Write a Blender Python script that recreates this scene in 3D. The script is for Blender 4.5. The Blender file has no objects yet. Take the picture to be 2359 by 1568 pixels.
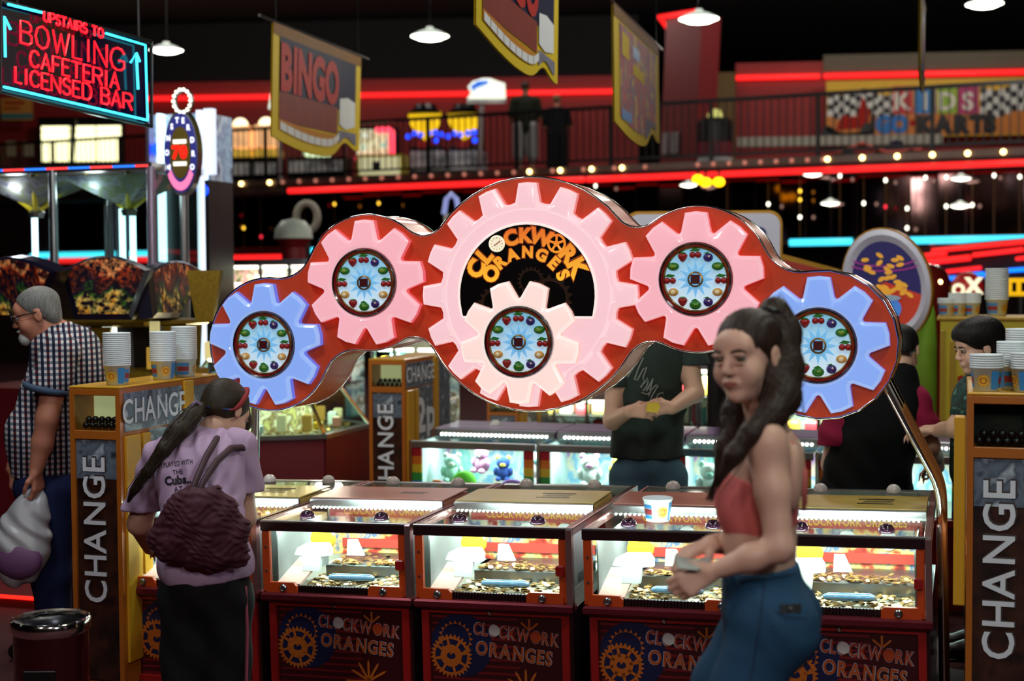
import bpy, bmesh, math, random
import numpy as np
from mathutils import Vector, Matrix
random.seed(7); rng = np.random.default_rng(7)
SC = bpy.context.scene
COL = SC.collection
PI = math.pi
# ------------------------------------------------------------------ camera
FPX = 2359 * 50 / 36.0
CAMZ = 1.75
PITCH = math.atan(144 / FPX)
ROLL = 0.006
F_ = Vector((0, math.cos(PITCH), -math.sin(PITCH)))
R0 = Vector((1, 0, 0)); U0 = Vector((0, math.sin(PITCH), math.cos(PITCH)))
R_ = R0 * math.cos(ROLL) - U0 * math.sin(ROLL)
U_ = U0 * math.cos(ROLL) + R0 * math.sin(ROLL)
cam_d = bpy.data.cameras.new('camera')
cam_d.sensor_width = 36; cam_d.lens = 50; cam_d.clip_end = 200
cam_d.dof.use_dof = True; cam_d.dof.focus_distance = 5.75; cam_d.dof.aperture_fstop = 2.0
cam = bpy.data.objects.new('camera', cam_d); COL.objects.link(cam)
cam.matrix_world = Matrix(((R_.x, U_.x, -F_.x, 0), (R_.y, U_.y, -F_.y, 0), (R_.z, U_.z, -F_.z, CAMZ), (0, 0, 0, 1)))
SC.camera = cam
# ------------------------------------------------------------------ world, exposure
w = bpy.data.worlds.new('world'); SC.world = w; w.use_nodes = True
w.node_tree.nodes['Background'].inputs[0].default_value = (0.5, 0.6, 0.75, 1)
w.node_tree.nodes['Background'].inputs[1].default_value = 0.012
vs = SC.view_settings
vs.view_transform = 'Standard'; vs.look = 'None'; vs.gamma = 1; vs.exposure = 0.0; vs.use_curve_mapping = False
SC.cycles.max_bounces = 6; SC.cycles.transparent_max_bounces = 16
SC.cycles.diffuse_bounces = 2; SC.cycles.glossy_bounces = 3; SC.cycles.transmission_bounces = 3
SC.cycles.sample_clamp_indirect = 4.0; SC.cycles.caustics_reflective = False; SC.cycles.caustics_refractive = False
TH = math.radians(17.5)                       # the hall's grid is turned this much
AX = Vector((math.cos(TH), -math.sin(TH), 0)) # along the machine rows
BX = Vector((math.sin(TH), math.cos(TH), 0))  # away from us, across the rows
def lamp(name, kind, loc, power, col, size=.3, rot=None, spot=None, sy=None):
    l = bpy.data.lights.new(name, kind); l.energy = power; l.color = col
    if kind == 'AREA':
        l.size = size
        if sy: l.shape = 'RECTANGLE'; l.size_y = sy
    else: l.shadow_soft_size = size
    if spot: l.spot_size = spot; l.spot_blend = .6
    o = bpy.data.objects.new(name, l); COL.objects.link(o); o.location = loc
    if rot: o.rotation_euler = rot
    return o
# unseen lights added out of frame to brighten the girl, the woman and the pushers
def aim(o, t): o.rotation_euler = (Vector(t) - o.location).to_track_quat('-Z', 'Y').to_euler()
KEY = lamp('added_fill_light', 'AREA', (-2.6, .6, 3.6), 24, (1, .88, .80), .5); aim(KEY, (.6, 3.6, 1.4))
KEY5 = lamp('added_fill_light', 'AREA', (1.5, .3, 2.9), 26, (.84, .93, 1), .35); aim(KEY5, (.55, 3.5, 1.5))
KEY2 = lamp('added_fill_light', 'AREA', (1.9, 3.3, 4.4), 34, (.88, 1, .84), .5); aim(KEY2, (.5, 4.0, .8))
KEY3 = lamp('added_fill_light', 'AREA', (-2.2, 4.2, 4.6), 42, (.85, .93, 1), .5); aim(KEY3, (-1.6, 5.3, .8))
KEY4 = lamp('added_fill_light', 'AREA', (.2, -1.2, 4.4), 50, (1, .8, .8), .6); aim(KEY4, (0.2, 5.8, .9))

for p_, e_, c_ in (((-1.5, 7.2, 4.6), 110, (1, .96, .85)), ((2.2, 8.0, 5.0), 130, (1, .96, .85)), ((-1.9, 5.9, 3.6), 44, (.95, 1, 1)), ((1.9, 5.0, 3.4), 22, (.95, 1, 1)), ((-3.0, 8.0, 3.6), 60, (1, .95, .85)), ((3.2, 8.4, 3.8), 50, (1, .95, .85))):
    lamp('added_fill_light', 'POINT', p_, e_, c_, .25)  # bare lights added above the frame to brighten banners, cups and cabinets
for p_ in ((-6, 25.5, 7.0), (0, 25.0, 7.0), (5.5, 23.6, 7.0), (9, 22.5, 7.0)):
    lamp('upper_fill_light', 'POINT', p_, 130 if p_[0] < 7 else 260, (1, .88, .8), .3)  # bare lights added near the ceiling to brighten the upper walls and banner
# ------------------------------------------------------------------ helpers
def ray(px, py):
    return F_ + R_ * ((px - 1179.5) / FPX) - U_ * ((py - 784) / FPX)
def at(px, py, d):
    """the world point seen at a pixel, d metres down the hall (world y)"""
    r = ray(px, py); r = r * (d / r.y)
    return Vector((r.x, r.y, CAMZ + r.z))
def onplane(px, py, p0, n):
    r = ray(px, py); o = Vector((0, 0, CAMZ)); t = (p0 - o).dot(n) / r.dot(n)
    return o + r * t
def lin(c):
    return tuple(((v / 255) / 12.92 if v / 255 <= .04045 else (((v / 255) + .055) / 1.055) ** 2.4) for v in c[:3])
MATS = {}
def mat(name, col=(128, 128, 128), rough=.5, metal=0., emit=None, es=1., var=.08, vscale=6., coat=0., spec=.5, bump=0., bscale=60., trans=0.):
    if name in MATS: return MATS[name]
    m = bpy.data.materials.new(name); m.use_nodes = True
    nt = m.node_tree; b = nt.nodes['Principled BSDF']
    c = lin(col)
    tc = nt.nodes.new('ShaderNodeTexCoord')
    if var > 0:
        nz = nt.nodes.new('ShaderNodeTexNoise'); nz.inputs['Scale'].default_value = vscale; nz.inputs['Detail'].default_value = 3
        nt.links.new(tc.outputs['Object'], nz.inputs['Vector'])
        mx = nt.nodes.new('ShaderNodeMix'); mx.data_type = 'RGBA'
        mx.inputs['A'].default_value = tuple(max(0, v * (1 - var)) for v in c) + (1,)
        mx.inputs['B'].default_value = tuple(min(1, v * (1 + var)) for v in c) + (1,)
        nt.links.new(nz.outputs['Fac'], mx.inputs['Factor'])
        nt.links.new(mx.outputs['Result'], b.inputs['Base Color'])
    else: b.inputs['Base Color'].default_value = c + (1,)
    b.inputs['Roughness'].default_value = rough; b.inputs['Metallic'].default_value = metal
    b.inputs['Specular IOR Level'].default_value = spec
    if coat: b.inputs['Coat Weight'].default_value = coat; b.inputs['Coat Roughness'].default_value = .06
    if emit is not None:
        b.inputs['Emission Color'].default_value = lin(emit) + (1,); b.inputs['Emission Strength'].default_value = es
    if bump:
        n2 = nt.nodes.new('ShaderNodeTexNoise'); n2.inputs['Scale'].default_value = bscale; n2.inputs['Detail'].default_value = 2
        nt.links.new(tc.outputs['Object'], n2.inputs['Vector'])
        bp = nt.nodes.new('ShaderNodeBump'); bp.inputs['Strength'].default_value = bump; bp.inputs['Distance'].default_value = .004
        nt.links.new(n2.outputs['Fac'], bp.inputs['Height']); nt.links.new(bp.outputs['Normal'], b.inputs['Normal'])
    MATS[name] = m
    return m
def glassmat(name, tint=(235, 250, 245), gloss=.08, rough=.02):
    if name in MATS: return MATS[name]
    m = bpy.data.materials.new(name); m.use_nodes = True; nt = m.node_tree
    nt.nodes.remove(nt.nodes['Principled BSDF'])
    tr = nt.nodes.new('ShaderNodeBsdfTransparent'); tr.inputs[0].default_value = lin(tint) + (1,)
    gl = nt.nodes.new('ShaderNodeBsdfGlossy'); gl.inputs['Roughness'].default_value = rough
    fr = nt.nodes.new('ShaderNodeFresnel'); fr.inputs['IOR'].default_value = 1.45
    mx = nt.nodes.new('ShaderNodeMixShader')
    ge = nt.nodes.new('ShaderNodeNewGeometry'); su = nt.nodes.new('ShaderNodeMath'); su.operation = 'SUBTRACT'; su.inputs[0].default_value = 1; mu = nt.nodes.new('ShaderNodeMath'); mu.operation = 'MULTIPLY'
    nt.links.new(ge.outputs['Backfacing'], su.inputs[1]); nt.links.new(fr.outputs[0], mu.inputs[0]); nt.links.new(su.outputs[0], mu.inputs[1])
    nt.links.new(mu.outputs[0], mx.inputs[0]); nt.links.new(tr.outputs[0], mx.inputs[1]); nt.links.new(gl.outputs[0], mx.inputs[2])
    nt.links.new(mx.outputs[0], nt.nodes['Material Output'].inputs[0])
    MATS[name] = m
    return m
def ramp_emit(m, nt, b): pass
def printmat(name, cols, scale=9., rough=.35, emit=0., stretch=(1, 1, 1), detail=4., coat=.2):
    """busy printed artwork: noise cut into bands of the given colours"""
    if name in MATS: return MATS[name]
    m = mat(name, cols[0], rough, var=0, coat=coat); nt = m.node_tree; b = nt.nodes['Principled BSDF']
    tc = nt.nodes.new('ShaderNodeTexCoord'); mp = nt.nodes.new('ShaderNodeMapping'); mp.inputs['Scale'].default_value = stretch
    nz = nt.nodes.new('ShaderNodeTexNoise'); nz.inputs['Scale'].default_value = scale; nz.inputs['Detail'].default_value = detail
    rp = nt.nodes.new('ShaderNodeValToRGB'); rp.color_ramp.interpolation = 'LINEAR'
    n = len(cols); els = rp.color_ramp.elements
    while len(els) < n: els.new(.5)
    for i, c in enumerate(cols):
        els[i].position = .3 + .4 * i / max(1, n - 1); els[i].color = lin(c) + (1,)
    nt.links.new(tc.outputs['Object'], mp.inputs[0]); nt.links.new(mp.outputs[0], nz.inputs['Vector'])
    nt.links.new(nz.outputs['Fac'], rp.inputs[0]); nt.links.new(rp.outputs[0], b.inputs['Base Color'])
    if emit: nt.links.new(rp.outputs[0], b.inputs['Emission Color']); b.inputs['Emission Strength'].default_value = emit
    return m
def gradmat(name, c0, c1, axis=2, lo=0., hi=1., rough=.4, emit=0., metal=0.):
    if name in MATS: return MATS[name]
    m = mat(name, c0, rough, metal, var=0); nt = m.node_tree; b = nt.nodes['Principled BSDF']
    tc = nt.nodes.new('ShaderNodeTexCoord'); sp = nt.nodes.new('ShaderNodeSeparateXYZ'); mr = nt.nodes.new('ShaderNodeMapRange')
    mr.inputs[1].default_value = lo; mr.inputs[2].default_value = hi
    mx = nt.nodes.new('ShaderNodeMix'); mx.data_type = 'RGBA'; mx.inputs['A'].default_value = lin(c0) + (1,); mx.inputs['B'].default_value = lin(c1) + (1,)
    nt.links.new(tc.outputs['Object'], sp.inputs[0]); nt.links.new(sp.outputs[axis], mr.inputs[0]); nt.links.new(mr.outputs[0], mx.inputs['Factor'])
    nt.links.new(mx.outputs['Result'], b.inputs['Base Color'])
    if emit: nt.links.new(mx.outputs['Result'], b.inputs['Emission Color']); b.inputs['Emission Strength'].default_value = emit
    return m
def neonmat(name, col, s=3.):
    return mat(name, tuple(v * .6 for v in col), .3, emit=col, es=s, var=0)

# mesh builder ------------------------------------------------------
class MB:
    def __init__(s): s.v = []; s.f = []; s.mi = []; s.m = 0; s.X = None; s.sm = []; s.smooth = False
    def add(s, vs_, fs):
        o = len(s.v)
        if s.X is not None: vs_ = [s.X @ Vector(p) for p in vs_]
        s.v.extend([tuple(p) for p in vs_]); s.f.extend([tuple(i + o for i in f) for f in fs])
        s.mi.extend([s.m] * len(fs)); s.sm.extend([s.smooth] * len(fs)); return s
    def box(s, x0, x1, y0, y1, z0, z1, b=0.):
        if b > 0 and min(x1 - x0, y1 - y0, z1 - z0) > 2.2 * b:
            vs_ = []; 
            for z, i in ((z0, b), (z0 + b, 0), (z1 - b, 0), (z1, b)):
                vs_ += [(x0 + i, y0 + i, z), (x1 - i, y0 + i, z), (x1 - i, y1 - i, z), (x0 + i, y1 - i, z)]
            fs = [(3, 2, 1, 0), (12, 13, 14, 15)]
            for k in range(3):
                for j in range(4):
                    a = k * 4 + j; c = k * 4 + (j + 1) % 4
                    fs.append((a, c, c + 4, a + 4))
            return s.add(vs_, fs)
        vs_ = [(x0, y0, z0), (x1, y0, z0), (x1, y1, z0), (x0, y1, z0), (x0, y0, z1), (x1, y0, z1), (x1, y1, z1), (x0, y1, z1)]
        return s.add(vs_, [(3, 2, 1, 0), (4, 5, 6, 7), (0, 1, 5, 4), (1, 2, 6, 5), (2, 3, 7, 6), (3, 0, 4, 7)])
    def quad(s, a, b, c, d): return s.add([a, b, c, d], [(0, 1, 2, 3)])
    def slab(s, q, t):
        """a quad of four points given thickness t along its normal"""
        q = [Vector(p) for p in q]; n = (q[1] - q[0]).cross(q[3] - q[0]).normalized() * t
        vs_ = q + [p + n for p in q]
        return s.add(vs_, [(3, 2, 1, 0), (4, 5, 6, 7), (0, 1, 5, 4), (1, 2, 6, 5), (2, 3, 7, 6), (3, 0, 4, 7)])
    def prism(s, pts, h0, h1, axis=1, cap0=True, cap1=True):
        """polygon pts (u,v) extruded from h0 to h1 along axis (1: pts are x,z)"""
        n = len(pts)
        def P(u, v, h): return (u, h, v) if axis == 1 else ((u, v, h) if axis == 2 else (h, u, v))
        vs_ = [P(u, v, h0) for u, v in pts] + [P(u, v, h1) for u, v in pts]
        fs = [(i, (i + 1) % n, (i + 1) % n + n, i + n) for i in range(n)]
        if cap0: fs.append(tuple(range(n - 1, -1, -1)))
        if cap1: fs.append(tuple(range(n, 2 * n)))
        return s.add(vs_, fs)
    def lathe(s, prof, n=16, c=(0, 0, 0), axis=2, a0=0., a1=2 * PI, cap=True):
        """prof: (radius, height) list"""
        vs_ = []; full = abs(a1 - a0 - 2 * PI) < 1e-6; nn = n if full else n + 1
        for r, h in prof:
            for i in range(nn):
                t = a0 + (a1 - a0) * i / n; u, v = r * math.cos(t), r * math.sin(t)
                p = (u, v, h) if axis == 2 else ((u, h, v) if axis == 1 else (h, u, v))
                vs_.append((p[0] + c[0], p[1] + c[1], p[2] + c[2]))
        fs = []
        for k in range(len(prof) - 1):
            for i in range(n if full else n):
                j = (i + 1) % nn
                fs.append((k * nn + i, k * nn + j, (k + 1) * nn + j, (k + 1) * nn + i))
        if cap and prof[0][0] > 1e-5 and full: fs.append(tuple(range(nn - 1, -1, -1)))
        if cap and prof[-1][0] > 1e-5 and full: fs.append(tuple((len(prof) - 1) * nn + i for i in range(nn)))
        return s.add(vs_, fs)
    def cyl(s, a, b, r, r2=None, n=10, cap=True):
        return s.tube([a, b], [r, r if r2 is None else r2], n, cap)
    def tube(s, pts, r, n=8, cap=True, closed=False):
        pts = [Vector(p) for p in pts]; m = len(pts)
        rs = r if isinstance(r, (list, tuple)) else [r] * m
        vs_ = []; ref = None
        for i in range(m):
            a = pts[i - 1] if (i > 0 or closed) else pts[i]
            b = pts[(i + 1) % m] if (i < m - 1 or closed) else pts[i]
            t = (b - a).normalized()
            if ref is None:
                ref = t.cross(Vector((0, 0, 1)))
                if ref.length < .1: ref = t.cross(Vector((1, 0, 0)))
            ref = (ref - t * ref.dot(t)).normalized(); bi = t.cross(ref)
            for k in range(n):
                an = 2 * PI * k / n
                vs_.append(pts[i] + (ref * math.cos(an) + bi * math.sin(an)) * rs[i])
        fs = []
        for i in range(m if closed else m - 1):
            i2 = (i + 1) % m
            for k in range(n): fs.append((i * n + k, i * n + (k + 1) % n, i2 * n + (k + 1) % n, i2 * n + k))
        if cap and not closed: fs += [tuple(range(n - 1, -1, -1)), tuple((m - 1) * n + k for k in range(n))]
        return s.add(vs_, fs)
    def ball(s, c, r, n=10, m=6, sc=(1, 1, 1)):
        vs_ = [(c[0], c[1], c[2] - r * sc[2])]; fs = []
        for j in range(1, m):
            ph = -PI / 2 + PI * j / m
            for i in range(n):
                t = 2 * PI * i / n
                vs_.append((c[0] + r * sc[0] * math.cos(ph) * math.cos(t), c[1] + r * sc[1] * math.cos(ph) * math.sin(t), c[2] + r * sc[2] * math.sin(ph)))
        vs_.append((c[0], c[1], c[2] + r * sc[2])); L = len(vs_) - 1
        for i in range(n):
            fs.append((0, 1 + (i + 1) % n, 1 + i)); fs.append((L, L - n + i, L - n + (i + 1) % n))
        for j in range(m - 2):
            for i in range(n):
                a = 1 + j * n + i; b = 1 + j * n + (i + 1) % n
                fs.append((a, b, b + n, a + n))
        return s.add(vs_, fs)
    def build(s, name, mats, parent=None, world=False, smooth=None, fix=True):
        me = bpy.data.meshes.new(name)
        vs_ = s.v
        if world and parent is not None:
            inv = ROOTM[parent.name].inverted(); vs_ = [inv @ Vector(p) for p in vs_]
        me.from_pydata([tuple(p) for p in vs_], [], s.f)
        if not isinstance(mats, (list, tuple)): mats = [mats]
        for mm in mats: me.materials.append(mm)
        if len(mats) > 1: me.polygons.foreach_set('material_index', s.mi)
        if fix:
            bm = bmesh.new(); bm.from_mesh(me); bmesh.ops.recalc_face_normals(bm, faces=bm.faces); bm.to_mesh(me); bm.free()
        if smooth is not None:
            me.polygons.foreach_set('use_smooth', [True] * len(me.polygons))
            if smooth < 3: me.set_sharp_from_angle(angle=smooth)
        elif any(s.sm): me.polygons.foreach_set('use_smooth', s.sm)
        me.update()
        o = bpy.data.objects.new(name, me); COL.objects.link(o)
        if parent is not None: o.parent = parent
        return o
ROOTM = {}
def tag(o, label=None, cat=None, group=None, kind=None):
    if label: o['label'] = label
    if cat: o['category'] = cat
    if group: o['group'] = group
    if kind: o['kind'] = kind
    return o
def thing(name, label, cat, loc=(0, 0, 0), rz=0., group=None, M=None):
    o = bpy.data.objects.new(name, None); COL.objects.link(o); o.empty_display_size = .1
    if M is None: M = Matrix.Translation(Vector(loc)) @ Matrix.Rotation(rz, 4, 'Z')
    o.matrix_world = M; ROOTM[o.name] = M.copy()
    return tag(o, label, cat, group)
def struct(name, mb, m, label=None, **k):
    o = mb.build(name, m, **k); o['kind'] = 'structure'
    if label: o['label'] = label
    return o
def dup(root, M, label=None, group=None):
    r = root.copy(); COL.objects.link(r); r.matrix_world = M; ROOTM[r.name] = M.copy()
    if label: r['label'] = label
    if group: r['group'] = group
    for ch in list(root.children):
        c = ch.copy(); COL.objects.link(c); c.parent = r
        for g in list(ch.children):
            d = g.copy(); COL.objects.link(d); d.parent = c
    return r
# flat lettering -----------------------------------------------------
GL = {}
def glyph(ch, off=0.):
    k = (ch, off)
    if k in GL: return GL[k]
    cu = bpy.data.curves.new('glyph', 'FONT'); cu.body = ch; cu.offset = off; cu.resolution_u = 3; cu.fill_mode = 'FRONT'
    o = bpy.data.objects.new('glyph', cu); me = bpy.data.meshes.new_from_object(o)
    vs_ = [(v.co.x, v.co.y) for v in me.vertices]; fs = [tuple(p.vertices) for p in me.polygons]
    cu2 = bpy.data.curves.new('glyph', 'FONT'); cu2.body = ch + '|'
    xs = [v[0] for v in vs_] or [0]
    w_ = (max(xs) - off + .07 - min(0, min(xs) + off)) if ch != ' ' else .28
    bpy.data.objects.remove(o); bpy.data.curves.remove(cu); bpy.data.curves.remove(cu2); bpy.data.meshes.remove(me)
    GL[k] = (vs_, fs, w_)
    return GL[k]
def text2d(word, size=1., off=0., sx=1., track=0.):
    vs_ = []; fs = []; x = 0
    for ch in word:
        gv, gf, w_ = glyph(ch, off); o = len(vs_)
        vs_ += [((x + a) * size * sx, b * size) for a, b in gv]; fs += [tuple(i + o for i in f) for f in gf]
        x += w_ + track
    return vs_, fs, x * size * sx
def put_text(mb, word, org, ux, uy, size, off=0., sx=1., track=0., center=True, thick=0.):
    """flat letters laid on a plane at org, running along ux, up along uy"""
    v2, fs, w_ = text2d(word, size, off, sx, track)
    if not fs: return w_
    ux = Vector(ux); uy = Vector(uy); org = Vector(org)
    d = -w_ / 2 if center else 0
    p = [org + ux * (a + d) + uy * b for a, b in v2]
    mb.add(p, fs)
    return w_
def frame_M(org, ux, uz):
    """matrix whose x axis is ux, z axis is uz, y = z cross x"""
    ux = Vector(ux).normalized(); uz = Vector(uz).normalized(); uy = uz.cross(ux)
    return Matrix(((ux.x, uy.x, uz.x, org[0]), (ux.y, uy.y, uz.y, org[1]), (ux.z, uy.z, uz.z, org[2]), (0, 0, 0, 1)))
# ------------------------------------------------------------------ the hall: floor, ceiling, walls, mezzanine
M_FLOOR = mat('floor_carpet', (64, 12, 14), .8, var=.35, vscale=3, bump=.3)
M_CEIL = mat('ceiling_black', (12, 12, 14), .9, var=.1)
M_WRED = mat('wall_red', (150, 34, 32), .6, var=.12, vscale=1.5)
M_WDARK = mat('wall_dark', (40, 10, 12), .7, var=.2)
M_RAILB = mat('rail_black', (14, 13, 18), .4, .3)
N_RED = neonmat('neon_red', (255, 34, 34), 1.5)
N_CYAN = neonmat('neon_cyan', (70, 225, 255), 1.6)
N_BLUE = neonmat('neon_blue', (10, 110, 255), 2.5)
m = MB(); m.box(-30, 30, -8, 44, -.12, 0); struct('floor', m, M_FLOOR)
m = MB(); m.box(-30, 30, -8, 44, 7.4, 7.6); struct('ceiling', m, M_CEIL)
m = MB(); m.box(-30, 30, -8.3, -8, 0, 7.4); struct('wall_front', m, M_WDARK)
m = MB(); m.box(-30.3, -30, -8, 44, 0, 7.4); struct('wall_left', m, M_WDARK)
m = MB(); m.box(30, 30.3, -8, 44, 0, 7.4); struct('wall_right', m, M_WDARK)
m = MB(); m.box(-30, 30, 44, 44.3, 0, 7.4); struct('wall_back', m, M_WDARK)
def frame2(pL, pR):
    a = (pR - pL).normalized(); b = Vector((0, 0, 1)).cross(a).normalized(); return frame_M(pL, a, a.cross(b)), (pR - pL).length
# ---- mezzanine edge
FM, FLEN = frame2(at(672, 440, 26.5), at(2359, 375, 21.0)); FI = FM.inverted()
def fx(px, py=410, y=0.):
    o = FM @ Vector((0, y, 0)); n = FM.to_3x3() @ Vector((0, 1, 0)); return (FI @ onplane(px, py, o, n))
mez = bpy.data.objects.new('trim_1', None); COL.objects.link(mez); mez.matrix_world = FM; ROOTM['trim_1'] = FM.copy()
tag(mez, 'mezzanine edge with red neon tube and a row of small bulbs', kind='structure')
X0, X1 = -9.5, FLEN + 3
M_FASC = mat('fascia_grey', (92, 74, 66), .35, .4, var=.15)
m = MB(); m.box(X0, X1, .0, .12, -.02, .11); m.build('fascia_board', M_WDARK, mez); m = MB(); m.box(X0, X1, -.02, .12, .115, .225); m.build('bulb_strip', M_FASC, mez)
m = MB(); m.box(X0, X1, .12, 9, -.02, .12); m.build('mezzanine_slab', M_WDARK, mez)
m = MB(); m.tube([(-.02, -.07, 0), (5.9, -.07, 0)], .048, 8); m.tube([(5.95, -.07, 0), (X1, -.07, 0)], .048, 8); m.build('neon_tube', N_RED, mez, smooth=1.)
M_BULBON = mat('bulb_lit', (255, 230, 170), .3, emit=(255, 220, 140), es=7., var=0)
M_BULBDIM = mat('bulb_dim', (190, 130, 120), .3, emit=(190, 120, 100), es=.9, var=0)
m = MB(); m.ball((0, 0, 0), .040, 8, 5); b0 = m.build('bulb', M_BULBON, mez, smooth=3.2); b0.location = (fx(495).x, -.06, .17)
m = MB(); m.ball((0, 0, 0), .036, 8, 5); d0 = m.build('bulb', M_BULBDIM, mez, smooth=3.2); d0.location = (X0, -.05, .17)
def bulb_at(x, lit):
    src = b0 if lit else d0; o = bpy.data.objects.new('bulb', src.data); COL.objects.link(o); o.parent = mez; o.location = (x, -.06, .17)
for px in (560, 625, 1223, 1294, 1366, 1436, 1908, 1988, 2068, 2149, 2230, 2312): bulb_at(fx(px).x, True)
for px in range(655, 1215, 38): bulb_at(fx(px).x, False)
for px in list(range(1276, 1520, 71)) + list(range(1610, 1900, 36)): bulb_at(fx(px).x, False)
# ---- railing
rail = thing('balcony_railing', 'black metal railing along the upper floor edge', 'railing', M=FM @ Matrix.Translation((0, .25, .26)))
m = MB(); m.box(X0, X1, -.03, .03, .93, .99); m.build('top_rail', M_RAILB, rail)
m = MB(); m.box(X0, X1, -.02, .02, .06, .10); m.build('bottom_rail', M_RAILB, rail)
m = MB(); m.box(-.009, .009, -.009, .009, .1, .93); bz = m.build('baluster', M_RAILB, rail); bz.location.x = X0
m = MB(); m.box(-.03, .03, -.03, .03, -.14, .93); pz = m.build('post', M_RAILB, rail); pz.location.x = X0
x = X0; k = 0
while x < X1:
    x += .125; k += 1
    o = bpy.data.objects.new('post' if k % 14 == 0 else 'baluster', pz.data if k % 14 == 0 else bz.data); COL.objects.link(o); o.parent = rail; o.location.x = x
# ---- mirrored bulkhead under the mezzanine
M_MIRR = mat('dark_mirror', (88, 66, 66), .07, 1., var=.1)
bulk = bpy.data.objects.new('wall_bulkhead', None); COL.objects.link(bulk); BM_ = FM @ Matrix.Translation((0, .9, 0)); bulk.matrix_world = BM_; ROOTM['wall_bulkhead'] = BM_.copy()
tag(bulk, 'dark mirrored bulkhead under the mezzanine above the cyan tube', kind='structure')
m = MB(); m.box(0, .40, 0, .03, -1.02, -.02, .004); q0 = m.build('mirror_panel', M_MIRR, bulk); q0.location.x = X0
n_ = int((X1 - X0) / .42)
for i in range(1, n_):
    o = bpy.data.objects.new('mirror_panel', q0.data); COL.objects.link(o); o.parent = bulk; o.location.x = X0 + i * .42
    o.rotation_euler = (random.gauss(.0, .012) + .02, 0, random.gauss(0, .012))
m = MB(); m.box(X0, X1, .05, .4, -1.12, 0); m.build('backing', M_WDARK, bulk)
for a_, b_ in ((-20, 505), (668, 732), (1818, 1962), (2095, 2400)):
    p, q = fx(a_, 575, .8), fx(b_, 545, .8)
    m = MB(); m.tube([(p.x, -.06, -1.09), (q.x, -.06, -1.09)], .055, 8); m.build('neon_tube', N_CYAN, bulk, smooth=1.)
m = MB(); m.box(X0, fx(690, 600, .8).x, -.02, .06, -1.26, -1.15); m.box(fx(2140, 580, .8).x, X1, -.02, .06, -1.30, -1.17); m.build('red_tube_band', N_RED, bulk)
# ---- strands of little bulbs hanging in front of the mirrors
BW = [mat('strand_white', (255, 255, 240), .3, emit=(255, 250, 225), es=4, var=0), mat('strand_amber', (255, 200, 60), .3, emit=(255, 200, 60), es=2.6, var=0), mat('strand_red', (255, 60, 60), .3, emit=(220, 40, 60), es=2.2, var=0)]
M_WIRE = mat('wire_brass', (120, 84, 50), .4, .6)
spots = [(1675, [(505, 0)]), (1770, [(470, 0)]), (1843, [(440, 1), (460, 1), (500, 0)]), (1935, [(405, 0)]), (1990, [(468, 0)]), (2040, [(415, 0), (476, 2)]), (2090, [(480, 0), (525, 0)]), (2132, [(409, 0)]),
         (2180, [(408, 0), (475, 0)]), (2240, [(472, 0)]), (2290, [(404, 0)]), (2349, [(407, 0)]), (490, [(495, 2), (522, 1)]), (560, [(525, 1)]), (600, [(545, 2)]), (770, [(470, 1)]), (872, [(468, 1)]), (1372, [(428, 0)]), (700, [(470, 2)])]
ORD = ['first', 'second', 'third', 'fourth', 'fifth', 'sixth', 'seventh', 'eighth', 'ninth', 'tenth', 'eleventh', 'twelfth', 'thirteenth', 'fourteenth', 'fifteenth', 'sixteenth', 'seventeenth', 'eighteenth', 'nineteenth', 'twentieth']
for k_, (px, bl) in enumerate(sorted(spots, reverse=True)):
    p = fx(px, 430, .45)
    t = thing('light_strand', f'bulb strand under the mezzanine, {ORD[k_]} counted from the right edge', 'lights', M=FM @ Matrix.Translation((p.x, .45, 0)), group='bulb strands under the mezzanine')
    m = MB(); m.cyl((0, 0, -1.05), (0, 0, -.02), .006, n=5); m.build('wire', M_WIRE, t)
    for py, k in bl:
        q = fx(px, py, .45); m = MB(); m.ball((0, 0, q.z), .024, 8, 5, (1, 1, 1.4)); m.build('bulb', BW[k], t, smooth=3.2)
# ---- upper walls
W1, L1 = frame2(at(300, 229, 31.2), at(1470, 211, 30.2))
def wall(nm, Mx, L, x0, zt, zb, lab):
    o = bpy.data.objects.new(nm, None); COL.objects.link(o); o.matrix_world = Mx; ROOTM[nm] = Mx.copy(); tag(o, lab, kind='structure')
    m = MB(); m.box(x0, L, .0, .2, zb, zt); m.build('wall_face', M_WRED, o); return o
wl = wall('wall_upper', W1, L1, -4, .35, -2.4, 'red back wall of the upper floor with a red neon tube')
m = MB(); m.tube([(-1, -.1, 0), (L1, -.1, 0)], .052, 8); m.build('neon_tube', N_RED, wl, smooth=1.)
m = MB(); m.box(-4, L1, -.05, .2, .36, 1.6); m.build('upper_band', M_CEIL, wl)
W2, L2 = frame2(at(1695, 181, 28.3), at(2420, 166, 27.7))
wr = wall('wall_upper_right', W2, L2, 0, .3, -2.4, 'red upper wall behind the go-kart banner with a red neon tube')
m = MB(); m.tube([(0, -.1, 0), (1.62, -.1, 0)], .052, 8); m.tube([(1.70, -.1, 0), (L2, -.1, 0)], .052, 8); m.build('neon_tube', N_RED, wr, smooth=1.)
m = MB(); m.box(1.7, L2, -.03, .1, .1, .42); m.build('pale_band', mat('band_olive', (96, 92, 72), .6), wr)
m = MB(); m.box(-.45, -.02, -.2, .3, -2.4, .1); m.build('column_cover', mat('column_olive', (112, 84, 34), .6), wr)
m = MB(); m.box(-.02, L2 - 2.2, -.9, -.8, -1.42, -1.24); struct('trim_2', m, mat('kerb_white', (170, 165, 150), .5), 'white kerb along the kart track', parent=wr)
p = at(1520, 390, 25.5); q = at(1600, 390, 25.0)
PM, PL = frame2(p, q)
pil = bpy.data.objects.new('trim_3', None); COL.objects.link(pil); pil.matrix_world = PM; ROOTM['trim_3'] = PM.copy(); tag(pil, 'square red pillar rising to the ceiling', kind='structure')
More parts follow.
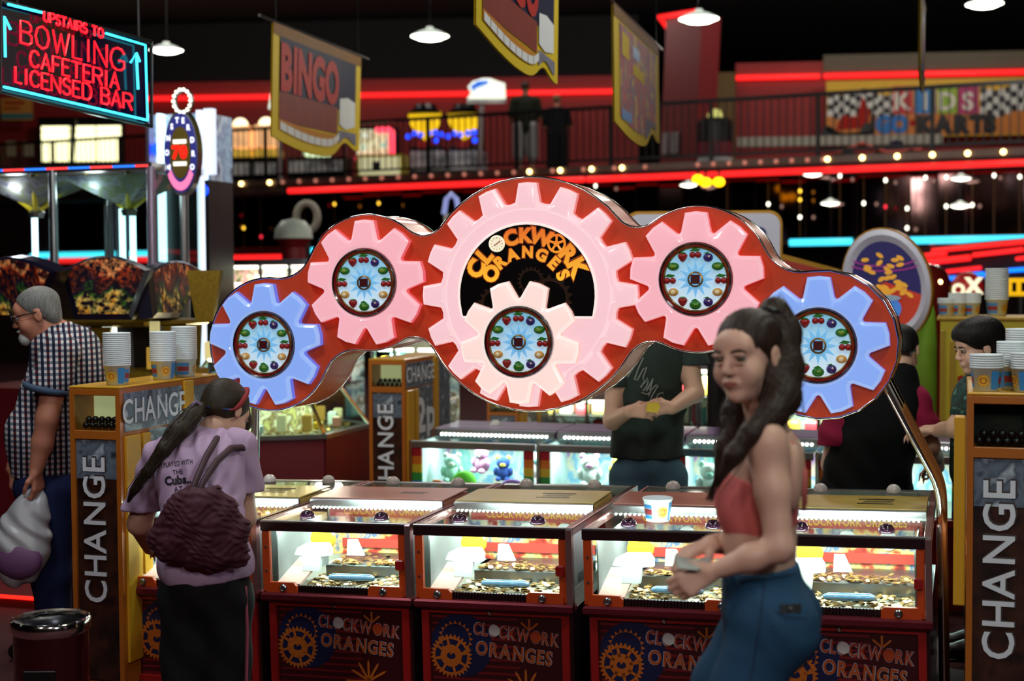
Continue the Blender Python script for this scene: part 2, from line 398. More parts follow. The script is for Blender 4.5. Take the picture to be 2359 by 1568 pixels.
zt = (at(1560, 34, 25.3) - p).z
m = MB(); m.box(0, PL, 0, .6, -.1, zt); m.build('pillar_shaft', mat('pillar_red', (120, 26, 30), .5, var=.1), pil)
m = MB(); m.tube([(-.12, .35, zt - .25), (-.12, -.05, zt - .02), (PL, -.05, zt + .03)], .045, 8); m.build('neon_tube', N_RED, pil, smooth=1.)
for px in (1524, 1557):
    a_ = PM.inverted() @ at(px, 370, 25.4); b_ = PM.inverted() @ at(px + 18, 305, 25.3)
    m = MB(); m.box(a_.x, a_.x + .14, -.06, 0, a_.z + .1, b_.z, .02); m.build('wall_box', mat('box_grey', (150, 140, 140), .5), pil)
# ---- ground floor back wall
GM, GLn = frame2(at(-200, 700, 31), at(2600, 690, 25))
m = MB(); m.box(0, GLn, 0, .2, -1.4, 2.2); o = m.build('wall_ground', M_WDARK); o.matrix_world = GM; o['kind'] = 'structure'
# ------------------------------------------------------------------ pendant lamps
M_LAMPG = mat('lamp_glow', (255, 252, 235), .4, emit=(255, 250, 230), es=7., var=0)
M_SHADE = mat('lamp_shade_white', (225, 225, 215), .4, emit=(225, 235, 220), es=.8, var=.02)
def pendant(px, py, d, wpx, label, e=60, rod=None, grp='round pendant lamps of the hall'):
    p = at(px, py, d); R = wpx / 2 / FPX * d
    t = thing('pendant_lamp', label, 'lamp', loc=p, group=grp)
    m = MB(); m.lathe([(R * .97, -.01), (R * .6, -.05 * R / .25), (0, -.075 * R / .25)], 24); m.build('diffuser', M_LAMPG, t, smooth=1.)
    m = MB(); m.lathe([(R, -.01), (R * .98, .0), (R * .55, R * .22), (R * .2, R * .34), (.04, R * .45)], 24); m.build('shade', M_SHADE, t, smooth=1.)
    m = MB(); m.cyl((0, 0, R * .45), (0, 0, rod or 7.4 - p.z), .012, n=6); m.build('rod', M_RAILB, t)
    if e: lamp('pendant_light', 'POINT', p - Vector((0, 0, .25)), e, (1, .97, .88), .2)
pendant(383, 114, 17, 76, 'pendant lamp just right of the neon bowling sign')
pendant(990, 82, 18, 88, 'pendant lamp hanging between the two leftmost yellow banners')
pendant(1238, 50, 13, 62, 'small pendant lamp in front of the yellow banner cut off by the frame')
pendant(1610, 42, 17, 92, 'pendant lamp beside the top of the red pillar')
pendant(2268, 8, 19, 84, 'pendant lamp in the corner above the go-kart banner')
for px, py, d, wp, lb in ((1398, 408, 20.5, 40, 'mirror reflection built as a small lamp, right of the largest gear'), (1586, 425, 20.2, 42, 'mirror reflection built as a small lamp, left of the golden lamps'), (1872, 401, 19.6, 44, 'mirror reflection built as a small lamp touching the red neon below the railing'), (1913, 467, 19.4, 46, 'lower mirror reflection built as a small lamp, left of the oval sign'), (2214, 410, 18.2, 48, 'upper of two reflections built as small lamps above the paired cup stacks'), (2212, 473, 18.2, 48, 'lower of two reflections built as small lamps above the paired cup stacks')):
    q = fx(px, py, .75 if py > 440 else .35); pendant(px, py, (FM @ q).y, wp * .96, lb, 0, -.02 - q.z, 'mirror reflections built as small lamps')  # the pendants' reflections in the mirror panels, built as lamp shapes
# ------------------------------------------------------------------ the clockwork gear sign
SIGN_O = at(1222, 680, 6.05)
SIGN_M = Matrix.Translation(SIGN_O) @ Matrix.Rotation(-TH, 4, 'Z')
SIGN_I = SIGN_M.inverted()
def son(px, py):
    p = SIGN_I @ onplane(px, py, SIGN_O, BX); return (p.x, p.z)
sign = thing('gear_sign', 'big red sign of lit pink and blue gears above the coin pushers', 'sign', M=SIGN_M)
def arc(c, r, a0, a1, n):
    return [(c[0] + r * math.cos(a0 + (a1 - a0) * i / n), c[1] + r * math.sin(a0 + (a1 - a0) * i / n)) for i in range(n + 1)]
cB1 = son(622, 793); cP1 = son(848, 651); cC = son(1222, 678); cP2 = son(1607, 643); cB2 = son(1893, 794)
circ = [(cB1, .30), (cP1, .299), (cC, .497), (cP2, .299), (cB2, .298)]
def fillet(c1, r1, c2, r2, rf, up):
    d = math.dist(c1, c2); a = r1 + rf; b = r2 + rf
    x = (d * d + a * a - b * b) / (2 * d); h = math.sqrt(max(a * a - x * x, 0))
    ex = ((c2[0] - c1[0]) / d, (c2[1] - c1[1]) / d); ey = (-ex[1], ex[0]); s = 1 if up else -1
    return (c1[0] + ex[0] * x + ey[0] * h * s, c1[1] + ex[1] * x + ey[1] * h * s)
def ang(c, p): return math.atan2(p[1] - c[1], p[0] - c[0])
def outline():
    RT = [.17, .11, .11, .16]; RB = [.16, .11, .12, .15]; pts = []
    prev = PI * 1.0
    for i in range(5):                       # over the top, left to right (clockwise)
        c, r = circ[i]
        if i < 4:
            fc = fillet(c, r, circ[i + 1][0], circ[i + 1][1], RT[i], True)
            a1 = ang(c, fc); a0 = prev
            while a1 > a0: a1 -= 2 * PI
            pts += arc(c, r, a0, a1, 14)
            b0 = ang(fc, c); b1 = ang(fc, circ[i + 1][0])
            while b1 < b0: b1 += 2 * PI
            if b1 - b0 > PI: b1 -= 2 * PI
            pts += arc(fc, RT[i], b0, b1, 8)[1:-1]
            prev = ang(circ[i + 1][0], fc)
    for i in range(4, -1, -1):               # back along the bottom
        c, r = circ[i]
        if i > 0:
            fc = fillet(circ[i - 1][0], circ[i - 1][1], c, r, RB[i - 1], False)
            a1 = ang(c, fc); a0 = prev
            while a1 > a0: a1 -= 2 * PI
            pts += arc(c, r, a0, a1, 16)
            b0 = ang(fc, c); b1 = ang(fc, circ[i - 1][0])
            while b1 < b0: b1 += 2 * PI
            if b1 - b0 > PI: b1 -= 2 * PI
            pts += arc(fc, RB[i - 1], b0, b1, 8)[1:-1]
            prev = ang(circ[i - 1][0], fc)
        else:
            a1 = PI; a0 = prev
            while a1 > a0: a1 -= 2 * PI
            pts += arc(c, r, a0, a1, 16)[:-1]
    return pts
OUT = outline()
M_SIGNRED = mat('sign_red_face', (224, 78, 46), .28, var=.05, coat=.5, bump=0)
M_SIGNSIDE = mat('sign_orange_side', (190, 92, 48), .35, var=.05, coat=.3)
M_CHROME = mat('chrome', (215, 212, 205), .12, 1., var=.03)
M_STEEL = mat('brushed_steel', (170, 172, 175), .28, 1., var=.1, vscale=30)
mb = MB(); mb.prism(OUT, 0, .30, cap0=False, cap1=True); mb.build('body_side', M_SIGNSIDE, sign, smooth=.6)
mb = MB(); mb.prism(OUT, -.004, .004); mb.build('face_panel', M_SIGNRED, sign, smooth=.6)
mb = MB()
for y in (-.002, .30): mb.tube([(u, y, v) for u, v in OUT], .0055, 6, closed=True)
mb.build('edge_trim', M_CHROME, sign, smooth=3.2)
def gear_poly(n, R, r, wt, wb, ph=PI / 2, k=2):
    pts = []
    for i in range(n):
        a = ph - 2 * PI * i / n
        hb = wb / 2 / r; ht = wt / 2 / R
        pts += [(r * math.cos(a + hb), r * math.sin(a + hb)), (R * math.cos(a + ht), R * math.sin(a + ht)),
                ((R + .002) * math.cos(a), (R + .002) * math.sin(a)),
                (R * math.cos(a - ht), R * math.sin(a - ht)), (r * math.cos(a - hb), r * math.sin(a - hb))]
        a2 = a - PI / n
        pts.append(((r - .004) * math.cos(a2), (r - .004) * math.sin(a2)))
    return pts
def inset(pts, d):
    n = len(pts); out = []
    for i in range(n):
        p0 = Vector(pts[i - 1]); p = Vector(pts[i]); p1 = Vector(pts[(i + 1) % n])
        e0 = (p - p0).normalized(); e1 = (p1 - p).normalized()
        n0 = Vector((e0.y, -e0.x)); n1 = Vector((e1.y, -e1.x)); m = (n0 + n1)
        m = m / max(.5, 1 + n0.dot(n1))
        out.append((p.x + m.x * d, p.y + m.y * d))
    return out
def gear_mesh(pts, hole, y0, y1, c):
    """clockwise polygon; layered so its edges are rounded over; material 0 face, 1 flank, 2 bevel"""
    mb = MB(); n = len(pts)
    L = [(pts, y0, 0), (inset(pts, .002), y0 + (y1 - y0) * .62, 1), (inset(pts, .007), y0 + (y1 - y0) * .86, 2), (inset(pts, .016), y1, 2)]
    hp = []
    for (u, v) in L[-1][0]:
        a = math.atan2(v, u); hp.append((hole * math.cos(a), hole * math.sin(a)))
    mid = [((a[0] * .35 + b[0] * .65), (a[1] * .35 + b[1] * .65)) for a, b in zip(L[-1][0], hp)]
    L.append((mid, y1 - .004, 0))
    L.append(([(u * 1.06, v * 1.06) for u, v in hp], y1 - .002, 0)); L.append((hp, y1 + .012, 2))
    vs_ = []; 
    for P, y, m in L: vs_ += [(c[0] + u, y, c[1] + v) for u, v in P]
    for k in range(len(L) - 1):
        mb.m = L[k + 1][2]
        mb.add([], []) 
        fs = [(k * n + i, k * n + (i + 1) % n, (k + 1) * n + (i + 1) % n, (k + 1) * n + i) for i in range(n)]
        mb.f += fs; mb.mi += [mb.m] * n; mb.sm += [False] * n
    mb.v = vs_
    return mb
def gearmats(nm, face, flank, bevel, e):
    r = []
    for k, c, s in (('face', face, e), ('flank', flank, e * .85), ('bevel', bevel, e)):
        r.append(mat(f'gear_{nm}_{k}', tuple(v * .55 for v in c), .22, emit=c, es=s, var=.06, coat=.6))
    return r
G_BLUE = gearmats('blue', (142, 178, 255), (112, 128, 250), (160, 192, 255), .80)
G_PINK = gearmats('pink', (255, 184, 196), (250, 108, 118), (255, 192, 202), .84)
G_PALE = gearmats('pale', (255, 206, 214), (250, 150, 150), (255, 212, 216), .86)
G_WARM = gearmats('warm', (255, 222, 214), (250, 190, 175), (255, 232, 224), .92)
# fruit symbols round the dials
M_FRED = mat('fruit_red', (150, 25, 25), .4, emit=(150, 25, 25), es=.12)
M_FGRN = mat('fruit_green', (40, 110, 30), .4, emit=(40, 120, 30), es=.12)
M_FLIM = mat('fruit_lime', (120, 150, 40), .4, emit=(120, 150, 40), es=.12)
M_FPUR = mat('fruit_purple', (60, 35, 110), .4, emit=(60, 35, 110), es=.12)
M_FORG = mat('fruit_orange', (205, 150, 70), .4, emit=(210, 150, 70), es=.15)
M_FCRM = mat('fruit_cream', (235, 215, 170), .4, emit=(235, 215, 170), es=.15)
FRM = [M_FRED, M_FGRN, M_FLIM, M_FPUR, M_FORG, M_FCRM]
def fruit(kind):
    mb = MB(); s = .0215
    if kind == 'strawberry':
        mb.m = 0; mb.lathe([(0, -1.0 * s), (.45 * s, -.7 * s), (.85 * s, -.1 * s), (.95 * s, .35 * s), (.6 * s, .75 * s), (0, .8 * s)], 10)
        mb.m = 1; mb.lathe([(.8 * s, .7 * s), (.3 * s, .95 * s), (0, .95 * s)], 6)
    elif kind == 'cherry':
        mb.m = 0; mb.ball((-.55 * s, 0, -.25 * s), .62 * s, 10, 6); mb.ball((.55 * s, 0, -.25 * s), .62 * s, 10, 6)
        mb.m = 1; mb.prism([(-1.1 * s, .5 * s), (-.3 * s, 1.05 * s), (1.0 * s, .8 * s), (.4 * s, .35 * s)], -.25 * s, .1 * s)
    elif kind == 'plum':
        mb.m = 3; mb.ball((0, 0, -.1 * s), .95 * s, 10, 6, (1, .8, .9)); mb.m = 1; mb.prism([(-.9 * s, .7 * s), (0, .95 * s), (.3 * s, .6 * s)], -.4 * s, 0)
        mb.m = 5; mb.ball((.25 * s, -.7 * s, .1 * s), .2 * s, 6, 4)
    elif kind == 'lime':
        mb.m = 1; mb.ball((0, 0, 0), 1.0 * s, 10, 6, (1.15, .8, .8)); mb.m = 2; mb.ball((0, -.3 * s, 0), .72 * s, 8, 5, (1.1, .8, .7))
    elif kind == 'melon':
        mb.m = 1; mb.ball((0, 0, 0), 1.0 * s, 10, 6, (1.15, .8, .9)); mb.m = 2; mb.ball((.1 * s, -.3 * s, .1 * s), .6 * s, 8, 5, (1.2, .9, .6)); mb.m = 1; mb.prism([(-.9 * s, .8 * s), (0, 1.2 * s), (.6 * s, .8 * s)], -.3 * s, 0)
    else:
        mb.m = 4; mb.ball((0, 0, 0), .92 * s, 10, 6, (1.1, .8, .85)); mb.m = 5; mb.ball((0, -.3 * s, 0), .6 * s, 8, 5, (1, .9, .9))
    return mb
FRUIT_ME = {}
ORDER = ['cherry', 'plum', 'lime', 'cherry', 'orange', 'plum', 'melon', 'strawberry', 'orange', 'cherry', 'lime', 'strawberry']
M_RIMR = mat('dial_rim_red', (120, 18, 24), .25, coat=.6, emit=(120, 16, 22), es=.25)
M_RIMB = mat('dial_rim_dark', (30, 10, 12), .25, coat=.6)
M_GOLD = mat('gold_rim', (170, 128, 66), .3, .7, var=.1)
M_DIAL = mat('dial_face', (150, 200, 225), .35, emit=(150, 196, 222), es=.62, var=.05, coat=.4)
M_STAR = mat('dial_star', (118, 182, 224), .35, emit=(118, 182, 226), es=.6, var=.03)
M_DKRED = mat('dial_hub', (80, 14, 18), .4)
def dial(parent, c, y, R=.1515):
    o = MB()
    o.m = 1; o.lathe([(R, y + .02), (R, y - .012), (R * .97, y - .018), (R * .93, y - .012)], 40, (c[0], 0, c[1]), axis=1, cap=False)
    o.m = 0; o.lathe([(R * .93, y - .012), (R * .885, y - .004)], 40, (c[0], 0, c[1]), axis=1, cap=False)
    o.build('dial_rim', [M_RIMR, M_RIMB], parent, smooth=.6)
    o = MB(); o.lathe([(R * .89, y - .004), (R * .86, y - .010), (R * .83, y - .002)], 40, (c[0], 0, c[1]), axis=1, cap=False); o.build('dial_ring', M_GOLD, parent, smooth=.6)
    o = MB(); o.lathe([(0, y - .001), (R * .84, y - .001), (R * .84, y + .012)], 40, (c[0], 0, c[1]), axis=1)
    o.build('dial_face', gradmat('dial_face_%d' % round(c[0] * 1000), (206, 224, 238), (128, 188, 220), 2, c[1] - R * .8, c[1] + R * .7, .35, .62), parent)
    o = MB(); p = []
    for i in range(24):
        rr = R * (.50 if i % 2 == 0 else .26); a = PI / 2 + 2 * PI * i / 24; p.append((c[0] + rr * math.cos(a), c[1] + rr * math.sin(a)))
    cen = (c[0], y - .004, c[1]); o.add([(u, y - .0025, v) for u, v in p] + [cen], [(i, (i + 1) % 24, 24) for i in range(24)])
    o.build('dial_star', M_STAR, parent)
    o = MB(); o.lathe([(R * .22, y), (R * .21, y - .010), (R * .175, y - .012), (R * .165, y - .006)], 20, (c[0], 0, c[1]), axis=1, cap=False); o.build('dial_hub_ring', M_GOLD, parent, smooth=.6)
    o = MB(); h = R * .12; o.box(c[0] - h, c[0] + h, y - .012, y, c[1] - h, c[1] + h, .002); o.build('dial_hub', M_DKRED, parent)
    for i, k in enumerate(ORDER):
        a = PI / 2 - 2 * PI * i / 12; pos = (c[0] + R * .69 * math.cos(a), y - .005, c[1] + R * .69 * math.sin(a))
        if k not in FRUIT_ME:
            f = fruit(k).build('fruit_symbol', FRM, parent, smooth=1.0); FRUIT_ME[k] = f.data; f.location = pos
        else:
            f = bpy.data.objects.new('fruit_symbol', FRUIT_ME[k]); COL.objects.link(f); f.parent = parent; f.location = pos
SG = gear_poly(9, .277, .204, .094, .128)
for nm, px, py, gm, lab in (('b', 617, 793, G_BLUE, 'blue lit gear low at the left end'), ('p', 847, 651, G_PINK, 'pink lit gear left of the big gear'),
                        ('p', 1606, 643, G_PINK, 'pink lit gear right of the big gear'), ('b', 1887, 795, G_BLUE, 'blue lit gear low at the right end')):
    c = son(px, py)
    g = gear_mesh(SG, .153, 0, -.05, c).build('gear', gm, sign, smooth=.35); g['label'] = lab
    dial(g, c, -.036)
BG = gear_poly(16, .476, .396, .084, .112)
cc = son(1221, 679)
big = gear_mesh(BG, .36, 0, -.05, cc).build('gear', G_PALE, sign, smooth=.35); big['label'] = 'largest pale pink gear in the middle'
mb = MB(); mb.lathe([(.365, -.038), (.36, -.046), (0, -.046)], 48, (cc[0], 0, cc[1]), axis=1); mb.build('gear_disc', G_PALE[0], big, smooth=.6)
# black title panel: a disc cut off below
Rp = .298; zc = cc[1] - .094
def segment(R, z0, n=40):
    a0 = math.asin((z0 - cc[1] + .0) / R); return arc(cc, R, a0, PI - a0, n)
M_BLACKP = mat('title_panel_black', (10, 7, 8), .2, coat=.5, var=.02)
mb = MB(); mb.prism(segment(Rp, zc - .0), -.052, -.044); mb.build('title_panel', M_BLACKP, big)
mb = MB(); mb.tube([(u, -.051, v) for u, v in segment(Rp + .004, zc)], .006, 6, closed=True); mb.build('panel_lip', G_WARM[2], big, smooth=3.2)
cw = son(1207, 786)
SG2 = gear_poly(9, .262, .19, .09, .122, ph=-PI / 2)
gi = gear_mesh(SG2, .153, -.046, -.085, cw).build('gear', G_WARM, sign, smooth=.35); gi['label'] = 'cream lit gear low inside the largest gear'
dial(gi, cw, -.072)
m = MB()
for gx, gz, gr in ((.10, -.015, .10), (-.13, -.04, .085), (.02, .06, .06)):
    pg = gear_poly(18, gr, gr * .88, gr * .07, gr * .18); q = [(cc[0] + gx + u, -.0528, cc[1] + gz + v) for u, v in pg]; h_ = [(cc[0] + gx + gr * .72 * math.cos(math.atan2(v, u)), -.0528, cc[1] + gz + gr * .72 * math.sin(math.atan2(v, u))) for u, v in pg]; n = len(q)
    if gz > -.05: m.add(q + h_, [(i, (i + 1) % n, n + (i + 1) % n, n + i) for i in range(n)])
m.build('faint_gears', mat('faint_brown', (44, 24, 14), .3, emit=(40, 20, 10), es=.15), big)
# title lettering on two arcs
M_LET = gradmat('title_letters', (240, 190, 50), (206, 100, 32), 2, -.02, .27, .3, emit=.85)
M_LETE = mat('title_letter_edge', (150, 60, 15), .35, emit=(150, 60, 15), es=.25)
M_CREAM = mat('clock_cream', (245, 235, 205), .35, emit=(245, 235, 205), es=.55)
def arc_text(mb, word, c, R, a0, a1, hs, y, off=0., skew=0):
    n = len(word)
    for i, ch in enumerate(word):
        if ch == '*': continue
        t = i / (n - 1); a = math.radians(a0 + (a1 - a0) * t)
        h = hs(t); ux = Vector((math.sin(a), 0, -math.cos(a))); uy = Vector((math.cos(a), 0, math.sin(a)))
        p = Vector((c[0] + R * math.cos(a), y, c[1] + R * math.sin(a)))
        put_text(mb, ch, p - uy * h * .5, ux, uy, h / .73, off)
for off, y, m_ in ((.10, -.0535, M_LETE), (.055, -.0545, M_LET)):
    mb = MB()
    arc_text(mb, 'CL*CKW*RK', cc, .253, 153, 26, lambda t: .060 + .014 * abs(2 * t - 1), y, off)
    arc_text(mb, 'ORANGES', cc, .183, 149, 27, lambda t: .047 + .008 * abs(2 * t - 1) + (.010 if t < .01 else 0), y, off)
    mb.build('title_lettering', m_, big)
a = math.radians(152 - 125 * 2 / 8); pc = (cc[0] + .253 * math.cos(a), cc[1] + .253 * math.sin(a))
mb = MB(); mb.lathe([(.036, -.052), (.036, -.056), (.031, -.058), (.031, -.055), (0, -.055)], 20, (pc[0], 0, pc[1]), axis=1); mb.build('clock_face', M_CREAM, big)
mb = MB()
for i in range(12):
    b = 2 * PI * i / 12; mb.box(pc[0] + .025 * math.cos(b) - .0016, pc[0] + .025 * math.cos(b) + .0016, -.0565, -.055, pc[1] + .025 * math.sin(b) - .0016, pc[1] + .025 * math.sin(b) + .0016)
mb.tube([(pc[0] - .012, -.057, pc[1] - .008), (pc[0], -.057, pc[1]), (pc[0] + .016, -.057, pc[1] + .012)], .0022, 5)
mb.build('clock_hands', M_LETE, big)
a = math.radians(152 - 125 * 6 / 8); pw = (cc[0] + .253 * math.cos(a), cc[1] + .253 * math.sin(a))
mb = MB(); mb.tube([(pw[0] + .036 * math.cos(2 * PI * i / 20), -.055, pw[1] + .036 * math.sin(2 * PI * i / 20)) for i in range(20)], .0055, 5, closed=True)
for i in range(5):
    b = 2 * PI * i / 5 + .3; mb.cyl((pw[0], -.055, pw[1]), (pw[0] + .034 * math.cos(b), -.055, pw[1] + .034 * math.sin(b)), .0045, .006, 5)
mb.lathe([(.012, -.052), (.012, -.06), (0, -.06)], 10, (pw[0], 0, pw[1]), axis=1)
mb.build('title_wheel', M_LET, big)
# chrome support tubes at both ends
EX = .0
def arm(pts, r=.021):
    mb = MB(); q = []
    P_ = [Vector(p) for p in pts]
    for i, p in enumerate(P_):                       # rounded elbows
        if 0 < i < len(P_) - 1:
            for t in (0, .25, .5, .75, 1):
                a_ = p + (P_[i - 1] - p).normalized() * .07; b_ = p + (P_[i + 1] - p).normalized() * .07
                q.append(a_ * (1 - t) ** 2 + p * 2 * t * (1 - t) + b_ * t * t)
        else: q.append(p)
    mb.tube(q, r, 10); return mb
x0, z0 = son(2030, 880); x1, z1 = son(2168, 1130); zb = -SIGN_O.z
for y in (.05, .24):
    o = arm([(x0 - .06, y, z0 + .16), (x0 + .01, y, z0), (x1, y, z1), (x1 + .02, y, zb)]).build('support_tube', M_CHROME, sign, smooth=1.)
xl, zl = son(532, 880)
for y in (.05, .24):
    o = arm([(xl + .1, y, zl + .12), (xl, y, zl), (xl - .01, y, .80 - SIGN_O.z)]).build('support_tube', M_CHROME, sign, smooth=1.)
# ------------------------------------------------------------------ row of coin pushers
PTL = at(600, 1199, 5.97); PTR = at(2144, 1240, 5.15)
pa = (PTR - PTL).normalized(); pb = Vector((0, 0, 1)).cross(pa).normalized(); pu = pa.cross(pb).normalized()
BANK = frame_M(PTL, pa, pu)           # x along the row, y away, z up, origin at the glass top's front left corner
BANKI = BANK.inverted()
def bank_s(px):
    n = pb; p = onplane(px, 1199 + (px - 600) * 41 / 1544, PTL, n); return (BANKI @ p).x
ZF = -(PTL.z + PTR.z) / 2 + .02       # floor in the bank's frame
PW = .66
M_PRED = mat('pusher_red', (150, 24, 22), .3, coat=.4, var=.1)
M_PORG = mat('pusher_orange', (196, 70, 24), .35, coat=.3, var=.08)
M_PDARK = mat('pusher_dark', (34, 12, 16), .3, coat=.3)
M_SILL = mat('sill_maroon', (120, 40, 50), .22, .6, var=.06)
M_POST = mat('post_chrome', (190, 150, 150), .22, .85, var=.08)
M_GLASS = glassmat('clear_glass')
M_WHITE = mat('white_plastic', (232, 236, 236), .4, var=.03)
M_COIN = mat('coin_copper', (176, 138, 84), .3, .8, var=.35, vscale=90)
M_LED = mat('led_white', (255, 255, 250), .3, emit=(255, 244, 236), es=14., var=0)
M_DECKY = mat('deck_yellow', (196, 172, 84), .35, coat=.3, var=.05)
M_DECKP = mat('deck_pink', (190, 122, 108), .35, coat=.3, var=.05)
M_BLK = mat('black_plastic', (16, 15, 17), .35)
M_BED = mat('steel_bed', (190, 186, 172), .3, .7, var=.15, vscale=25)
M_ART = printmat('cabinet_artwork', [(120, 30, 28), (190, 60, 45), (232, 196, 120), (70, 110, 160), (236, 230, 200), (150, 40, 36)], 11., detail=3)
M_PANEL = mat('panel_maroon', (58, 12, 16), .3, coat=.3, var=.15)
M_PNAVY = mat('print_navy', (22, 26, 62), .4); M_PSTR = mat('print_stripe', (112, 20, 26), .4)
M_PORN = gradmat('print_orange', (196, 104, 30), (150, 40, 26), 2, ZF + .05, -.38, .4)
M_PGRN = mat('print_gear', (186, 96, 30), .4, var=.15); M_PEDGE = mat('print_outline', (150, 140, 150), .4)
M_PRIZE = mat('prize_blue', (120, 160, 200), .15, .3, coat=.8, var=.3, vscale=40)
M_YEL = mat('hopper_yellow', (235, 180, 40), .35, coat=.3)
M_KNOB = mat('knob_dark', (40, 16, 34), .2, coat=.6)
M_KNOBW = mat('knob_grey', (210, 208, 204), .3, coat=.4)
def ring_gear(mb, c, y, R, n, wid, sp, hub):
    p = gear_poly(n, R, R * .88, R * .05, R * .16); q = [(c[0] + u, y, c[1] + v) for u, v in p]
    r = R - wid; h = [(c[0] + r * math.cos(math.atan2(v, u)), y, c[1] + r * math.sin(math.atan2(v, u))) for u, v in p]
    k = len(q); mb.add(q + h, [(i, (i + 1) % k, k + (i + 1) % k, k + i) for i in range(k)])
    for i in range(sp):
        a = 2 * PI * i / sp + .2; e = Vector((math.cos(a), 0, math.sin(a))); t = Vector((-e.z, 0, e.x)) * R * .07; o = Vector((c[0], y, c[1]))
        mb.add([o + e * hub * .7 - t, o + e * (r + .003) - t * .8, o + e * (r + .003) + t * .8, o + e * hub * .7 + t], [(0, 1, 2, 3)])
    v_ = [(c[0] + hub * math.cos(2 * PI * i / 18), y, c[1] + hub * math.sin(2 * PI * i / 18)) for i in range(18)]
    w_ = [(c[0] + hub * .42 * math.cos(2 * PI * i / 18), y, c[1] + hub * .3 * math.sin(2 * PI * i / 18)) for i in range(18)]
    mb.add(v_ + w_, [(i, (i + 1) % 18, 18 + (i + 1) % 18, 18 + i) for i in range(18)])
def make_pusher(deck, label):
    W = PW; r = thing('coin_pusher', label, 'arcade machine', M=BANK.copy(), group='coin pushers of the front row')
    zs = -.30
    # cabinet below the sill
    m = MB(); m.box(.012, W - .012, .03, 1.20, ZF, zs - .03); m.build('cabinet', M_PDARK, r)
    m = MB()
    for x0, x1 in ((.02, .05), (W - .055, W - .025)): m.box(x0, x1, .012, .032, ZF, zs - .036, .003)
    m.box(.05, W - .055, .012, .032, zs - .062, zs - .036, .003); m.box(.05, W - .055, .012, .032, ZF, ZF + .05, .003)
    m.build('lower_frame', M_PRED, r)
    p = MB(); p.box(.05, W - .055, .026, .034, ZF + .05, zs - .062); panel = p.build('front_panel', M_PANEL, r)
    # printed artwork on the panel
    xa, xb, za, zb = .05, W - .055, ZF + .05, zs - .062; y = .0252
    m = MB()
    for i in range(12):
        z = zb - .02 - i * .028; m.box(xa + .01, xb - .18, y, .026, z, z + .009)
    m.build('print_stripes', M_PSTR, panel)
    m = MB(); cg = (xa + .088, zb - .175)
    m.prism(arc((cg[0] + .045, cg[1] + .045), .13, 0, 2 * PI, 24)[:-1], y - .0006, .026); m.build('print_patch', M_PNAVY, panel)
    m = MB(); ring_gear(m, (cg[0] + .02, cg[1] + .072), y - .0010, .072, 20, .012, 0, .0); ring_gear(m, cg, y - .0016, .088, 30, .020, 8, .046); m.build('print_gear', M_PGRN, panel)
    up = Vector((.10, 0, .995)).normalized(); ux = Vector((.995, 0, -.10)).normalized()
    for off, yy, mm in ((.05, y - .0012, M_PEDGE), (.018, y - .0020, M_PORN)):
        m = MB(); put_text(m, 'CLOCKWORK', (xa + .362, yy, zb - .098), ux, up, .070, off, .70, .02); put_text(m, 'ORANGES', (xa + .352, yy, zb - .178), ux, up, .078, off, .80, .04)
        m.build('panel_lettering', mm, panel)
    lw = text2d('CLOCKWORK', .070, 0, .70, .02)[2]
    for pre, mm, yy in (('CL', mat('print_clock', (196, 190, 184), .4), y - .0028), ('CLOCKW', M_PORN, y - .0028)):
        u = text2d(pre, .070, 0, .70, .02)[2] + .020 - lw / 2; c_ = Vector((xa + .362, yy, zb - .098)) + ux * u + up * .026; m = MB(); rr = .023
        m.add([c_ + ux * rr * math.cos(a) + up * rr * math.sin(a) for a in np.linspace(0, 2 * PI, 19)[:-1]], [tuple(range(18))]); m.build('print_disc', mm, panel)
    m = MB(); cx_, cz_ = xa + .40, zb - .30
    for a in (30, 60, 90, 120, 150):
        e = Vector((math.cos(math.radians(a)), 0, math.sin(math.radians(a)))); t = Vector((-e.z, 0, e.x)) * .005; o = Vector((cx_, y - .001, cz_))
        m.add([o - t, o + e * .075 - t, o + e * .09, o + e * .075 + t, o + t], [(0, 1, 2, 3, 4)])
    m.box(cx_ - .10, cx_ + .10, y - .001, .026, cz_ - .012, cz_); o2 = Vector((xa + .42, y - .001, zb - .055))
    for a in (40, 90, 140):
        e = Vector((math.cos(math.radians(a)), 0, math.sin(math.radians(a)))); t = Vector((-e.z, 0, e.x)) * .004
        m.add([o2 - t, o2 + e * .045 - t, o2 + e * .045 + t, o2 + t], [(0, 1, 2, 3)])
    m.build('print_arrow', M_PGRN, panel)
    m = MB(); m.lathe([(.011, .03), (.011, .006), (.006, .0)], 10, (W * .47, 0, zs - .05), axis=1); m.build('panel_lock', M_CHROME, r, smooth=.6)
    # sill
    m = MB(); m.box(.0, W, -.022, .05, zs - .036, zs, .008); m.build('sill', M_SILL, r)
    # window frame
    m = MB(); m.box(.0, W - .024, -.004, .02, -.042, -.003, .003); m.build('top_bar', M_PDARK, r)
    m = MB(); m.box(0, W, -.006, .016, -.006, .004, .002); m.build('top_edge', M_STEEL, r)
    for x0, x1 in ((.004, .036), (W - .056, W - .026)):
        m = MB(); m.box(x0, x1, 0, .02, zs, -.042, .003); m.build('window_post', M_PORG, r)
    m = MB(); m.box(W - .024, W, -.012, .02, zs - .03, .0, .004); m.build('corner_post', M_POST, r)
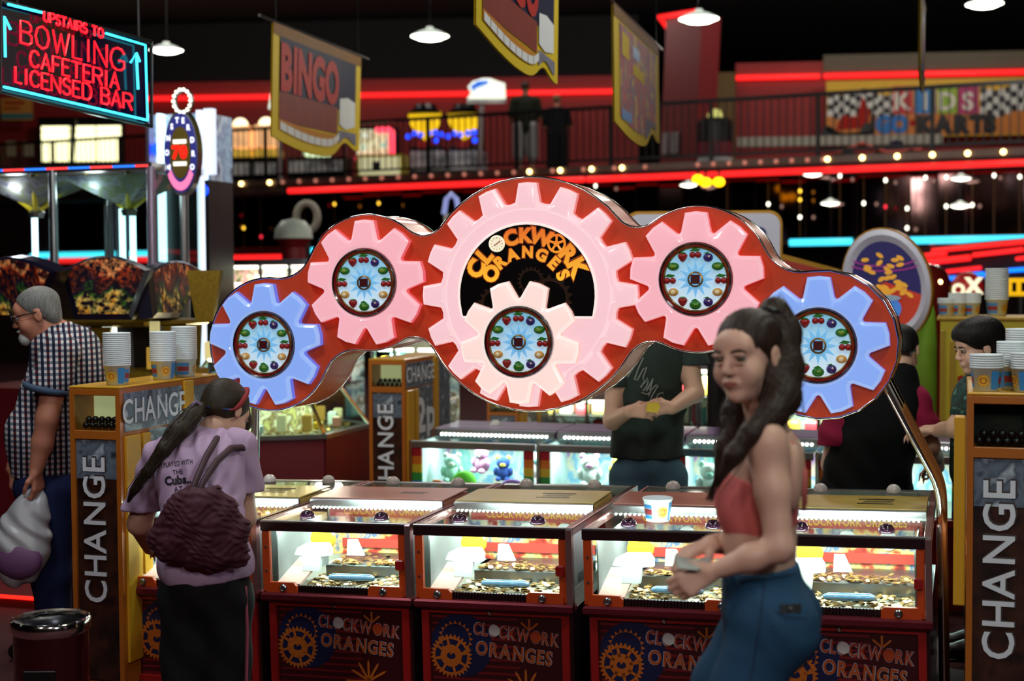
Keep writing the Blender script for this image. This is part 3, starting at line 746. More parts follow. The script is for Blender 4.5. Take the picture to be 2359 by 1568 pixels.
    for x0, x1, s in ((.02, .155, 1), (W - .19, W - .04, -1)):
        m = MB(); pr = [(x0, zs), (x1, zs), (x1, zs + .028), (x1 - .012, zs + .042), (x0 + .012, zs + .042), (x0, zs + .03)]
        m.prism(pr, -.006, .012); m.build('corner_bracket', M_PORG, r)
        m = MB(); cx_ = (x0 + x1) / 2 + .01 * s; m.lathe([(.016, -.004), (.016, -.012), (.011, -.016), (.009, -.012), (0, -.012)], 14, (cx_, 0, zs + .02), axis=1); m.build('lock', M_STEEL, r, smooth=.6)
    m = MB(); m.box(W - .066, W - .034, -.014, .004, -.19, -.145, .006); m.build('latch', M_PRED, r)
    m = MB()
    for z in (-.11, -.21): m.lathe([(.006, 0), (.005, -.004), (0, -.004)], 8, (.02, 0, z), axis=1)
    m.build('screws', M_STEEL, r)
    m = MB(); m.box(.036, W - .056, .006, .011, zs + .03, -.042); m.build('front_glass', M_GLASS, r)
    m = MB(); m.box(.012, W - .03, .02, .455, -.008, -.003); m.build('lid_glass', M_GLASS, r)
    m = MB(); m.box(.012, W - .03, .80, 1.17, -.006, -.001); m.build('rear_glass', M_GLASS, r)
    for x0, x1 in ((0, .012), (W - .028, W)):
        m = MB(); m.box(x0, x1, .0, 1.2, -.03, .004, .002); m.build('side_rail', M_POST, r)
    m = MB(); m.box(.012, W - .028, 1.17, 1.2, -.042, .003, .002); m.build('rear_bar', M_STEEL, r)
    # lamp header and deck
    m = MB(); m.box(.012, W - .03, .455, .475, -.016, .026, .004); m.build('lamp_header', M_STEEL, r)
    m = MB(); m.slab([(.012, .475, .024), (W - .03, .475, .024), (W - .03, .80, .028), (.012, .80, .028)], .006); m.box(.012, W - .03, .475, .80, -.02, .02); m.build('deck', deck, r)
    m = MB()
    for k in range(10): m.slab([(W * .55 + k * .012, .62, .031), (W * .55 + k * .012 + .006, .62, .031), (W * .55 + k * .012 + .02, .67, .0318), (W * .55 + k * .012 + .014, .67, .0318)], .0012)
    if deck is M_DECKY: m.box(W * .52, W * .75, .585, .60, .028, .0325); m.box(W * .52, W * .75, .69, .705, .028, .0345)
    m.build('deck_print', M_BLK, r)
    m = MB()
    for k in range(30): m.ball((.03 + (W - .09) * k / 29, .448, -.012), .0055, 6, 4)
    m.build('led_strip', M_LED, r, smooth=3.2)
    m = MB()
    for k in range(24): m.ball((.03 + (W - .09) * k / 23, .808, -.010), .0055, 6, 4)
    m.build('led_strip', M_LED, r, smooth=3.2)
    # knobs on the glass
    for x in (.16, W - .17):
        m = MB(); m.lathe([(.030, -.002), (.032, .004), (.030, .014), (.022, .026), (.010, .032), (0, .033)], 16, (x, .11, 0)); m.build('lid_knob', M_KNOB, r, smooth=3.2)
        m = MB(); m.lathe([(.034, 0), (.034, .006), (.031, .020), (.022, .032), (.010, .038), (0, .039)], 16, (x - .02, 1.12, 0)); m.build('rear_knob', M_KNOBW, r, smooth=3.2)
    # inside
    m = MB(); m.box(.036, W - .056, .03, .66, zs - .03, zs + .014); m.build('bed', M_BED, r)
    m = MB()
    for k in range(26):
        x = .15 + (W - .34) * k / 25; m.box(x, x + .007, .010, .03, zs + .002, zs + .028)
    m.box(.15, W - .18, .024, .03, zs - .01, zs + .026); m.build('coin_comb', M_PDARK, r)
    m = MB(); m.box(.15, W - .06, .30, .60, zs + .014, zs + .062, .003); m.build('shelf', M_STEEL, r)
    m = MB()
    for k in range(330):
        if k < 210: x, y_, z = random.uniform(.15, W - .08), random.uniform(.03, .29), zs + .017 + random.random() * .012
        else: x, y_, z = random.uniform(.17, W - .08), .305 + abs(random.gauss(0, .07)), zs + .066 + random.random() * .008
        m.X = Matrix.Translation((x, y_, z)) @ Matrix.Rotation(random.gauss(0, .22), 4, 'X') @ Matrix.Rotation(random.gauss(0, .22), 4, 'Y')
        m.prism([(.0115 * math.cos(2 * PI * j / 8), .0115 * math.sin(2 * PI * j / 8)) for j in range(8)], -.001, .001, axis=2)
    m.X = None; tag(m.build('coins', M_COIN, r, fix=False), kind='stuff')
    m = MB(); m.box(.03, W - .05, .60, .612, zs + .05, -.02); back = m.build('back_panel', M_ART, r)
    m = MB(); m.box(.10, W - .06, .592, .60, zs + .085, zs + .125); m.box(.04, W - .05, .594, .60, -.075, -.02); m.build('back_band', mat('band_red', (176, 62, 52), .35), r)
    m = MB()
    for x, z, rr in ((.30, -.115, .036), (.47, -.12, .04)): m.lathe([(rr, .60), (rr, .588), (rr * .8, .586), (rr * .8, .59), (0, .59)], 14, (x, 0, z), axis=1)
    m.build('back_dial', M_WHITE, r)
    m = MB(); put_text(m, 'CLOCKWORK ORANGES', (W * .5, .5925, -.063), (1, 0, 0), (0, 0, 1), .05, .02, .72); m.build('back_lettering', M_YEL, r)
    # token arm: a white T with a tilted plate, and its yellow hopper
    m = MB(); yA = .13
    m.prism([(.085, -.165), (.10, -.135), (.14, -.115), (.235, -.112), (.25, -.135), (.25, -.165), (.205, -.170), (.195, -.235), (.12, -.235), (.125, -.170)], yA, yA + .025)
    m.build('token_arm', M_WHITE, r)
    m = MB(); m.prism([(.275, -.118), (.315, -.118), (.345, -.185), (.270, -.185)], yA + .12, yA + .14); m.build('guide_plate', M_WHITE, r)
    m = MB(); m.lathe([(.052, yA + .06), (.052, yA + .09), (.04, yA + .095)], 16, (.185, 0, -.105), axis=1); m.build('hopper', M_YEL, r, smooth=.6)
    m = MB(); m.slab([(.05, .03, zs + .02), (.155, .03, zs + .02), (.155, .26, zs + .09), (.05, .26, zs + .09)], .012); m.build('coin_chute', mat('chute_pink', (226, 180, 170), .35), r)
    m = MB(); m.tube([(.24, .13, zs + .042), (.26, .13, zs + .044), (.42, .135, zs + .044), (.44, .135, zs + .042)], [.008, .016, .017, .010], 10); m.build('prize_tube', M_PRIZE, r, smooth=1.)
    for x0, x1 in ((.045, .05), (W - .066, W - .06)):
        m = MB(); m.box(x0, x1, .05, .55, zs, -.05); m.build('side_panel', mat('side_grey', (120, 126, 128), .4, var=.2), r)
    L = bpy.data.lights.new('pusher_light', 'AREA'); L.shape = 'RECTANGLE'; L.size = W - .12; L.size_y = .03; L.energy = 9; L.color = (1, .98, .95)
    o = bpy.data.objects.new('pusher_light', L); COL.objects.link(o); o.parent = r; o.location = (W * .48, .43, -.02); o.rotation_euler = (math.radians(-22), 0, 0)
    L2 = bpy.data.lights.new('pusher_light', 'AREA'); L2.shape = 'RECTANGLE'; L2.size = W - .12; L2.size_y = .02; L2.energy = 4; L2.color = (1, .98, .95)  # second light, added behind the top bar to brighten the back panel
    o = bpy.data.objects.new('pusher_light', L2); COL.objects.link(o); o.parent = r; o.location = (W * .48, .035, -.03); o.rotation_euler = (math.radians(68), 0, 0)
    return r
LBL = ['coin pusher with yellow deck at the row\'s left end behind the bending woman', 'coin pusher with pink deck under the left blue gear',
       'coin pusher with yellow deck under the largest gear', 'coin pusher with pink deck and a white cup on its lid', 'coin pusher with yellow deck at the row\'s right end']
spans = [(281, 592), (600, 946), (952, 1317), (1340, 1738), (1742, 2146)]
protoY = make_pusher(M_DECKY, LBL[0]); protoP = make_pusher(M_DECKP, LBL[1])
for i, (a_, b_) in enumerate(spans):
    s0, s1 = bank_s(a_), bank_s(b_)
    M_ = BANK @ Matrix.Translation((s0, 0, 0)) @ Matrix.Diagonal(((s1 - s0) / PW, 1, 1, 1))
    if i == 0: protoY.matrix_world = M_
    elif i == 1: protoP.matrix_world = M_
    else: dup(protoP if i % 2 else protoY, M_, LBL[i])
# ------------------------------------------------------------------ change cabinets
M_CORG = mat('cabinet_orange', (176, 98, 28), .4, coat=.2, var=.06)
M_CYEL = mat('cabinet_yellow', (214, 160, 36), .4, coat=.2, var=.06)
M_GLIT = printmat('glitter_silver', [(52, 58, 70), (110, 124, 138), (86, 96, 110), (190, 205, 214)], 14., detail=2, rough=.3)
M_COPP = printmat('change_panel', [(14, 9, 10), (40, 22, 16), (66, 34, 20), (24, 13, 12)], 7., detail=3, rough=.4)
M_LETW = mat('letter_white', (226, 232, 238), .4, var=.03)
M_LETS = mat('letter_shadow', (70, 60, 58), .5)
M_WARMIN = mat('window_inside', (214, 204, 150), .5, emit=(255, 240, 180), es=.35, var=.15)
M_BALLD = mat('token_dark', (40, 16, 20), .3, coat=.4)
def change_cabinet(M, label):
    r = thing('change_cabinet', label, 'change machine', M=M, group='orange change cabinets')
    W, D, H = .25, .85, 1.32
    m = MB()
    for x0, x1 in ((0, .022), (W - .022, W)): m.box(x0, x1, 0, .03, 0, H, .003)
    m.box(.022, W - .022, 0, .03, H - .03, H, .003); m.box(.022, W - .022, .0, .03, H - .225, H - .185, .003); m.build('front_frame', M_CORG, r)
    m = MB(); m.box(.0, W, .03, D, 0, H - .20); m.box(0, .02, .03, D, H - .2, H); m.box(W - .02, W, .03, D, H - .2, H); m.box(.02, W - .02, .16, D, H - .2, H); m.build('body', M_CORG, r)
    m = MB(); m.box(0, W, 0, D, H, H + .012, .004); m.build('top', M_CYEL, r)
    m = MB(); m.box(.022, W - .022, .012, .03, .02, H - .225); pn = m.build('front_panel', M_COPP, r)
    m = MB(); m.box(.024, W - .024, .009, .012, H - .40, H - .228); m.build('glitter_band', M_GLIT, pn)
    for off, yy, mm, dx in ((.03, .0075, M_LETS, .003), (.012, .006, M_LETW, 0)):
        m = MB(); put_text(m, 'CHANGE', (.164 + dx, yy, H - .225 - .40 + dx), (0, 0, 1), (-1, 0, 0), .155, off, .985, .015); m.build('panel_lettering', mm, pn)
    m = MB(); m.box(.022, W - .022, .15, .158, H - .185, H - .03); m.build('window_back', M_WARMIN, r)
    m = MB(); m.box(.022, W - .022, .01, .014, H - .185, H - .03); m.build('window_glass', M_GLASS, r)
    m = MB()
    for j in range(2):
        for i in range(6 - j): m.ball((.042 + i * .032 + j * .016, .06, H - .168 + j * .026), .016, 8, 6)
    m.build('tokens', M_BALLD, r, smooth=3.2)
    # right-hand side panels
    m = MB(); m.box(W, W + .006, .03, .50, H - .19, H - .02); sp = m.build('side_header', M_GLIT, r)
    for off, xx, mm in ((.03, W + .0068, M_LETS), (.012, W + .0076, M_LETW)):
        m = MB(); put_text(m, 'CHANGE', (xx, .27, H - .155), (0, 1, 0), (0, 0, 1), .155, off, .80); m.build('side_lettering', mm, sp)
    m = MB(); m.box(W, W + .012, .03, .14, .1, H - .21, .003); m.box(W, W + .012, .16, .22, .1, H - .21, .003); m.build('side_strip', M_CYEL, r)
    m = MB(); m.box(W, W + .004, .22, .50, .1, H - .2); s2 = m.build('side_panel', M_GLIT, r)
    m = MB(); put_text(m, '2p', (W + .0055, .37, H - .52), (0, 1, 0), (0, 0, 1), .34, .03); m.build('price_lettering', M_LETW, s2)
    m = MB(); m.box(W, W + .01, .52, .60, 0, H, .003); m.build('side_post', M_CYEL, r)
    m = MB(); m.box(W, W + .005, .61, .84, .1, H - .03); m.build('rear_panel', M_GLIT, r)
    return r
def grid_at(px, py, d, z=None):
    p = at(px, py, d)
    if z is not None: p.z = z
    return Matrix.Translation(p) @ Matrix.Rotation(-TH, 4, 'Z')
def cab_M(px, py, d):
    p = at(px, py, d); h = p.z; p.z = 0
    return Matrix.Translation(p) @ Matrix.Rotation(-TH, 4, 'Z') @ Matrix.Diagonal((1, 1, h / 1.332, 1))
CABL = cab_M(159, 888, 6.13)
c0 = change_cabinet(CABL, 'orange change cabinet behind the bin, three cup stacks on top')
CABR = cab_M(2229, 903, 5.1)
cR = dup(c0, CABR, 'orange change cabinet at the edge opposite, four stacks of white cups on top')
dup(c0, cab_M(849, 826, 9.2), 'orange change cabinet standing by the maroon glass counter')
dup(c0, cab_M(1122, 912, 11.0), 'orange change cabinet half hidden under the largest gear')
for ch in cR.children:
    if ch.name.startswith('window_back'): ch.data = ch.data.copy(); ch.data.materials[0] = M_COPP
# side light box of the right cabinet
m = MB(); m.box(-.045, -.004, .02, .10, .55, 1.24, .004); o = m.build('light_box', M_CYEL); o.matrix_world = CABR; tag(o, 'narrow yellow light box on the side of the change cabinet with cup stacks', 'light box')
# ------------------------------------------------------------------ paper cups
M_CUP = mat('cup_white', (226, 236, 238), .45, var=.03)
M_CBLUE = mat('cup_blue', (60, 140, 205), .45, var=.15, vscale=60); M_CYELL = mat('cup_sun', (236, 176, 40), .45); M_CRED = mat('cup_red', (150, 50, 60), .45, var=.2, vscale=50)
cup_me = {}
def cup_mesh(printed, a0=0.):
    k = (printed, round(a0, 2))
    if k in cup_me: return cup_me[k]
    m = MB(); m.smooth = True
    prof = [(0, .003), (.043, .003), (.044, 0), (.0455, 0), (.055, .082), (.0585, .082), (.0595, .086), (.0585, .090), (.056, .090), (.046, .006), (0, .006)]
    m.lathe(prof, 24)
    if printed:
        def R(z): return .0457 + (z / .082) * .0095
        def patch(a, b, z0, z1, mi, e=.0006):
            n = max(2, int((b - a) / .2)); m.m = mi; vs_ = []
            for i in range(n + 1):
                t = a + (b - a) * i / n + a0
                for z in (z0, z1): vs_.append(((R(z) + e) * math.cos(t), (R(z) + e) * math.sin(t), z))
            m.add(vs_, [(2 * i, 2 * i + 2, 2 * i + 3, 2 * i + 1) for i in range(n)])
        for q in range(2):
            o_ = q * PI - 2.3
            patch(o_ + .55, o_ + 1.15, .006, .074, 1); patch(o_ + 1.2, o_ + 2.3, .028, .05, 3); patch(o_ + 1.2, o_ + 2.3, .052, .066, 1); patch(o_ + 1.2, o_ + 2.3, .012, .026, 1)
            cz = .039; vs_ = []; m.m = 2                   # sun with rays
            for i in range(32):
                rr = .026 if i % 2 else .017; a = 2 * PI * i / 32; z = cz + rr * math.sin(a); t = o_ + a0 + .0 + rr * math.cos(a) / .05
                vs_.append(((R(z) + .0008) * math.cos(t), (R(z) + .0008) * math.sin(t), z))
            vs_.append(((R(cz) + .0008) * math.cos(o_ + a0), (R(cz) + .0008) * math.sin(o_ + a0), cz))
            m.add(vs_, [(i, (i + 1) % 32, 32) for i in range(32)])
            m.m = 3; vs_ = []
            for rr in (.012, .0095):
                for i in range(16):
                    a = 2 * PI * i / 16; z = cz + rr * math.sin(a); t = o_ + a0 + rr * math.cos(a) / .05
                    vs_.append(((R(z) + .0014) * math.cos(t), (R(z) + .0014) * math.sin(t), z))
            m.add(vs_, [(i, (i + 1) % 16, 16 + (i + 1) % 16, 16 + i) for i in range(16)])
    o = m.build('paper_cup', [M_CUP, M_CBLUE, M_CYELL, M_CRED], fix=False); cup_me[k] = o.data
    bpy.data.objects.remove(o); return cup_me[k]
def cup(p, printed, label, group=None, a0=0., s=1.):
    o = bpy.data.objects.new('paper_cup', cup_mesh(printed, a0)); COL.objects.link(o); o.location = p; o.scale = (s, s, s)
    return tag(o, label, 'cup', group)
def cup_stack(p, n, where, a0=0., s=1., step=.0085):
    cup(p, True, f'printed cup under the {where}', None, a0, s)
    for i in range(1, n):
        cup(Vector(p) + Vector((0, 0, i * step * s)), False, f'white cup, {ORD[i]} from the bottom of the {where}', f'cups of the {where}', 0, s)
def topz(M): return (M @ Vector((0, 0, 1.332))).z
zl_ = topz(CABL) + .001
for (x, y), n, w_, a in (((.175, .10), 17, 'front stack beside the checked shirt', .5), ((.19, .45), 16, 'middle stack near the bending woman', 1.2), ((.20, .62), 18, 'rear stack touching the left blue gear', 2.2)):
    p = CABL @ Vector((x, y, 0)); p.z = zl_; cup_stack(p, n, w_, a)
zr_ = topz(CABR) + .001
for (x, y), n, w_, a in (((.065, .08), 6, 'shortest stack on the edge cabinet', .2), ((.16, .18), 11, 'middle stack on the edge cabinet', 1.7), ((.195, .32), 16, 'tallest stack on the edge cabinet', .9), ((.205, .07), 7, 'outermost stack on the edge cabinet', 2.4)):
    p = CABR @ Vector((x, y, 0)); p.z = zr_; cup_stack(p, n, w_, a)
pc_ = BANK @ Vector((bank_s(1489) - .004, .235, .0)); cup(pc_ + pu * .002, True, 'printed paper cup standing alone on a pusher lid', None, 1.0, 1.04)
# ------------------------------------------------------------------ litter bin
bp = at(117, 1420, 5.0); bz_ = bp.z
t = thing('litter_bin', 'round dark red litter bin with chrome rim below the change cabinet', 'bin', loc=(bp.x, bp.y, 0))
m = MB(); m.lathe([(.125, 0), (.128, .02), (.130, bz_ - .05), (.128, bz_ - .05), (.12, .03), (0, .03)], 28); m.build('drum', mat('bin_maroon', (70, 14, 20), .18, .5, coat=.5), t, smooth=.7)
m = MB(); m.lathe([(.130, bz_ - .05), (.137, bz_ - .04), (.138, bz_ - .008), (.130, bz_), (.112, bz_ - .004), (.108, bz_ - .03), (.125, bz_ - .05)], 32, cap=False); m.build('rim', M_CHROME, t, smooth=.9)
m = MB(); m.lathe([(.110, bz_ - .02), (.085, bz_ - .03), (.06, bz_ - .07), (.058, bz_ - .2)], 28, cap=False); m.build('funnel', mat('funnel_dark', (30, 30, 34), .3, .5), t, smooth=.9)
m = MB()
for k in range(12): m.ball((.134 * math.cos(k * PI / 6), .134 * math.sin(k * PI / 6), bz_ - .004), .004, 6, 4)
m.build('rim_studs', M_STEEL, t)
m = MB(); m.box(-.055, .055, -.1335, -.127, .33, .40, .002); m.build('plate', M_BLK, t)
# ------------------------------------------------------------------ red lit step at the left
p = at(10, 1352, 7.9); t = bpy.data.objects.new('trim_4', None); COL.objects.link(t); M4 = Matrix.Translation((p.x - .9, p.y, 0)) @ Matrix.Rotation(-TH, 4, 'Z'); t.matrix_world = M4; ROOTM['trim_4'] = M4.copy(); tag(t, 'low black step edged with a red light strip', kind='structure')
m = MB(); m.box(0, 1.7, .0, 1.1, 0, .05); m.build('step', mat('step_red', (110, 20, 20), .5), t)
m = MB(); m.box(0, 1.7, -.012, .0, .05, .066); m.build('light_strip', neonmat('step_neon', (255, 30, 20), 3.), t)
# ------------------------------------------------------------------ second row: prize pushers with soft toys
B2L = at(945, 1014, 8.25); B2 = Matrix.Translation(B2L) @ Matrix.Rotation(-TH, 4, 'Z'); Z2 = -B2L.z; W2_ = .76
RAIN = [mat('rainbow_' + n_, c, .35) for n_, c in (('red', (170, 30, 40)), ('orange', (210, 110, 30)), ('yellow', (200, 170, 40)), ('green', (50, 140, 60)), ('blue', (40, 110, 190)), ('violet', (70, 50, 120)))]
M_INW = mat('inside_white', (206, 226, 226), .5, var=.1)
M_INART = printmat('prize_art', [(230, 245, 245), (150, 225, 220), (240, 240, 230), (120, 190, 230), (250, 230, 200), (200, 150, 220)], 6., detail=2)
M_PURP = mat('deck_purple', (110, 84, 128), .4, coat=.3)
def prize_pusher(label):
    r = thing('prize_pusher', label, 'arcade machine', M=B2.copy(), group='prize pushers of the second row'); W = W2_
    m = MB(); m.box(0, W, .02, 1.2, Z2, -.34); m.build('cabinet', M_PRED, r)
    m = MB(); m.box(0, W, -.02, .04, -.37, -.33, .006); m.build('sill', M_PRED, r)
    for x0 in (.012, W - .07):
        m = MB()
        for k in range(6): m.m = 5 - k if k < 5 else 0; m.box(x0, x0 + .056, .0, .02, -.33 + k * .048, -.33 + (k + 1) * .048)
        m.build('rainbow_post', RAIN, r)
    m = MB(); m.box(-.006, .012, -.012, .02, -.34, .0, .003); m.build('corner_post', M_CHROME, r)
    m = MB(); m.box(0, W, -.006, .02, -.042, .0, .004); m.build('top_bar', M_STEEL, r)
    m = MB(); m.box(.07, W - .07, .006, .011, -.33, -.042); m.build('front_glass', M_GLASS, r)
    m = MB(); m.box(.012, W, .02, .40, -.006, -.001); m.build('lid_glass', M_GLASS, r)
    m = MB(); m.box(0, W, .40, .43, -.02, .03, .004); m.build('lamp_header', M_STEEL, r)
    m = MB(); m.box(0, W, .43, .85, -.02, .034, .004); m.build('deck', M_PURP, r)
    m = MB()
    for k in range(26): m.ball((.05 + (W - .1) * k / 25, .392, -.004), .009, 6, 4)
    m.build('led_strip', M_LED, r, smooth=3.2)
    m = MB(); m.box(.0, W, .03, .60, -.34, -.325); m.build('bed', M_BED, r)
    m = MB(); m.box(0, W, .60, .62, -.34, -.02); m.build('back_panel', M_INART, r)
    m = MB(); m.box(.0, .008, .03, .6, -.33, -.02); m.build('side_panel', M_INW, r)
    m = MB(); m.lathe([(.036, .03), (.036, .036), (.03, .055), (.015, .066), (0, .068)], 14, (W * .42, .62, 0)); m.build('lid_knob', M_KNOBW, r, smooth=3.2)
    L = bpy.data.lights.new('prize_light', 'AREA'); L.shape = 'RECTANGLE'; L.size = W - .1; L.size_y = .04; L.energy = 7; L.color = (.92, 1, 1)
    o = bpy.data.objects.new('prize_light', L); COL.objects.link(o); o.parent = r; o.location = (W * .5, .36, -.02); o.rotation_euler = (math.radians(-12), 0, 0)
    return r
P2 = prize_pusher('prize pusher full of soft toys beside the change cabinet')
LB2 = ['prize pusher with blue soft toy left of the man in dark shirt', 'prize pusher hidden behind the man in the dark T-shirt', 'prize pusher seen between the girl and the person in black', 'prize pusher behind the person in black']
for i in range(1, 5): dup(P2, B2 @ Matrix.Translation((i * (W2_ + .015), 0, 0)), LB2[i - 1])
TOYC = {'green': (120, 210, 60), 'mint': (190, 240, 225), 'pink': (240, 160, 215), 'orange': (250, 120, 70), 'blue': (40, 150, 215), 'white': (240, 244, 240), 'violet': (190, 120, 220), 'yellow': (240, 210, 80), 'navy': (40, 70, 150), 'aqua': (120, 215, 225)}
def toy(kind, colr, u, v, z, s, label, rz=0., c2='white'):
    p = B2 @ Vector((u, v, Z2 * 0 - .325 + z))
    r = thing('soft_toy', label, 'toy', loc=p, rz=rz - TH)
    ma = mat('plush_' + colr, TOYC[colr], .9, var=.12, vscale=30, bump=.3); mb_ = mat('plush_' + c2, TOYC[c2], .9, var=.12, vscale=30, bump=.3)
    if kind == 'bear':
        m = MB(); m.ball((0, 0, .5 * s), .5 * s, 12, 8, (1, .85, 1)); m.build('body', ma, r, smooth=3.2)
        m = MB(); m.ball((0, -.05 * s, 1.2 * s), .42 * s, 12, 8, (1.1, .95, .95)); h = m.build('head', ma, r, smooth=3.2)
        for sx in (-1, 1):
            m = MB(); m.ball((sx * .36 * s, 0, 1.55 * s), .16 * s, 8, 6, (1, .6, 1)); m.build('ear', mb_, h, smooth=3.2)
            m = MB(); m.ball((sx * .5 * s, -.15 * s, .65 * s), .2 * s, 8, 6, (.8, 1, 1.5)); m.build('arm', ma, r, smooth=3.2)
            m = MB(); m.ball((sx * .3 * s, -.4 * s, .16 * s), .2 * s, 8, 6, (1, 1.4, .8)); m.build('leg', ma, r, smooth=3.2)
        m = MB(); m.ball((0, -.4 * s, 1.1 * s), .17 * s, 8, 6, (1.2, .8, .8)); m.build('muzzle', mb_, h, smooth=3.2)
    elif kind == 'cushion':
        m = MB(); m.tube([(.8 * s * math.cos(2 * PI * i / 20), 0, .55 * s + .5 * s * math.sin(2 * PI * i / 20)) for i in range(20)], .13 * s, 8, closed=True); m.build('border', ma, r, smooth=3.2)
        m = MB(); m.ball((0, 0, .55 * s), .75 * s, 14, 8, (1, .25, .62)); m.build('face', mb_, r, smooth=3.2)
    elif kind == 'snake':
        pts = [(-1. * s + 2.2 * s * t, .1 * s * math.sin(6 * t), .75 * s - .55 * s * t) for t in np.linspace(0, 1, 10)]
        m = MB(); m.tube(pts, [.1 * s] + [.17 * s] * 8 + [.24 * s], 10); m.build('body', ma, r, smooth=1.2)
        m = MB(); m.tube(pts[2:6], .178 * s, 10); m.build('band', mb_, r, smooth=1.2)
    elif kind == 'blob':
        m = MB(); m.ball((0, 0, .6 * s), .6 * s, 12, 8, (1.05, .9, 1)); m.build('body', ma, r, smooth=3.2)
        m = MB(); m.ball((0, -.45 * s, .35 * s), .34 * s, 10, 6, (1.1, .7, .7)); m.build('belly', mb_, r, smooth=3.2)
        for sx in (-1, 1):
            m = MB(); m.ball((sx * .45 * s, -.2 * s, .12 * s), .18 * s, 8, 6, (1, 1.3, .7)); m.build('foot', mb_, r, smooth=3.2)
    return r
toy('snake', 'orange', .20, .10, .0, .10, 'orange and pink stripy plush snake lying at the front of the prizes', 0, 'pink')
toy('blob', 'green', .275, .16, .0, .115, 'round bright green plush toy beside the orange snake', .3, 'green')
toy('bear', 'mint', .14, .33, .04, .105, 'pale mint plush toy behind the orange snake', .2)
toy('bear', 'pink', .30, .42, .09, .10, 'pink and white plush toy up against the back panel', -.4)
toy('cushion', 'violet', .58, .14, .0, .085, 'oval white cushion with violet border behind the glass')
toy('bear', 'navy', .44, .40, .05, .09, 'navy plush toy left of the oval cushion', .2, 'yellow')
toy('bear', 'white', .66, .40, .07, .10, 'white plush toy next to the rainbow post', -.2, 'aqua')
toy('blob', 'blue', 1.22, .13, .0, .075, 'blue and black plush ball low in the middle prize pusher', .4, 'navy')
toy('bear', 'white', .98, .38, .04, .115, 'large white plush toy in the middle prize pusher', .2, 'pink')
toy('bear', 'aqua', 1.30, .40, .06, .10, 'aqua plush toy left of the man in the dark T-shirt', -.2, 'green')
toy('bear', 'yellow', 1.14, .42, .09, .08, 'yellow plush toy at the back of the middle prize pusher', .1, 'white')
toy('bear', 'white', 1.70, .30, .02, .12, 'white plush toy right of the man in the dark T-shirt', .2, 'mint')
toy('blob', 'aqua', 1.84, .20, .0, .10, 'aqua plush ball close behind the girl', -.3, 'white')
toy('bear', 'white', 2.44, .20, .0, .12, 'white plush toy seen right of the girl\'s shoulder', .0, 'yellow')
toy('bear', 'mint', 3.10, .25, .0, .12, 'mint plush toy between the person in black and the chrome tubes', .2, 'white')
toy('blob', 'blue', 3.28, .20, .02, .11, 'blue plush ball beside the chrome tubes', .2, 'white')
# ------------------------------------------------------------------ six-sided glass counter
V0 = at(750, 1010, 9.3); zc_ = V0.z; side = .74
cen = Vector((V0.x, V0.y, 0)) + Vector((math.cos(math.radians(132)), math.sin(math.radians(132)), 0)) * side
hx = lambda R, z, a=0: [(R * math.cos(math.radians(312 + 60 * i + a)), R * math.sin(math.radians(312 + 60 * i + a)), z) for i in range(6)]
t = thing('glass_counter', 'six-sided maroon pusher counter with sloping lit glass', 'arcade machine', loc=(cen.x, cen.y, 0))
M_MAR = mat('counter_maroon', (104, 20, 30), .45, var=.12)
def ring6(a, b): return a + b, [(i, (i + 1) % 6, 6 + (i + 1) % 6, 6 + i) for i in range(6)]
for i in range(6):
    a = hx(side, 0); b = hx(side, zc_); j = (i + 1) % 6
    q = [Vector(a[i]) * .985 + Vector(a[j]) * .015, Vector(a[j]) * .985 + Vector(a[i]) * .015]
    m = MB(); m.slab([q[0], q[1], q[1] + Vector((0, 0, zc_)), q[0] + Vector((0, 0, zc_))], -.02); m.build('base_panel', M_MAR, t)
m = MB(); m.add(*ring6(hx(side + .02, zc_), hx(side + .02, zc_ + .03))); m.add(*ring6(hx(side + .02, zc_ + .03), hx(side - .06, zc_ + .03))); m.build('counter_edge', M_STEEL, t)
m = MB(); m.add(hx(side - .05, zc_), [(0, 1, 2, 3, 4, 5)]); m.build('tray', M_BED, t)
for i in range(6):
    a = hx(side - .02, zc_ + .03); b = hx(.36, zc_ + .52); j = (i + 1) % 6
    m = MB(); m.slab([a[i], a[j], b[j], b[i]], .006); m.build('glass_pane', M_GLASS, t)
    m = MB(); m.cyl(a[i], b[i], .014, n=6); m.build('glass_bar', M_CHROME, t)
m = MB(); m.add(*ring6(hx(.40, zc_ + .50), hx(.40, zc_ + .62))); m.add(hx(.40, zc_ + .62), [(0, 1, 2, 3, 4, 5)]); m.build('canopy', mat('canopy_cream', (214, 196, 130), .4, emit=(255, 235, 160), es=.5), t)
m = MB(); m.add(*ring6(hx(.34, zc_), hx(.30, zc_ + .5))); m.build('core', printmat('counter_core', [(70, 60, 40), (200, 190, 120), (120, 90, 60), (235, 230, 190), (140, 60, 50)], 12, emit=.8), t)
m = MB()
for k in range(330):
    a = random.uniform(0, 2 * PI); R = random.uniform(.38, .60); z = zc_ + .012 + random.random() * .03
    m.X = Matrix.Translation((R * math.cos(a), R * math.sin(a), z)) @ Matrix.Rotation(random.gauss(0, .3), 4, 'X')
    m.prism([(.013 * math.cos(2 * PI * j / 8), .013 * math.sin(2 * PI * j / 8)) for j in range(8)], -.0015, .0015, axis=2)
m.X = None; tag(m.build('coins', M_COIN, t, fix=False), kind='stuff')
for k in range(20):
    a = 2 * PI * k / 20 + .1; R = .47 + .06 * (k % 2); h = random.uniform(.05, .13); x, y = R * math.cos(a), R * math.sin(a)
    m = MB(); m.box(x - .03, x + .03, y - .03, y + .03, zc_ + .03, zc_ + .03 + h, .008); m.build('prize_box', [M_WHITE, M_FCRM, M_CLAM if False else M_FORG, M_YEL, M_DECKP][k % 5], t)
m = MB()
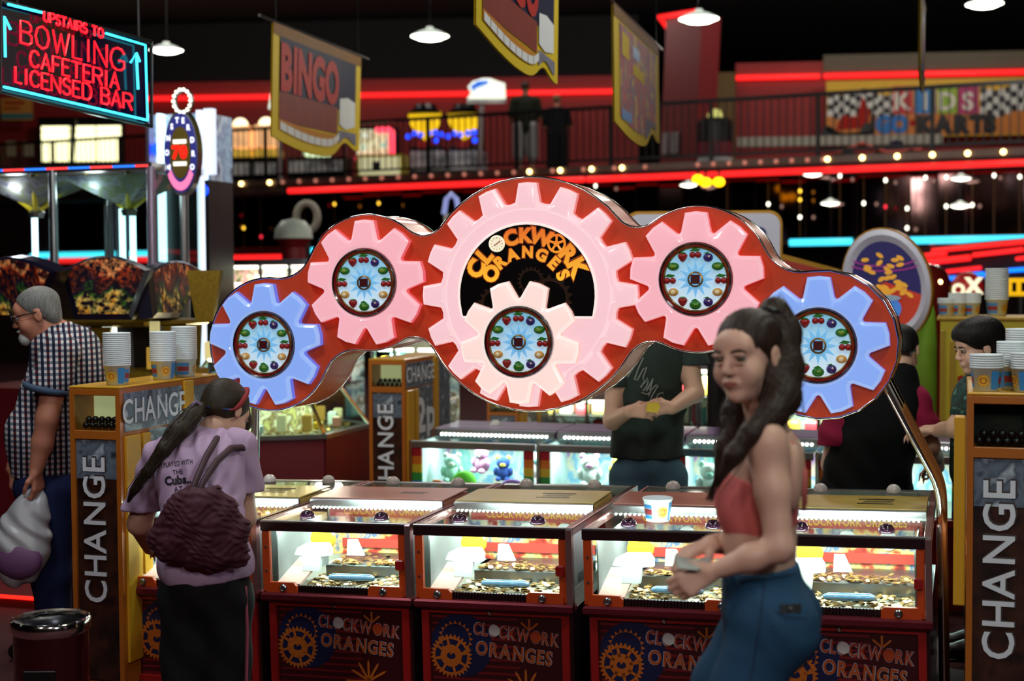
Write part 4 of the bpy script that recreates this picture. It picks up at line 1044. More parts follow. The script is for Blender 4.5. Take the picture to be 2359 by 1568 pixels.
for k in range(40): a = 2 * PI * k / 40; m.ball((.37 * math.cos(a), .37 * math.sin(a), zc_ + .50), .012, 6, 4)
m.build('led_strip', mat('led_warm', (255, 250, 220), .3, emit=(255, 245, 200), es=9, var=0), t)
lamp('counter_light', 'POINT', (cen.x + .45, cen.y - .2, zc_ + .40), 13, (1, .95, .75), .1)
lamp('counter_light', 'POINT', (cen.x - .1, cen.y - .5, zc_ + .40), 13, (1, .95, .75), .1)
# ------------------------------------------------------------------ wall of prize displays behind (ground floor)
def display(name, px0, py0, px1, py1, d, mats, label, cat, rows=2, cols=3, depth=.5, emit=6, col=(1, .95, .85), frame=M_STEEL):
    a = at(px0, py1, d); b = at(px1, py0, d); w_ = (b.x - a.x) / math.cos(TH); z1 = b.z
    r = thing(name, label, cat, M=Matrix.Translation((a.x, a.y, 0)) @ Matrix.Rotation(-TH, 4, 'Z'))
    z0 = max(a.z, .1)
    m = MB(); m.box(0, w_, .02, depth, 0, z0); m.build('base', M_MAR, r)
    m = MB(); m.box(0, w_, depth - .02, depth, z0, z1); m.build('back', mats[0], r)
    m = MB(); m.box(0, w_, 0, depth, z1, z1 + .05); m.build('roof', frame, r)
    for i in range(cols + 1): m = MB(); x = w_ * i / cols; m.box(x - .015, x + .015, 0, .03, z0, z1); m.build('post', frame, r)
    for j in range(rows):
        z = z0 + (z1 - z0) * j / rows; m = MB(); m.box(0, w_, .03, depth - .02, z, z + .015); m.build('shelf', M_STEEL, r)
        for i in range(cols * 2):
            x = w_ * (i + .5) / (cols * 2); h = (z1 - z0) / rows * random.uniform(.45, .8); ww = w_ / cols * .17
            m = MB(); m.box(x - ww, x + ww, .12, .26, z + .016, z + .016 + h, .01); m.build('prize_box', mats[1 + (i + j) % (len(mats) - 1)], r)
    m = MB(); m.box(0, w_, .0, .012, z0 + .02, z1 - .02); m.build('glass', M_GLASS, r)
    m = MB(); m.box(.03, w_ - .03, .05, .09, z1 - .03, z1 - .005); m.build('light_bar', mat('bar_white', (255, 255, 245), .3, emit=(255, 250, 230), es=5, var=0), r)
    L = bpy.data.lights.new('display_light', 'AREA'); L.size = w_ * .8; L.energy = emit; L.color = col; L.shape = 'RECTANGLE'; L.size_y = .1
    o = bpy.data.objects.new('display_light', L); COL.objects.link(o); o.parent = r; o.location = (w_ / 2, .1, z1 - .06); o.rotation_euler = (math.radians(20), 0, 0)
    return r
PB = [mat('prize_' + n_, c, .45, var=.25, vscale=25) for n_, c in (('cream', (226, 214, 180)), ('pink', (220, 130, 160)), ('olive', (150, 140, 70)), ('teal', (80, 160, 160)), ('ruby', (170, 40, 50)), ('gold', (220, 180, 60)), ('sky', (150, 200, 225)))]
M_FLOR = printmat('flower_print', [(60, 70, 40), (190, 170, 130), (225, 130, 150), (110, 110, 70), (236, 214, 190), (200, 80, 110)], 16, emit=.45)
M_SHELFBG = printmat('shelf_print', [(60, 70, 66), (150, 180, 176), (200, 214, 200), (110, 100, 60), (230, 235, 225)], 9, emit=.3)
display('prize_display', 470, 610, 745, 730, 12.5, [M_FLOR, PB[0], PB[1], PB[2]], 'flowered prize display left of the left blue gear', 'display', 1, 4, .5, 20)
display('prize_display', 860, 800, 1010, 985, 11.3, [M_SHELFBG, PB[6], PB[0], PB[5], PB[3]], 'bright prize shelves beyond the left pink gear', 'display', 3, 3, .5, 22, (.9, 1, 1))
display('prize_display', 1130, 915, 1420, 995, 12.8, [M_SHELFBG, PB[5], PB[0], PB[4], PB[2]], 'warm prize shelves below the largest gear', 'display', 2, 4, .5, 18)
display('prize_display', 1560, 850, 1650, 985, 10.6, [M_SHELFBG, PB[0], PB[4], PB[3], PB[5]], 'prize shelves seen between the dark-shirted man and the girl', 'display', 2, 2, .5, 16)
display('prize_display', 1800, 940, 1960, 1010, 11.2, [M_SHELFBG, PB[5], PB[4], PB[0]], 'prize shelves right of the girl\'s ponytail', 'display', 1, 2, .5, 12)
display('prize_display', 500, 800, 800, 960, 13.6, [M_SHELFBG, PB[0], PB[6], PB[1]], 'prize shelves rising behind the maroon glass counter', 'display', 2, 4, .5, 22, (1, 1, .85))
# ------------------------------------------------------------------ neon bowling sign
A_ = at(8, 10, 7.0); B_ = at(5, 205, 7.0); C_ = at(345, 100, 8.0); D_ = at(345, 284, 8.0)
sn = (C_ - A_).cross(B_ - A_).normalized()
if sn.y > 0: sn = -sn
NS = thing('neon_sign', 'hanging neon sign with red words and blue arrows, tilted at the corner', 'sign', loc=B_)
def nsp(px, py, off=0.): return onplane(px, py, A_, sn) + sn * off
M_NBACK = mat('sign_back_navy', (12, 12, 44), .10, 0., spec=.5)
bq = [nsp(2, 203), nsp(347, 286), nsp(347, 98), nsp(2, 6)]
m = MB(); m.slab([p - sn * .03 for p in bq], -.10); m.build('back_panel', M_NBACK, NS, world=True)
m = MB(); m.tube([nsp(0, 210, .0), nsp(349, 291, .0), nsp(349, 96, 0), nsp(0, 2, 0)], .012, 6, closed=True); m.build('sign_frame', M_BLK, NS, world=True)
STROKE = {'A': ['0,0 .5,1 1,0', '.2,.36 .8,.36'], 'B': ['0,0 0,1 .7,1 .95,.85 .95,.65 .7,.53 0,.53', '.7,.53 1,.4 1,.12 .75,0 0,0'], 'C': ['1,.8 .8,.97 .5,1 .2,.9 .03,.65 0,.4 .15,.12 .45,0 .8,.04 1,.2'],
 'D': ['0,0 0,1 .6,1 .9,.8 1,.5 .9,.2 .6,0 0,0'], 'E': ['1,1 0,1 0,0 1,0', '0,.53 .8,.53'], 'F': ['1,1 0,1 0,0', '0,.53 .8,.53'], 'G': ['1,.8 .8,.97 .5,1 .2,.9 .03,.65 0,.4 .15,.12 .45,0 .8,.05 1,.2 1,.45 .6,.45'], 'I': ['.5,0 .5,1'],
 'L': ['0,1 0,0 .95,0'], 'N': ['0,0 0,1 1,0 1,1'], 'O': ['.5,0 .15,.13 0,.5 .15,.87 .5,1 .85,.87 1,.5 .85,.13 .5,0'], 'P': ['0,0 0,1 .75,1 1,.87 1,.62 .75,.48 0,.48'], 'R': ['0,0 0,1 .75,1 1,.87 1,.65 .75,.52 0,.52', '.5,.52 1,0'],
 'S': ['0,.15 .2,.02 .6,0 .95,.12 1,.32 .8,.48 .25,.55 .03,.7 .1,.9 .4,1 .75,.98 .95,.85'], 'T': ['.5,0 .5,1', '0,1 1,1'], 'U': ['0,1 0,.3 .15,.05 .5,0 .85,.05 1,.3 1,1'], 'W': ['0,1 .25,0 .5,.9 .75,0 1,1'], ' ': []}
WID = {'I': .35, 'W': 1.3, ' ': .5, 'O': 1.1, 'G': 1.1, 'B': .9, 'L': .75, 'E': .8, 'F': .8, 'S': .85}
N_SIGNR = neonmat('sign_neon_red', (255, 20, 34), 2.6)
N_SIGNC = neonmat('sign_neon_cyan', (60, 226, 255), 2.6)
def neon_word(word, x0, y0, x1, y1, h, r, gap=.32):
    tot = sum(WID.get(c, 1) + gap for c in word) - gap; x = 0
    mb = MB()
    for c in word:
        w_ = WID.get(c, 1)
        for st in STROKE[c]:
            pts = []
            for q in st.split():
                u, v = map(float, q.split(',')); t = (x + u * w_) / tot
                pts.append(nsp(x0 + (x1 - x0) * t, y0 + (y1 - y0) * t - v * h, .012))
            mb.tube(pts, r, 6)
        x += w_ + gap
    mb.build('neon_word', N_SIGNR, NS, world=True, smooth=1.)
neon_word('UPSTAIRS TO', 97, 48, 234, 89, 22, .0058)
neon_word('BOWLING', 43, 98, 282, 166, 51, .0056)
neon_word('CAFETERIA', 65, 152, 270, 207, 37, .0062)
neon_word('LICENSED BAR', 31, 189, 300, 254, 36, .0062)
for pts in ([(14, 10), (92, 29)], [(240, 77), (331, 104), (336, 277), (4, 200)], [(20, 68), (6, 38), (8, 132)], [(314, 206), (310, 122), (297, 144)], [(318, 142), (310, 122)]):
    m = MB(); m.tube([nsp(a, b, .012) for a, b in pts], .0068, 6); m.build('neon_border', N_SIGNC, NS, world=True, smooth=1.)
for px, py in ((40, 18), (320, 96)):
    p = nsp(px, py); m = MB(); m.cyl(p, Vector((p.x, p.y, 7.4)), .006, n=5); m.build('hanger_wire', M_RAILB, NS, world=True)
# ------------------------------------------------------------------ hanging banners
M_BYEL = mat('banner_yellow', (214, 186, 36), .6, spec=.08, var=.06); M_BTOP = mat('banner_ochre', (128, 88, 22), .6, spec=.08, var=.08)
M_BNAVY = mat('banner_navy', (16, 26, 58), .6, spec=.08, var=.12); M_BRED = mat('banner_red', (178, 44, 36), .6, spec=.08, var=.12); M_BWHT = mat('banner_white', (220, 226, 230), .6, spec=.08, var=.05)
M_BPINK = mat('banner_pink', (128, 56, 46), .6, spec=.08, var=.2, vscale=10); M_BGREY = mat('banner_sketch', (120, 120, 140), .6, spec=.08, var=.5, vscale=18)
M_BORG = mat('banner_orange', (190, 126, 34), .6, spec=.08)
def banner(label, TL, TR, BL, BR, dL, dR, style, tipdrop=0.):
    tl = at(*TL, dL); tr = at(*TR, dR); bl = at(*BL, dL); br = at(*BR, dR)
    t = thing('hanging_banner', label, 'banner', loc=tl)
    n = (tr - tl).cross(bl - tl).normalized()
    if n.y > 0: n = -n
    def S(u, v): return tl * (1 - u) * (1 - v) + tr * u * (1 - v) + bl * (1 - u) * v + br * u * v
    def low(u): return 1 + .10 * math.sin(u * PI * 1.05) - .12 * math.exp(-((u - .80) / .10) ** 2) + (.0 if u < .97 else .0) - .02
    K = 24
    def strip(mb, u0, u1, f0, f1, off, k=K):
        vs_ = []
        for i in range(k + 1):
            u = u0 + (u1 - u0) * i / k
            vs_ += [S(u, f0(u)) + n * off, S(u, f1(u)) + n * off]
        mb.add(vs_, [(2 * i, 2 * i + 2, 2 * i + 3, 2 * i + 1) for i in range(k)])
    m = MB(); strip(m, 0, 1, lambda u: 0, low, .006); strip(m, 0, 1, lambda u: 0, low, -.006); m.build('cloth', M_BYEL, t, world=True)
    m = MB(); strip(m, 0, 1, lambda u: 0, lambda u: .10, .009); m.build('top_hem', M_BTOP, t, world=True)
    m = MB(); m.cyl(S(-.12, -.01), S(1.12, -.01), .012, n=6); m.build('rod', M_RAILB, t, world=True)
    for u in (.03, .97):
        p = S(u, -.01); m = MB(); m.cyl(p, Vector((p.x, p.y, 7.39)), .004, n=4); m.build('hanger_wire', M_RAILB, t, world=True)
    b1 = lambda u: low(u) - .09
    if style == 0:
        m = MB(); strip(m, .06, .93, lambda u: .10, lambda u: .60, .010); m.build('print_field', M_BNAVY, t, world=True)
        m = MB(); strip(m, .06, .70, lambda u: .58, lambda u: .84, .011); m.build('print_block', M_BPINK, t, world=True)
        m = MB(); strip(m, .06, .74, lambda u: .81 + .05 * math.sin(u * 3), b1, .012); m.build('print_band', M_BORG, t, world=True)
        m = MB()
        for i in range(9): strip(m, .07 + i * .073, .07 + i * .073 + .066, lambda u: low(u) - .165, lambda u: low(u) - .095, .014, 3)
        m.build('print_letters', M_BWHT, t, world=True)
        m = MB(); strip(m, .72, .92, lambda u: .46 + .3 * abs(u - .82), lambda u: .78 - .4 * abs(u - .80), .014); m.build('print_figure', M_BWHT, t, world=True)
        m = MB(); strip(m, .72, .94, lambda u: .80, lambda u: low(u) - .05, .0135); m.build('print_sketch', M_BGREY, t, world=True)
        m = MB(); ux = S(1, .4) - S(0, .4); uy = (S(0, 0) - S(0, 1)).normalized(); L = ux.length; ux = ux.normalized(); H = (S(.3, 0) - S(.3, 1)).length
        put_text(m, 'BINGO', S(.385, .545) + n * .016, ux, uy, H * .54, .05, L * .62 / (H * .54) / 3.1, 0); m.build('print_title', M_BRED, t, world=True)
    else:
        m = MB(); strip(m, .10, .90, lambda u: .12, lambda u: low(u) - .10, .010); m.build('print_field', printmat('banner_art', [(60, 50, 90), (150, 60, 80), (190, 90, 80), (90, 80, 120), (210, 170, 60), (170, 90, 90)], 5, rough=.6, coat=0), t, world=True)
        m = MB(); strip(m, .14, .28, lambda u: .16 + .1 * u, lambda u: .36 + .1 * u, .012, 4); strip(m, .36, .60, lambda u: .34 + .1 * u, lambda u: .44 + .1 * u, .012, 4); m.build('print_yellow', M_BYEL, t, world=True)
        m = MB(); strip(m, .36, .50, lambda u: .18 + .1 * u, lambda u: .28 + .1 * u, .012, 4); strip(m, .12, .32, lambda u: .84, lambda u: .93, .013, 4); m.build('print_blue', M_CBLUE, t, world=True)
        m = MB(); strip(m, .62, .88, lambda u: .80, lambda u: low(u) - .06, .012); m.build('print_sketch', M_BGREY, t, world=True)
    return t
banner('yellow banner with red letters on navy, hanging nearest the neon sign', (628, 50), (830, 132), (624, 318), (826, 356), 10, 12.2, 0)
banner('yellow banner cut off by the top frame above the upstairs people', (1096, -240), (1285, -60), (1094, 62), (1282, 204), 7.2, 8.6, 0)
banner('narrow yellow banner with purple print beside the red pillar', (1411, 6), (1515, 108), (1414, 284), (1518, 338), 10, 12.6, 1)
banner('banner seen almost edge-on in front of the go-kart sign', (2119, -40), (2130, 20), (2117, 165), (2128, 224), 10, 11.2, 1)
# ------------------------------------------------------------------ go-kart banner upstairs
W2I = W2.inverted()
def kp(px, py, off=.35):
    o = W2 @ Vector((0, -off, 0)); p = W2I @ onplane(px, py, o, W2.to_3x3() @ Vector((0, 1, 0))); return p
k0 = kp(1903, 318); k1 = kp(2400, 186)
KB = thing('kart_banner', 'wide yellow and orange go-kart banner on the upper right wall', 'banner', M=W2 @ Matrix.Translation((k0.x, -.35, k0.z)))
kw, kh = k1.x - k0.x, kp(1903, 187).z - k0.z
def kq(px, py): p = kp(px, py); return (p.x - k0.x, p.z - k0.z)
m = MB(); m.box(0, kw, 0, .03, 0, kh); m.build('board', mat('kart_yellow', (236, 186, 30), .5), KB)
m = MB(); m.box(.02, kw, -.004, 0, .02, kh * .52); m.build('lower_field', mat('kart_orange', (214, 128, 46), .5, var=.15), KB)
m = MB()
for fx0, fx1, ya, yb, sl in ((1906, 2062, 212, 268, .10), (2258, 2400, 200, 262, -.25)):
    nx = 12 if fx0 < 2000 else 10
    for i in range(nx):
        for j in range(4):
            X = fx0 + (fx1 - fx0) * i / nx; X2 = fx0 + (fx1 - fx0) * (i + 1) / nx; wv = 8 * math.sin(i * .8)
            p = kq(X, ya + (yb - ya) * j / 4 + wv); q = kq(X2, ya + (yb - ya) * (j + 1) / 4 + wv); m.m = (i + j) % 2
            m.box(p[0], q[0], -.010, 0, q[1], p[1])
m.build('checkered_flag', [M_BLK, mat('flag_white', (230, 230, 222), .5)], KB)
for ch, x0, x1, c in (('K', 2057, 2103, (206, 44, 50)), ('I', 2106, 2155, (40, 130, 200)), ('D', 2159, 2204, (150, 190, 40)), ('S', 2207, 2254, (190, 40, 110))):
    a = kq(x0, 262); b = kq(x1, 198); m = MB(); m.box(a[0], b[0], -.016, 0, a[1], b[1]); tl_ = m.build('letter_tile', mat('tile_' + ch.lower(), c, .5), KB)
    m = MB(); put_text(m, ch, ((a[0] + b[0]) / 2, -.018, a[1] + .08), (1, 0, 0), (0, 0, 1), .46, .03); m.build('letter', mat('letter_cream', (240, 236, 220), .5), tl_)
def kword(word, x0, x1, y0, y1, mt, off, dy):
    a = kq(x0, y1); b = kq(x1, y0); v2, fs, wd = text2d(word, 1, off); m = MB()
    put_text(m, word, (a[0], dy, a[1]), (1, 0, 0), (0, 0, 1), (b[1] - a[1]) / .73, off, (b[0] - a[0]) / (wd * (b[1] - a[1]) / .73), 0, False); m.build('banner_word', mt, KB)
kword('GO', 2018, 2092, 266, 304, mat('kart_blue', (30, 120, 200), .5), .09, -.02)
kword('KARTS', 2112, 2294, 264, 306, M_BLK, .09, -.02)
m = MB(); a = kq(2096, 290); b = kq(2108, 276); m.box(a[0], b[0], -.012, 0, a[1], b[1]); m.build('hyphen', M_BRED, KB)
m = MB(); cx_, cz_ = kq(1962, 282); mm = MB()
m.m = 0; m.tube([(cx_ - .5, -.01, cz_ - .1), (cx_ - .2, -.01, cz_ - .25), (cx_ + .35, -.01, cz_ - .22), (cx_ + .42, -.01, cz_ + .15)], .05, 6); m.ball((cx_ - .45, -.01, cz_ - .2), .14, 10, 5, (1, .1, 1)); m.ball((cx_ + .3, -.01, cz_ - .15), .14, 10, 5, (1, .1, 1))
m.m = 1; m.prism([(cx_ - .3, cz_ - .15), (cx_ + .3, cz_ - .1), (cx_ + .35, cz_ + .2), (cx_ + .2, cz_ + .5), (cx_ + .1, cz_ + .1), (cx_ - .2, cz_ + .15)], -.012, 0); m.build('kart_drawing', [M_BLK, M_BRED], KB)
# ------------------------------------------------------------------ things standing on the upper floor
UFZ = (FM @ Vector((3, 2, .12))).z
def upbox(name, px0, py0, px1, d, label, cat, parts, e=None, group=None):
    """a machine on the upper floor from pixel left/right/top at depth d; parts: list of (name, x0,x1,z0,z1,proud,mat) as fractions"""
    a = at(px0, py0, d); b = at(px1, py0, d); w_ = b.x - a.x; h = a.z - UFZ
    t = thing(name, label, cat, M=Matrix.Translation((a.x, a.y, UFZ)) @ Matrix.Rotation(-TH * .5, 4, 'Z'), group=group)
    for (n_, x0, x1, z0, z1, pr, mt) in parts:
        m = MB(); m.box(x0 * w_, x1 * w_, -pr, .5 - pr * .2, z0 * h, z1 * h, .01); m.build(n_, mt, t)
    return t, w_, h
E = lambda n_, c, s: mat(n_, c, .4, emit=c, es=s, var=.2, vscale=8)
M_UW = printmat('grey_print', [(60, 60, 70), (150, 150, 150), (200, 196, 190), (90, 90, 110)], 3, emit=.08)
# lit window at the far left
wi = bpy.data.objects.new('window_1', None); COL.objects.link(wi); a = at(97, 372, 30.8); b = at(279, 290, 30.8); MW = Matrix.Translation(a) @ Matrix.Rotation(-math.radians(2), 4, 'Z'); wi.matrix_world = MW; ROOTM['window_1'] = MW.copy(); tag(wi, 'bright yellow-lit window of the upper floor', kind='structure')
w_, h_ = b.x - a.x, b.z - a.z
for i in range(3):
    x0, x1 = w_ * (0, .36, .70)[i], w_ * (.34, .68, 1)[i]
    m = MB(); m.box(x0, x1, 0, .03, 0, h_ * .84); m.build('pane', mat('window_lit', (255, 252, 200), .4, emit=(255, 250, 190), es=2.2, var=.05), wi)
    m = MB(); m.box(x0, x1, 0, .03, h_ * .87, h_); m.build('fanlight', MATS['window_lit'], wi)
m = MB(); m.box(-.08, w_ + .08, .03, .1, -.08, h_ + .2); m.build('window_frame', M_BLK, wi)
for px, lab, pl in (((150, 372), 'dark pennant shape standing before the lit window', [(0, 0), (.34, 0), (.30, .22), (.42, .36), (.16, .42), (.22, .95), (.12, 1.0), (.1, .5)]),):
    p = at(*px, 29.5); p.z = UFZ; t = thing('advert_figure', lab, 'advert', loc=p); m = MB(); m.prism([(u * 1.1, v * 1.65) for u, v in pl], 0, .04); m.build('board', M_BLK, t)
    m = MB(); m.box(-.02, .45, -.1, .14, 0, .03); m.build('foot', M_BLK, t)
for x0, x1, y0, y1, lab, mt in ((3, 75, 226, 277, 'orange ticket poster on the upper left wall', None), (14, 36, 325, 360, 'small pale notice nearer the corner', mat('notice_a', (190, 176, 140), .5, var=.12)), (54, 76, 325, 360, 'small pale notice nearer the lit window', mat('notice_b', (190, 180, 150), .5, var=.12))):
    a = at(x0, y1, 30.9); b = at(x1, y0, 30.9); t = thing('wall_poster', lab, 'poster', M=Matrix.Translation(a) @ Matrix.Rotation(-math.radians(2), 4, 'Z')); w_, h_ = b.x - a.x, b.z - a.z
    m = MB(); m.box(0, w_, 0, .02, 0, h_); m.build('sheet', mt or mat('ticket_orange', (220, 150, 60), .5, var=.12), t)
    if mt is None:
        m = MB(); m.box(.06, w_ * .75, -.006, 0, h_ * .72, h_ * .86); m.box(.06, w_ * .6, -.006, 0, h_ * .48, h_ * .6); m.build('print_rows', M_BRED, t)
        m = MB(); m.box(0, w_, -.006, 0, h_ * .06, h_ * .30); m.build('print_foot', mat('foot_teal', (60, 130, 130), .5), t)
# arcade cabinets
for i, (x0, x1, y0, lab) in enumerate(((522, 580, 290, 'lamp-topped cabinet left of the first banner'), (582, 640, 288, 'lamp-topped cabinet next to the first banner'))):
    t, w_, h_ = upbox('arcade_cabinet', x0, y0, x1, 27.6, lab + ' upstairs', 'arcade machine', [('body', 0, 1, 0, .5, 0, M_BLK), ('screen', .08, .92, .5, .62, .05, E('cab_yellow', (200, 160, 60), .7)), ('marquee', .1, .9, .66, 1.0, .05, E('cab_warm', (255, 190, 130), .8)), ('coin_panel', .05, .95, .2, .4, .06, M_UW)])
    m = MB(); m.ball((w_ * .5, .1, h_ * 1.0), .16, 10, 6); m.build('dome', E('cab_lamp', (255, 236, 190), 2.0), t, smooth=3.2)
upbox('arcade_cabinet', 660, 340, 800, 27.2, 'long dark arcade cabinet below the first banner upstairs', 'arcade machine', [('body', 0, 1, 0, .75, 0, M_BLK), ('light_panel', .3, .62, .78, 1.0, .05, E('cab_pale', (230, 255, 200), 1.2)), ('coin_panel', .05, .95, .35, .65, .06, M_UW), ('base_lamp', .1, .9, .05, .12, .08, mat('cab_blue', (20, 30, 90), .4))])
t, w_, h_ = upbox('arcade_cabinet', 822, 288, 910, 27.0, 'arcade screen with pink neon border right of the first banner', 'arcade machine', [('body', 0, 1, 0, .98, 0, M_BLK), ('screen', 0, .84, .48, .92, .06, printmat('screen_pale', [(120, 190, 180), (236, 236, 190), (170, 160, 120), (240, 250, 230)], 6, emit=.9))])
m = MB(); m.tube([(w_ * .55, -.1, h_ * .90), (w_ * .95, -.1, h_ * .90), (w_ * .97, -.1, h_ * .87), (w_ * .97, -.1, h_ * .47), (w_ * .95, -.1, h_ * .44), (0, -.1, h_ * .44)], .055, 8); m.build('neon_border', neonmat('neon_pink', (255, 70, 90), 2.2), t, smooth=1.)
upbox('ticket_booth', 822, 356, 930, 26.45, 'yellow-framed booth below the pink neon screen', 'booth', [('body', 0, 1, 0, 1, 0, mat('booth_yellow', (190, 170, 30), .5, var=.12)), ('window', .06, .94, .3, .9, .03, E('booth_pale', (226, 220, 170), .6)), ('hatch', .35, .52, .45, .75, .05, M_BLK)])
for x0, lab in ((938, 'blue-lamped machine with yellow crest left of the white post sign'), (1028, 'blue-lamped machine with yellow crest under the white post sign')):
    t, w_, h_ = upbox('arcade_cabinet', x0, 262, x0 + 86, 27.3, lab, 'arcade machine', [('body', .05, .95, 0, .55, 0, M_BLK), ('front', .1, 1.0, .22, .48, .06, M_UW), ('base_band', 0, 1, .02, .18, .06, mat('cab_blue', (20, 30, 90), .4)), ('slot', .3, .6, .52, .62, .06, mat('cab_red', (200, 50, 40), .5, var=.12))])
    m = MB(); m.prism([(w_ * .5 + .32 * u, h_ * .86 + .34 * v) for u, v in ((-1, .6), (-.6, .75), (0, .6), (.6, .75), (1, .6), (.9, 0), (.5, -.6), (0, -.95), (-.5, -.6), (-.9, 0))], -.1, 0); m.build('crest', E('crest_yellow', (245, 196, 20), 1.1), t)
    m = MB(); m.lathe([(.38, h_ * .98), (.22, h_ * 1.06), (.2, h_ * 1.12), (0, h_ * 1.14)], 14, (w_ * .5, .0, 0)); m.build('hat', M_BLK, t)
    for k, (u, v) in enumerate(((.06, .68), (.24, .72), (.40, .70), (.62, .72), (.78, .73), (.80, .62), (.94, .70))):
        m = MB(); m.ball((w_ * u, -.1, h_ * v), .055, 8, 5); m.build('bulb', neonmat('bulb_blue', (20, 70, 255), 2.4), t, smooth=3.2)
# white post sign with a blue swoosh
a = at(1076, 228, 26.8); b = at(1165, 180, 26.8); t = thing('post_sign', 'white sign with a blue swoosh on a slanting post upstairs', 'sign', loc=(a.x, a.y, a.z)); w_, h_ = b.x - a.x, b.z - a.z
m = MB(); m.prism([(0, 0), (w_, 0), (w_ * .98, h_ * .75), (w_ * .8, h_ * .85), (w_ * .6, h_), (w_ * .4, h_), (w_ * .15, h_ * .85), (w_ * .02, h_ * .6), (w_ * .1, h_ * .3)], 0, .08); m.build('board', E('post_white', (235, 246, 225), .95), t)
m = MB(); m.tube([(w_ * .55, -.02, h_ * .82), (w_ * .3, -.02, h_ * .72), (w_ * .14, -.02, h_ * .55), (w_ * .2, -.02, h_ * .4)], [.03, .06, .05, .02], 6); m.build('swoosh', E('post_blue', (40, 110, 220), .7), t)
m = MB(); m.cyl((w_ * .38, .1, 0), (w_ * .28, .1, UFZ - a.z), .05, n=8); m.build('post', mat('post_grey', (150, 140, 140), .5), t)
m = MB(); m.box(0, w_, .02, .12, -.08, 0); m.build('base_bar', M_UW, t)
a = at(618, 250, 27.0); t = thing('post_sign', 'white and blue sign peeping out behind the first banner', 'sign', loc=a); m = MB(); m.prism([(0, 0), (.35, 0), (.4, .3), (.3, .38), (.05, .28)], 0, .08); m.build('board', MATS['post_white'], t)
m = MB(); m.cyl((.2, .1, 0), (.2, .1, UFZ - a.z), .04, n=6); m.build('post', MATS['post_grey'], t)
# dome-topped bin, kart, pale drum
a = at(1606, 262, 24.6); w_ = (at(1688, 262, 24.6) - a).x; R = w_ / 2; h_ = a.z - UFZ
t = thing('drum_machine', 'black drum with red and white foot bands and lit crown upstairs', 'machine', loc=(a.x + R, a.y, UFZ))
m = MB(); m.lathe([(R, .55), (R, h_ * .86), (R * .8, h_ * .92)], 18); m.build('drum', M_BLK, t, smooth=.6)
m = MB(); m.lathe([(R * .98, .28), (R * .98, .55)], 18); m.build('red_band', mat('drum_red', (120, 20, 40), .5, var=.12), t, smooth=.6)
m = MB(); m.lathe([(R, 0), (R, .28)], 18); m.build('white_band', mat('drum_white', (190, 196, 196), .5, var=.12), t, smooth=.6)
m = MB(); m.lathe([(R * .42, h_ * .90), (R * .42, h_ * .98), (R * .3, h_ * 1.06), (0, h_ * 1.08)], 14); m.build('crown', E('drum_crown', (214, 214, 120), .6), t, smooth=.6)
p = at(2015, 372, 24.2); t = thing('go_kart', 'dark go-kart with a driver behind the upper railing', 'kart', loc=(p.x, p.y, UFZ))
m = MB(); m.box(-.75, .7, -.3, .3, .08, .22, .03); m.prism([(-.7, .2), (-.2, .2), (0, .34), (.35, .38), (.6, .3), (.7, .2)], -.22, .22); m.build('body', M_BLK, t)
for sx in (-.55, .5):
    for sy in (-.36, .36):
        m = MB(); m.lathe([(.08, -.07), (.17, -.07), (.17, .07), (.08, .07)], 14, (sx, sy, .17), axis=1); m.build('wheel', M_BLK, t)
m = MB(); m.tube([(-.7, -.32, .3), (-.3, -.34, .45), (.1, -.32, .3), (.7, -.32, .34)], .035, 6); m.build('side_tube', mat('kart_red', (200, 70, 50), .5, var=.12), t, smooth=1.)
m = MB(); m.prism([(.2, .3), (.45, .3), (.42, .5), (.3, .52)], -.2, .2); m.build('seat', mat('seat_navy', (24, 34, 70), .5), t)
# ------------------------------------------------------------------ left: tall glass prize tower
TP = at(347, 384, 9.6); TM = Matrix.Translation((TP.x, TP.y, 0)) @ Matrix.Rotation(-TH, 4, 'Z'); TZ = TP.z
tw = thing('prize_tower', 'tall glass prize tower with silver posts and yellow claw arms', 'arcade machine', M=TM)
M_LILAC = mat('post_lilac', (176, 160, 186), .25, .7, var=.1); M_TUBE = mat('tube_cool', (220, 245, 250), .3, emit=(200, 240, 255), es=2.2, var=0)
m = MB(); m.box(-1.55, .02, -.02, .68, TZ - .02, TZ + .03); m.build('roof', M_STEEL, tw)
for x, y, mt in ((-.0, .0, M_LILAC), (-.77, 0, M_STEEL), (-1.52, 0, M_STEEL), (-.77, .66, M_STEEL)):
    m = MB(); m.cyl((x, y, .9), (x, y, TZ), .030, n=12); m.build('corner_post', mt, tw, smooth=1.)
m = MB(); m.box(-.02, .02, .64, .68, .3, TZ + .45); m.build('led_post', mat('led_lilac', (220, 226, 245), .3, emit=(214, 226, 250), es=1.1, var=.3, vscale=40), tw)
m = MB()
for k in range(60):
    m.m = (k // 7) % 2; x = -1.5 + k * .025; m.box(x, x + .014, -.03, -.02, TZ - .0, TZ + .014)
tag(m.build('led_strip', [neonmat('edge_red', (255, 60, 60), 1.8), neonmat('edge_blue', (40, 120, 255), 1.8)], tw), kind='stuff')
for x, y in ((-.42, .30), (-.36, .34), (-1.14, .3)):
    m = MB(); m.cyl((x, y, 1.1), (x, y, TZ - .26), .022, n=8); m.build('light_tube', M_TUBE, tw, smooth=1.)
m = MB()
for k in range(22):
    x = -.70 + k * .011 ; m.box(x, x + .007, .5 + .03 * math.sin(k * 1.7), .505 + .03 * math.sin(k * 1.7), 1.0, TZ - .22)
m.build('silver_curtain', mat('curtain_silver', (170, 176, 190), .25, .9, var=.3, vscale=20), tw)
M_CLAWY = mat('claw_yellow', (196, 176, 40), .4, coat=.2)
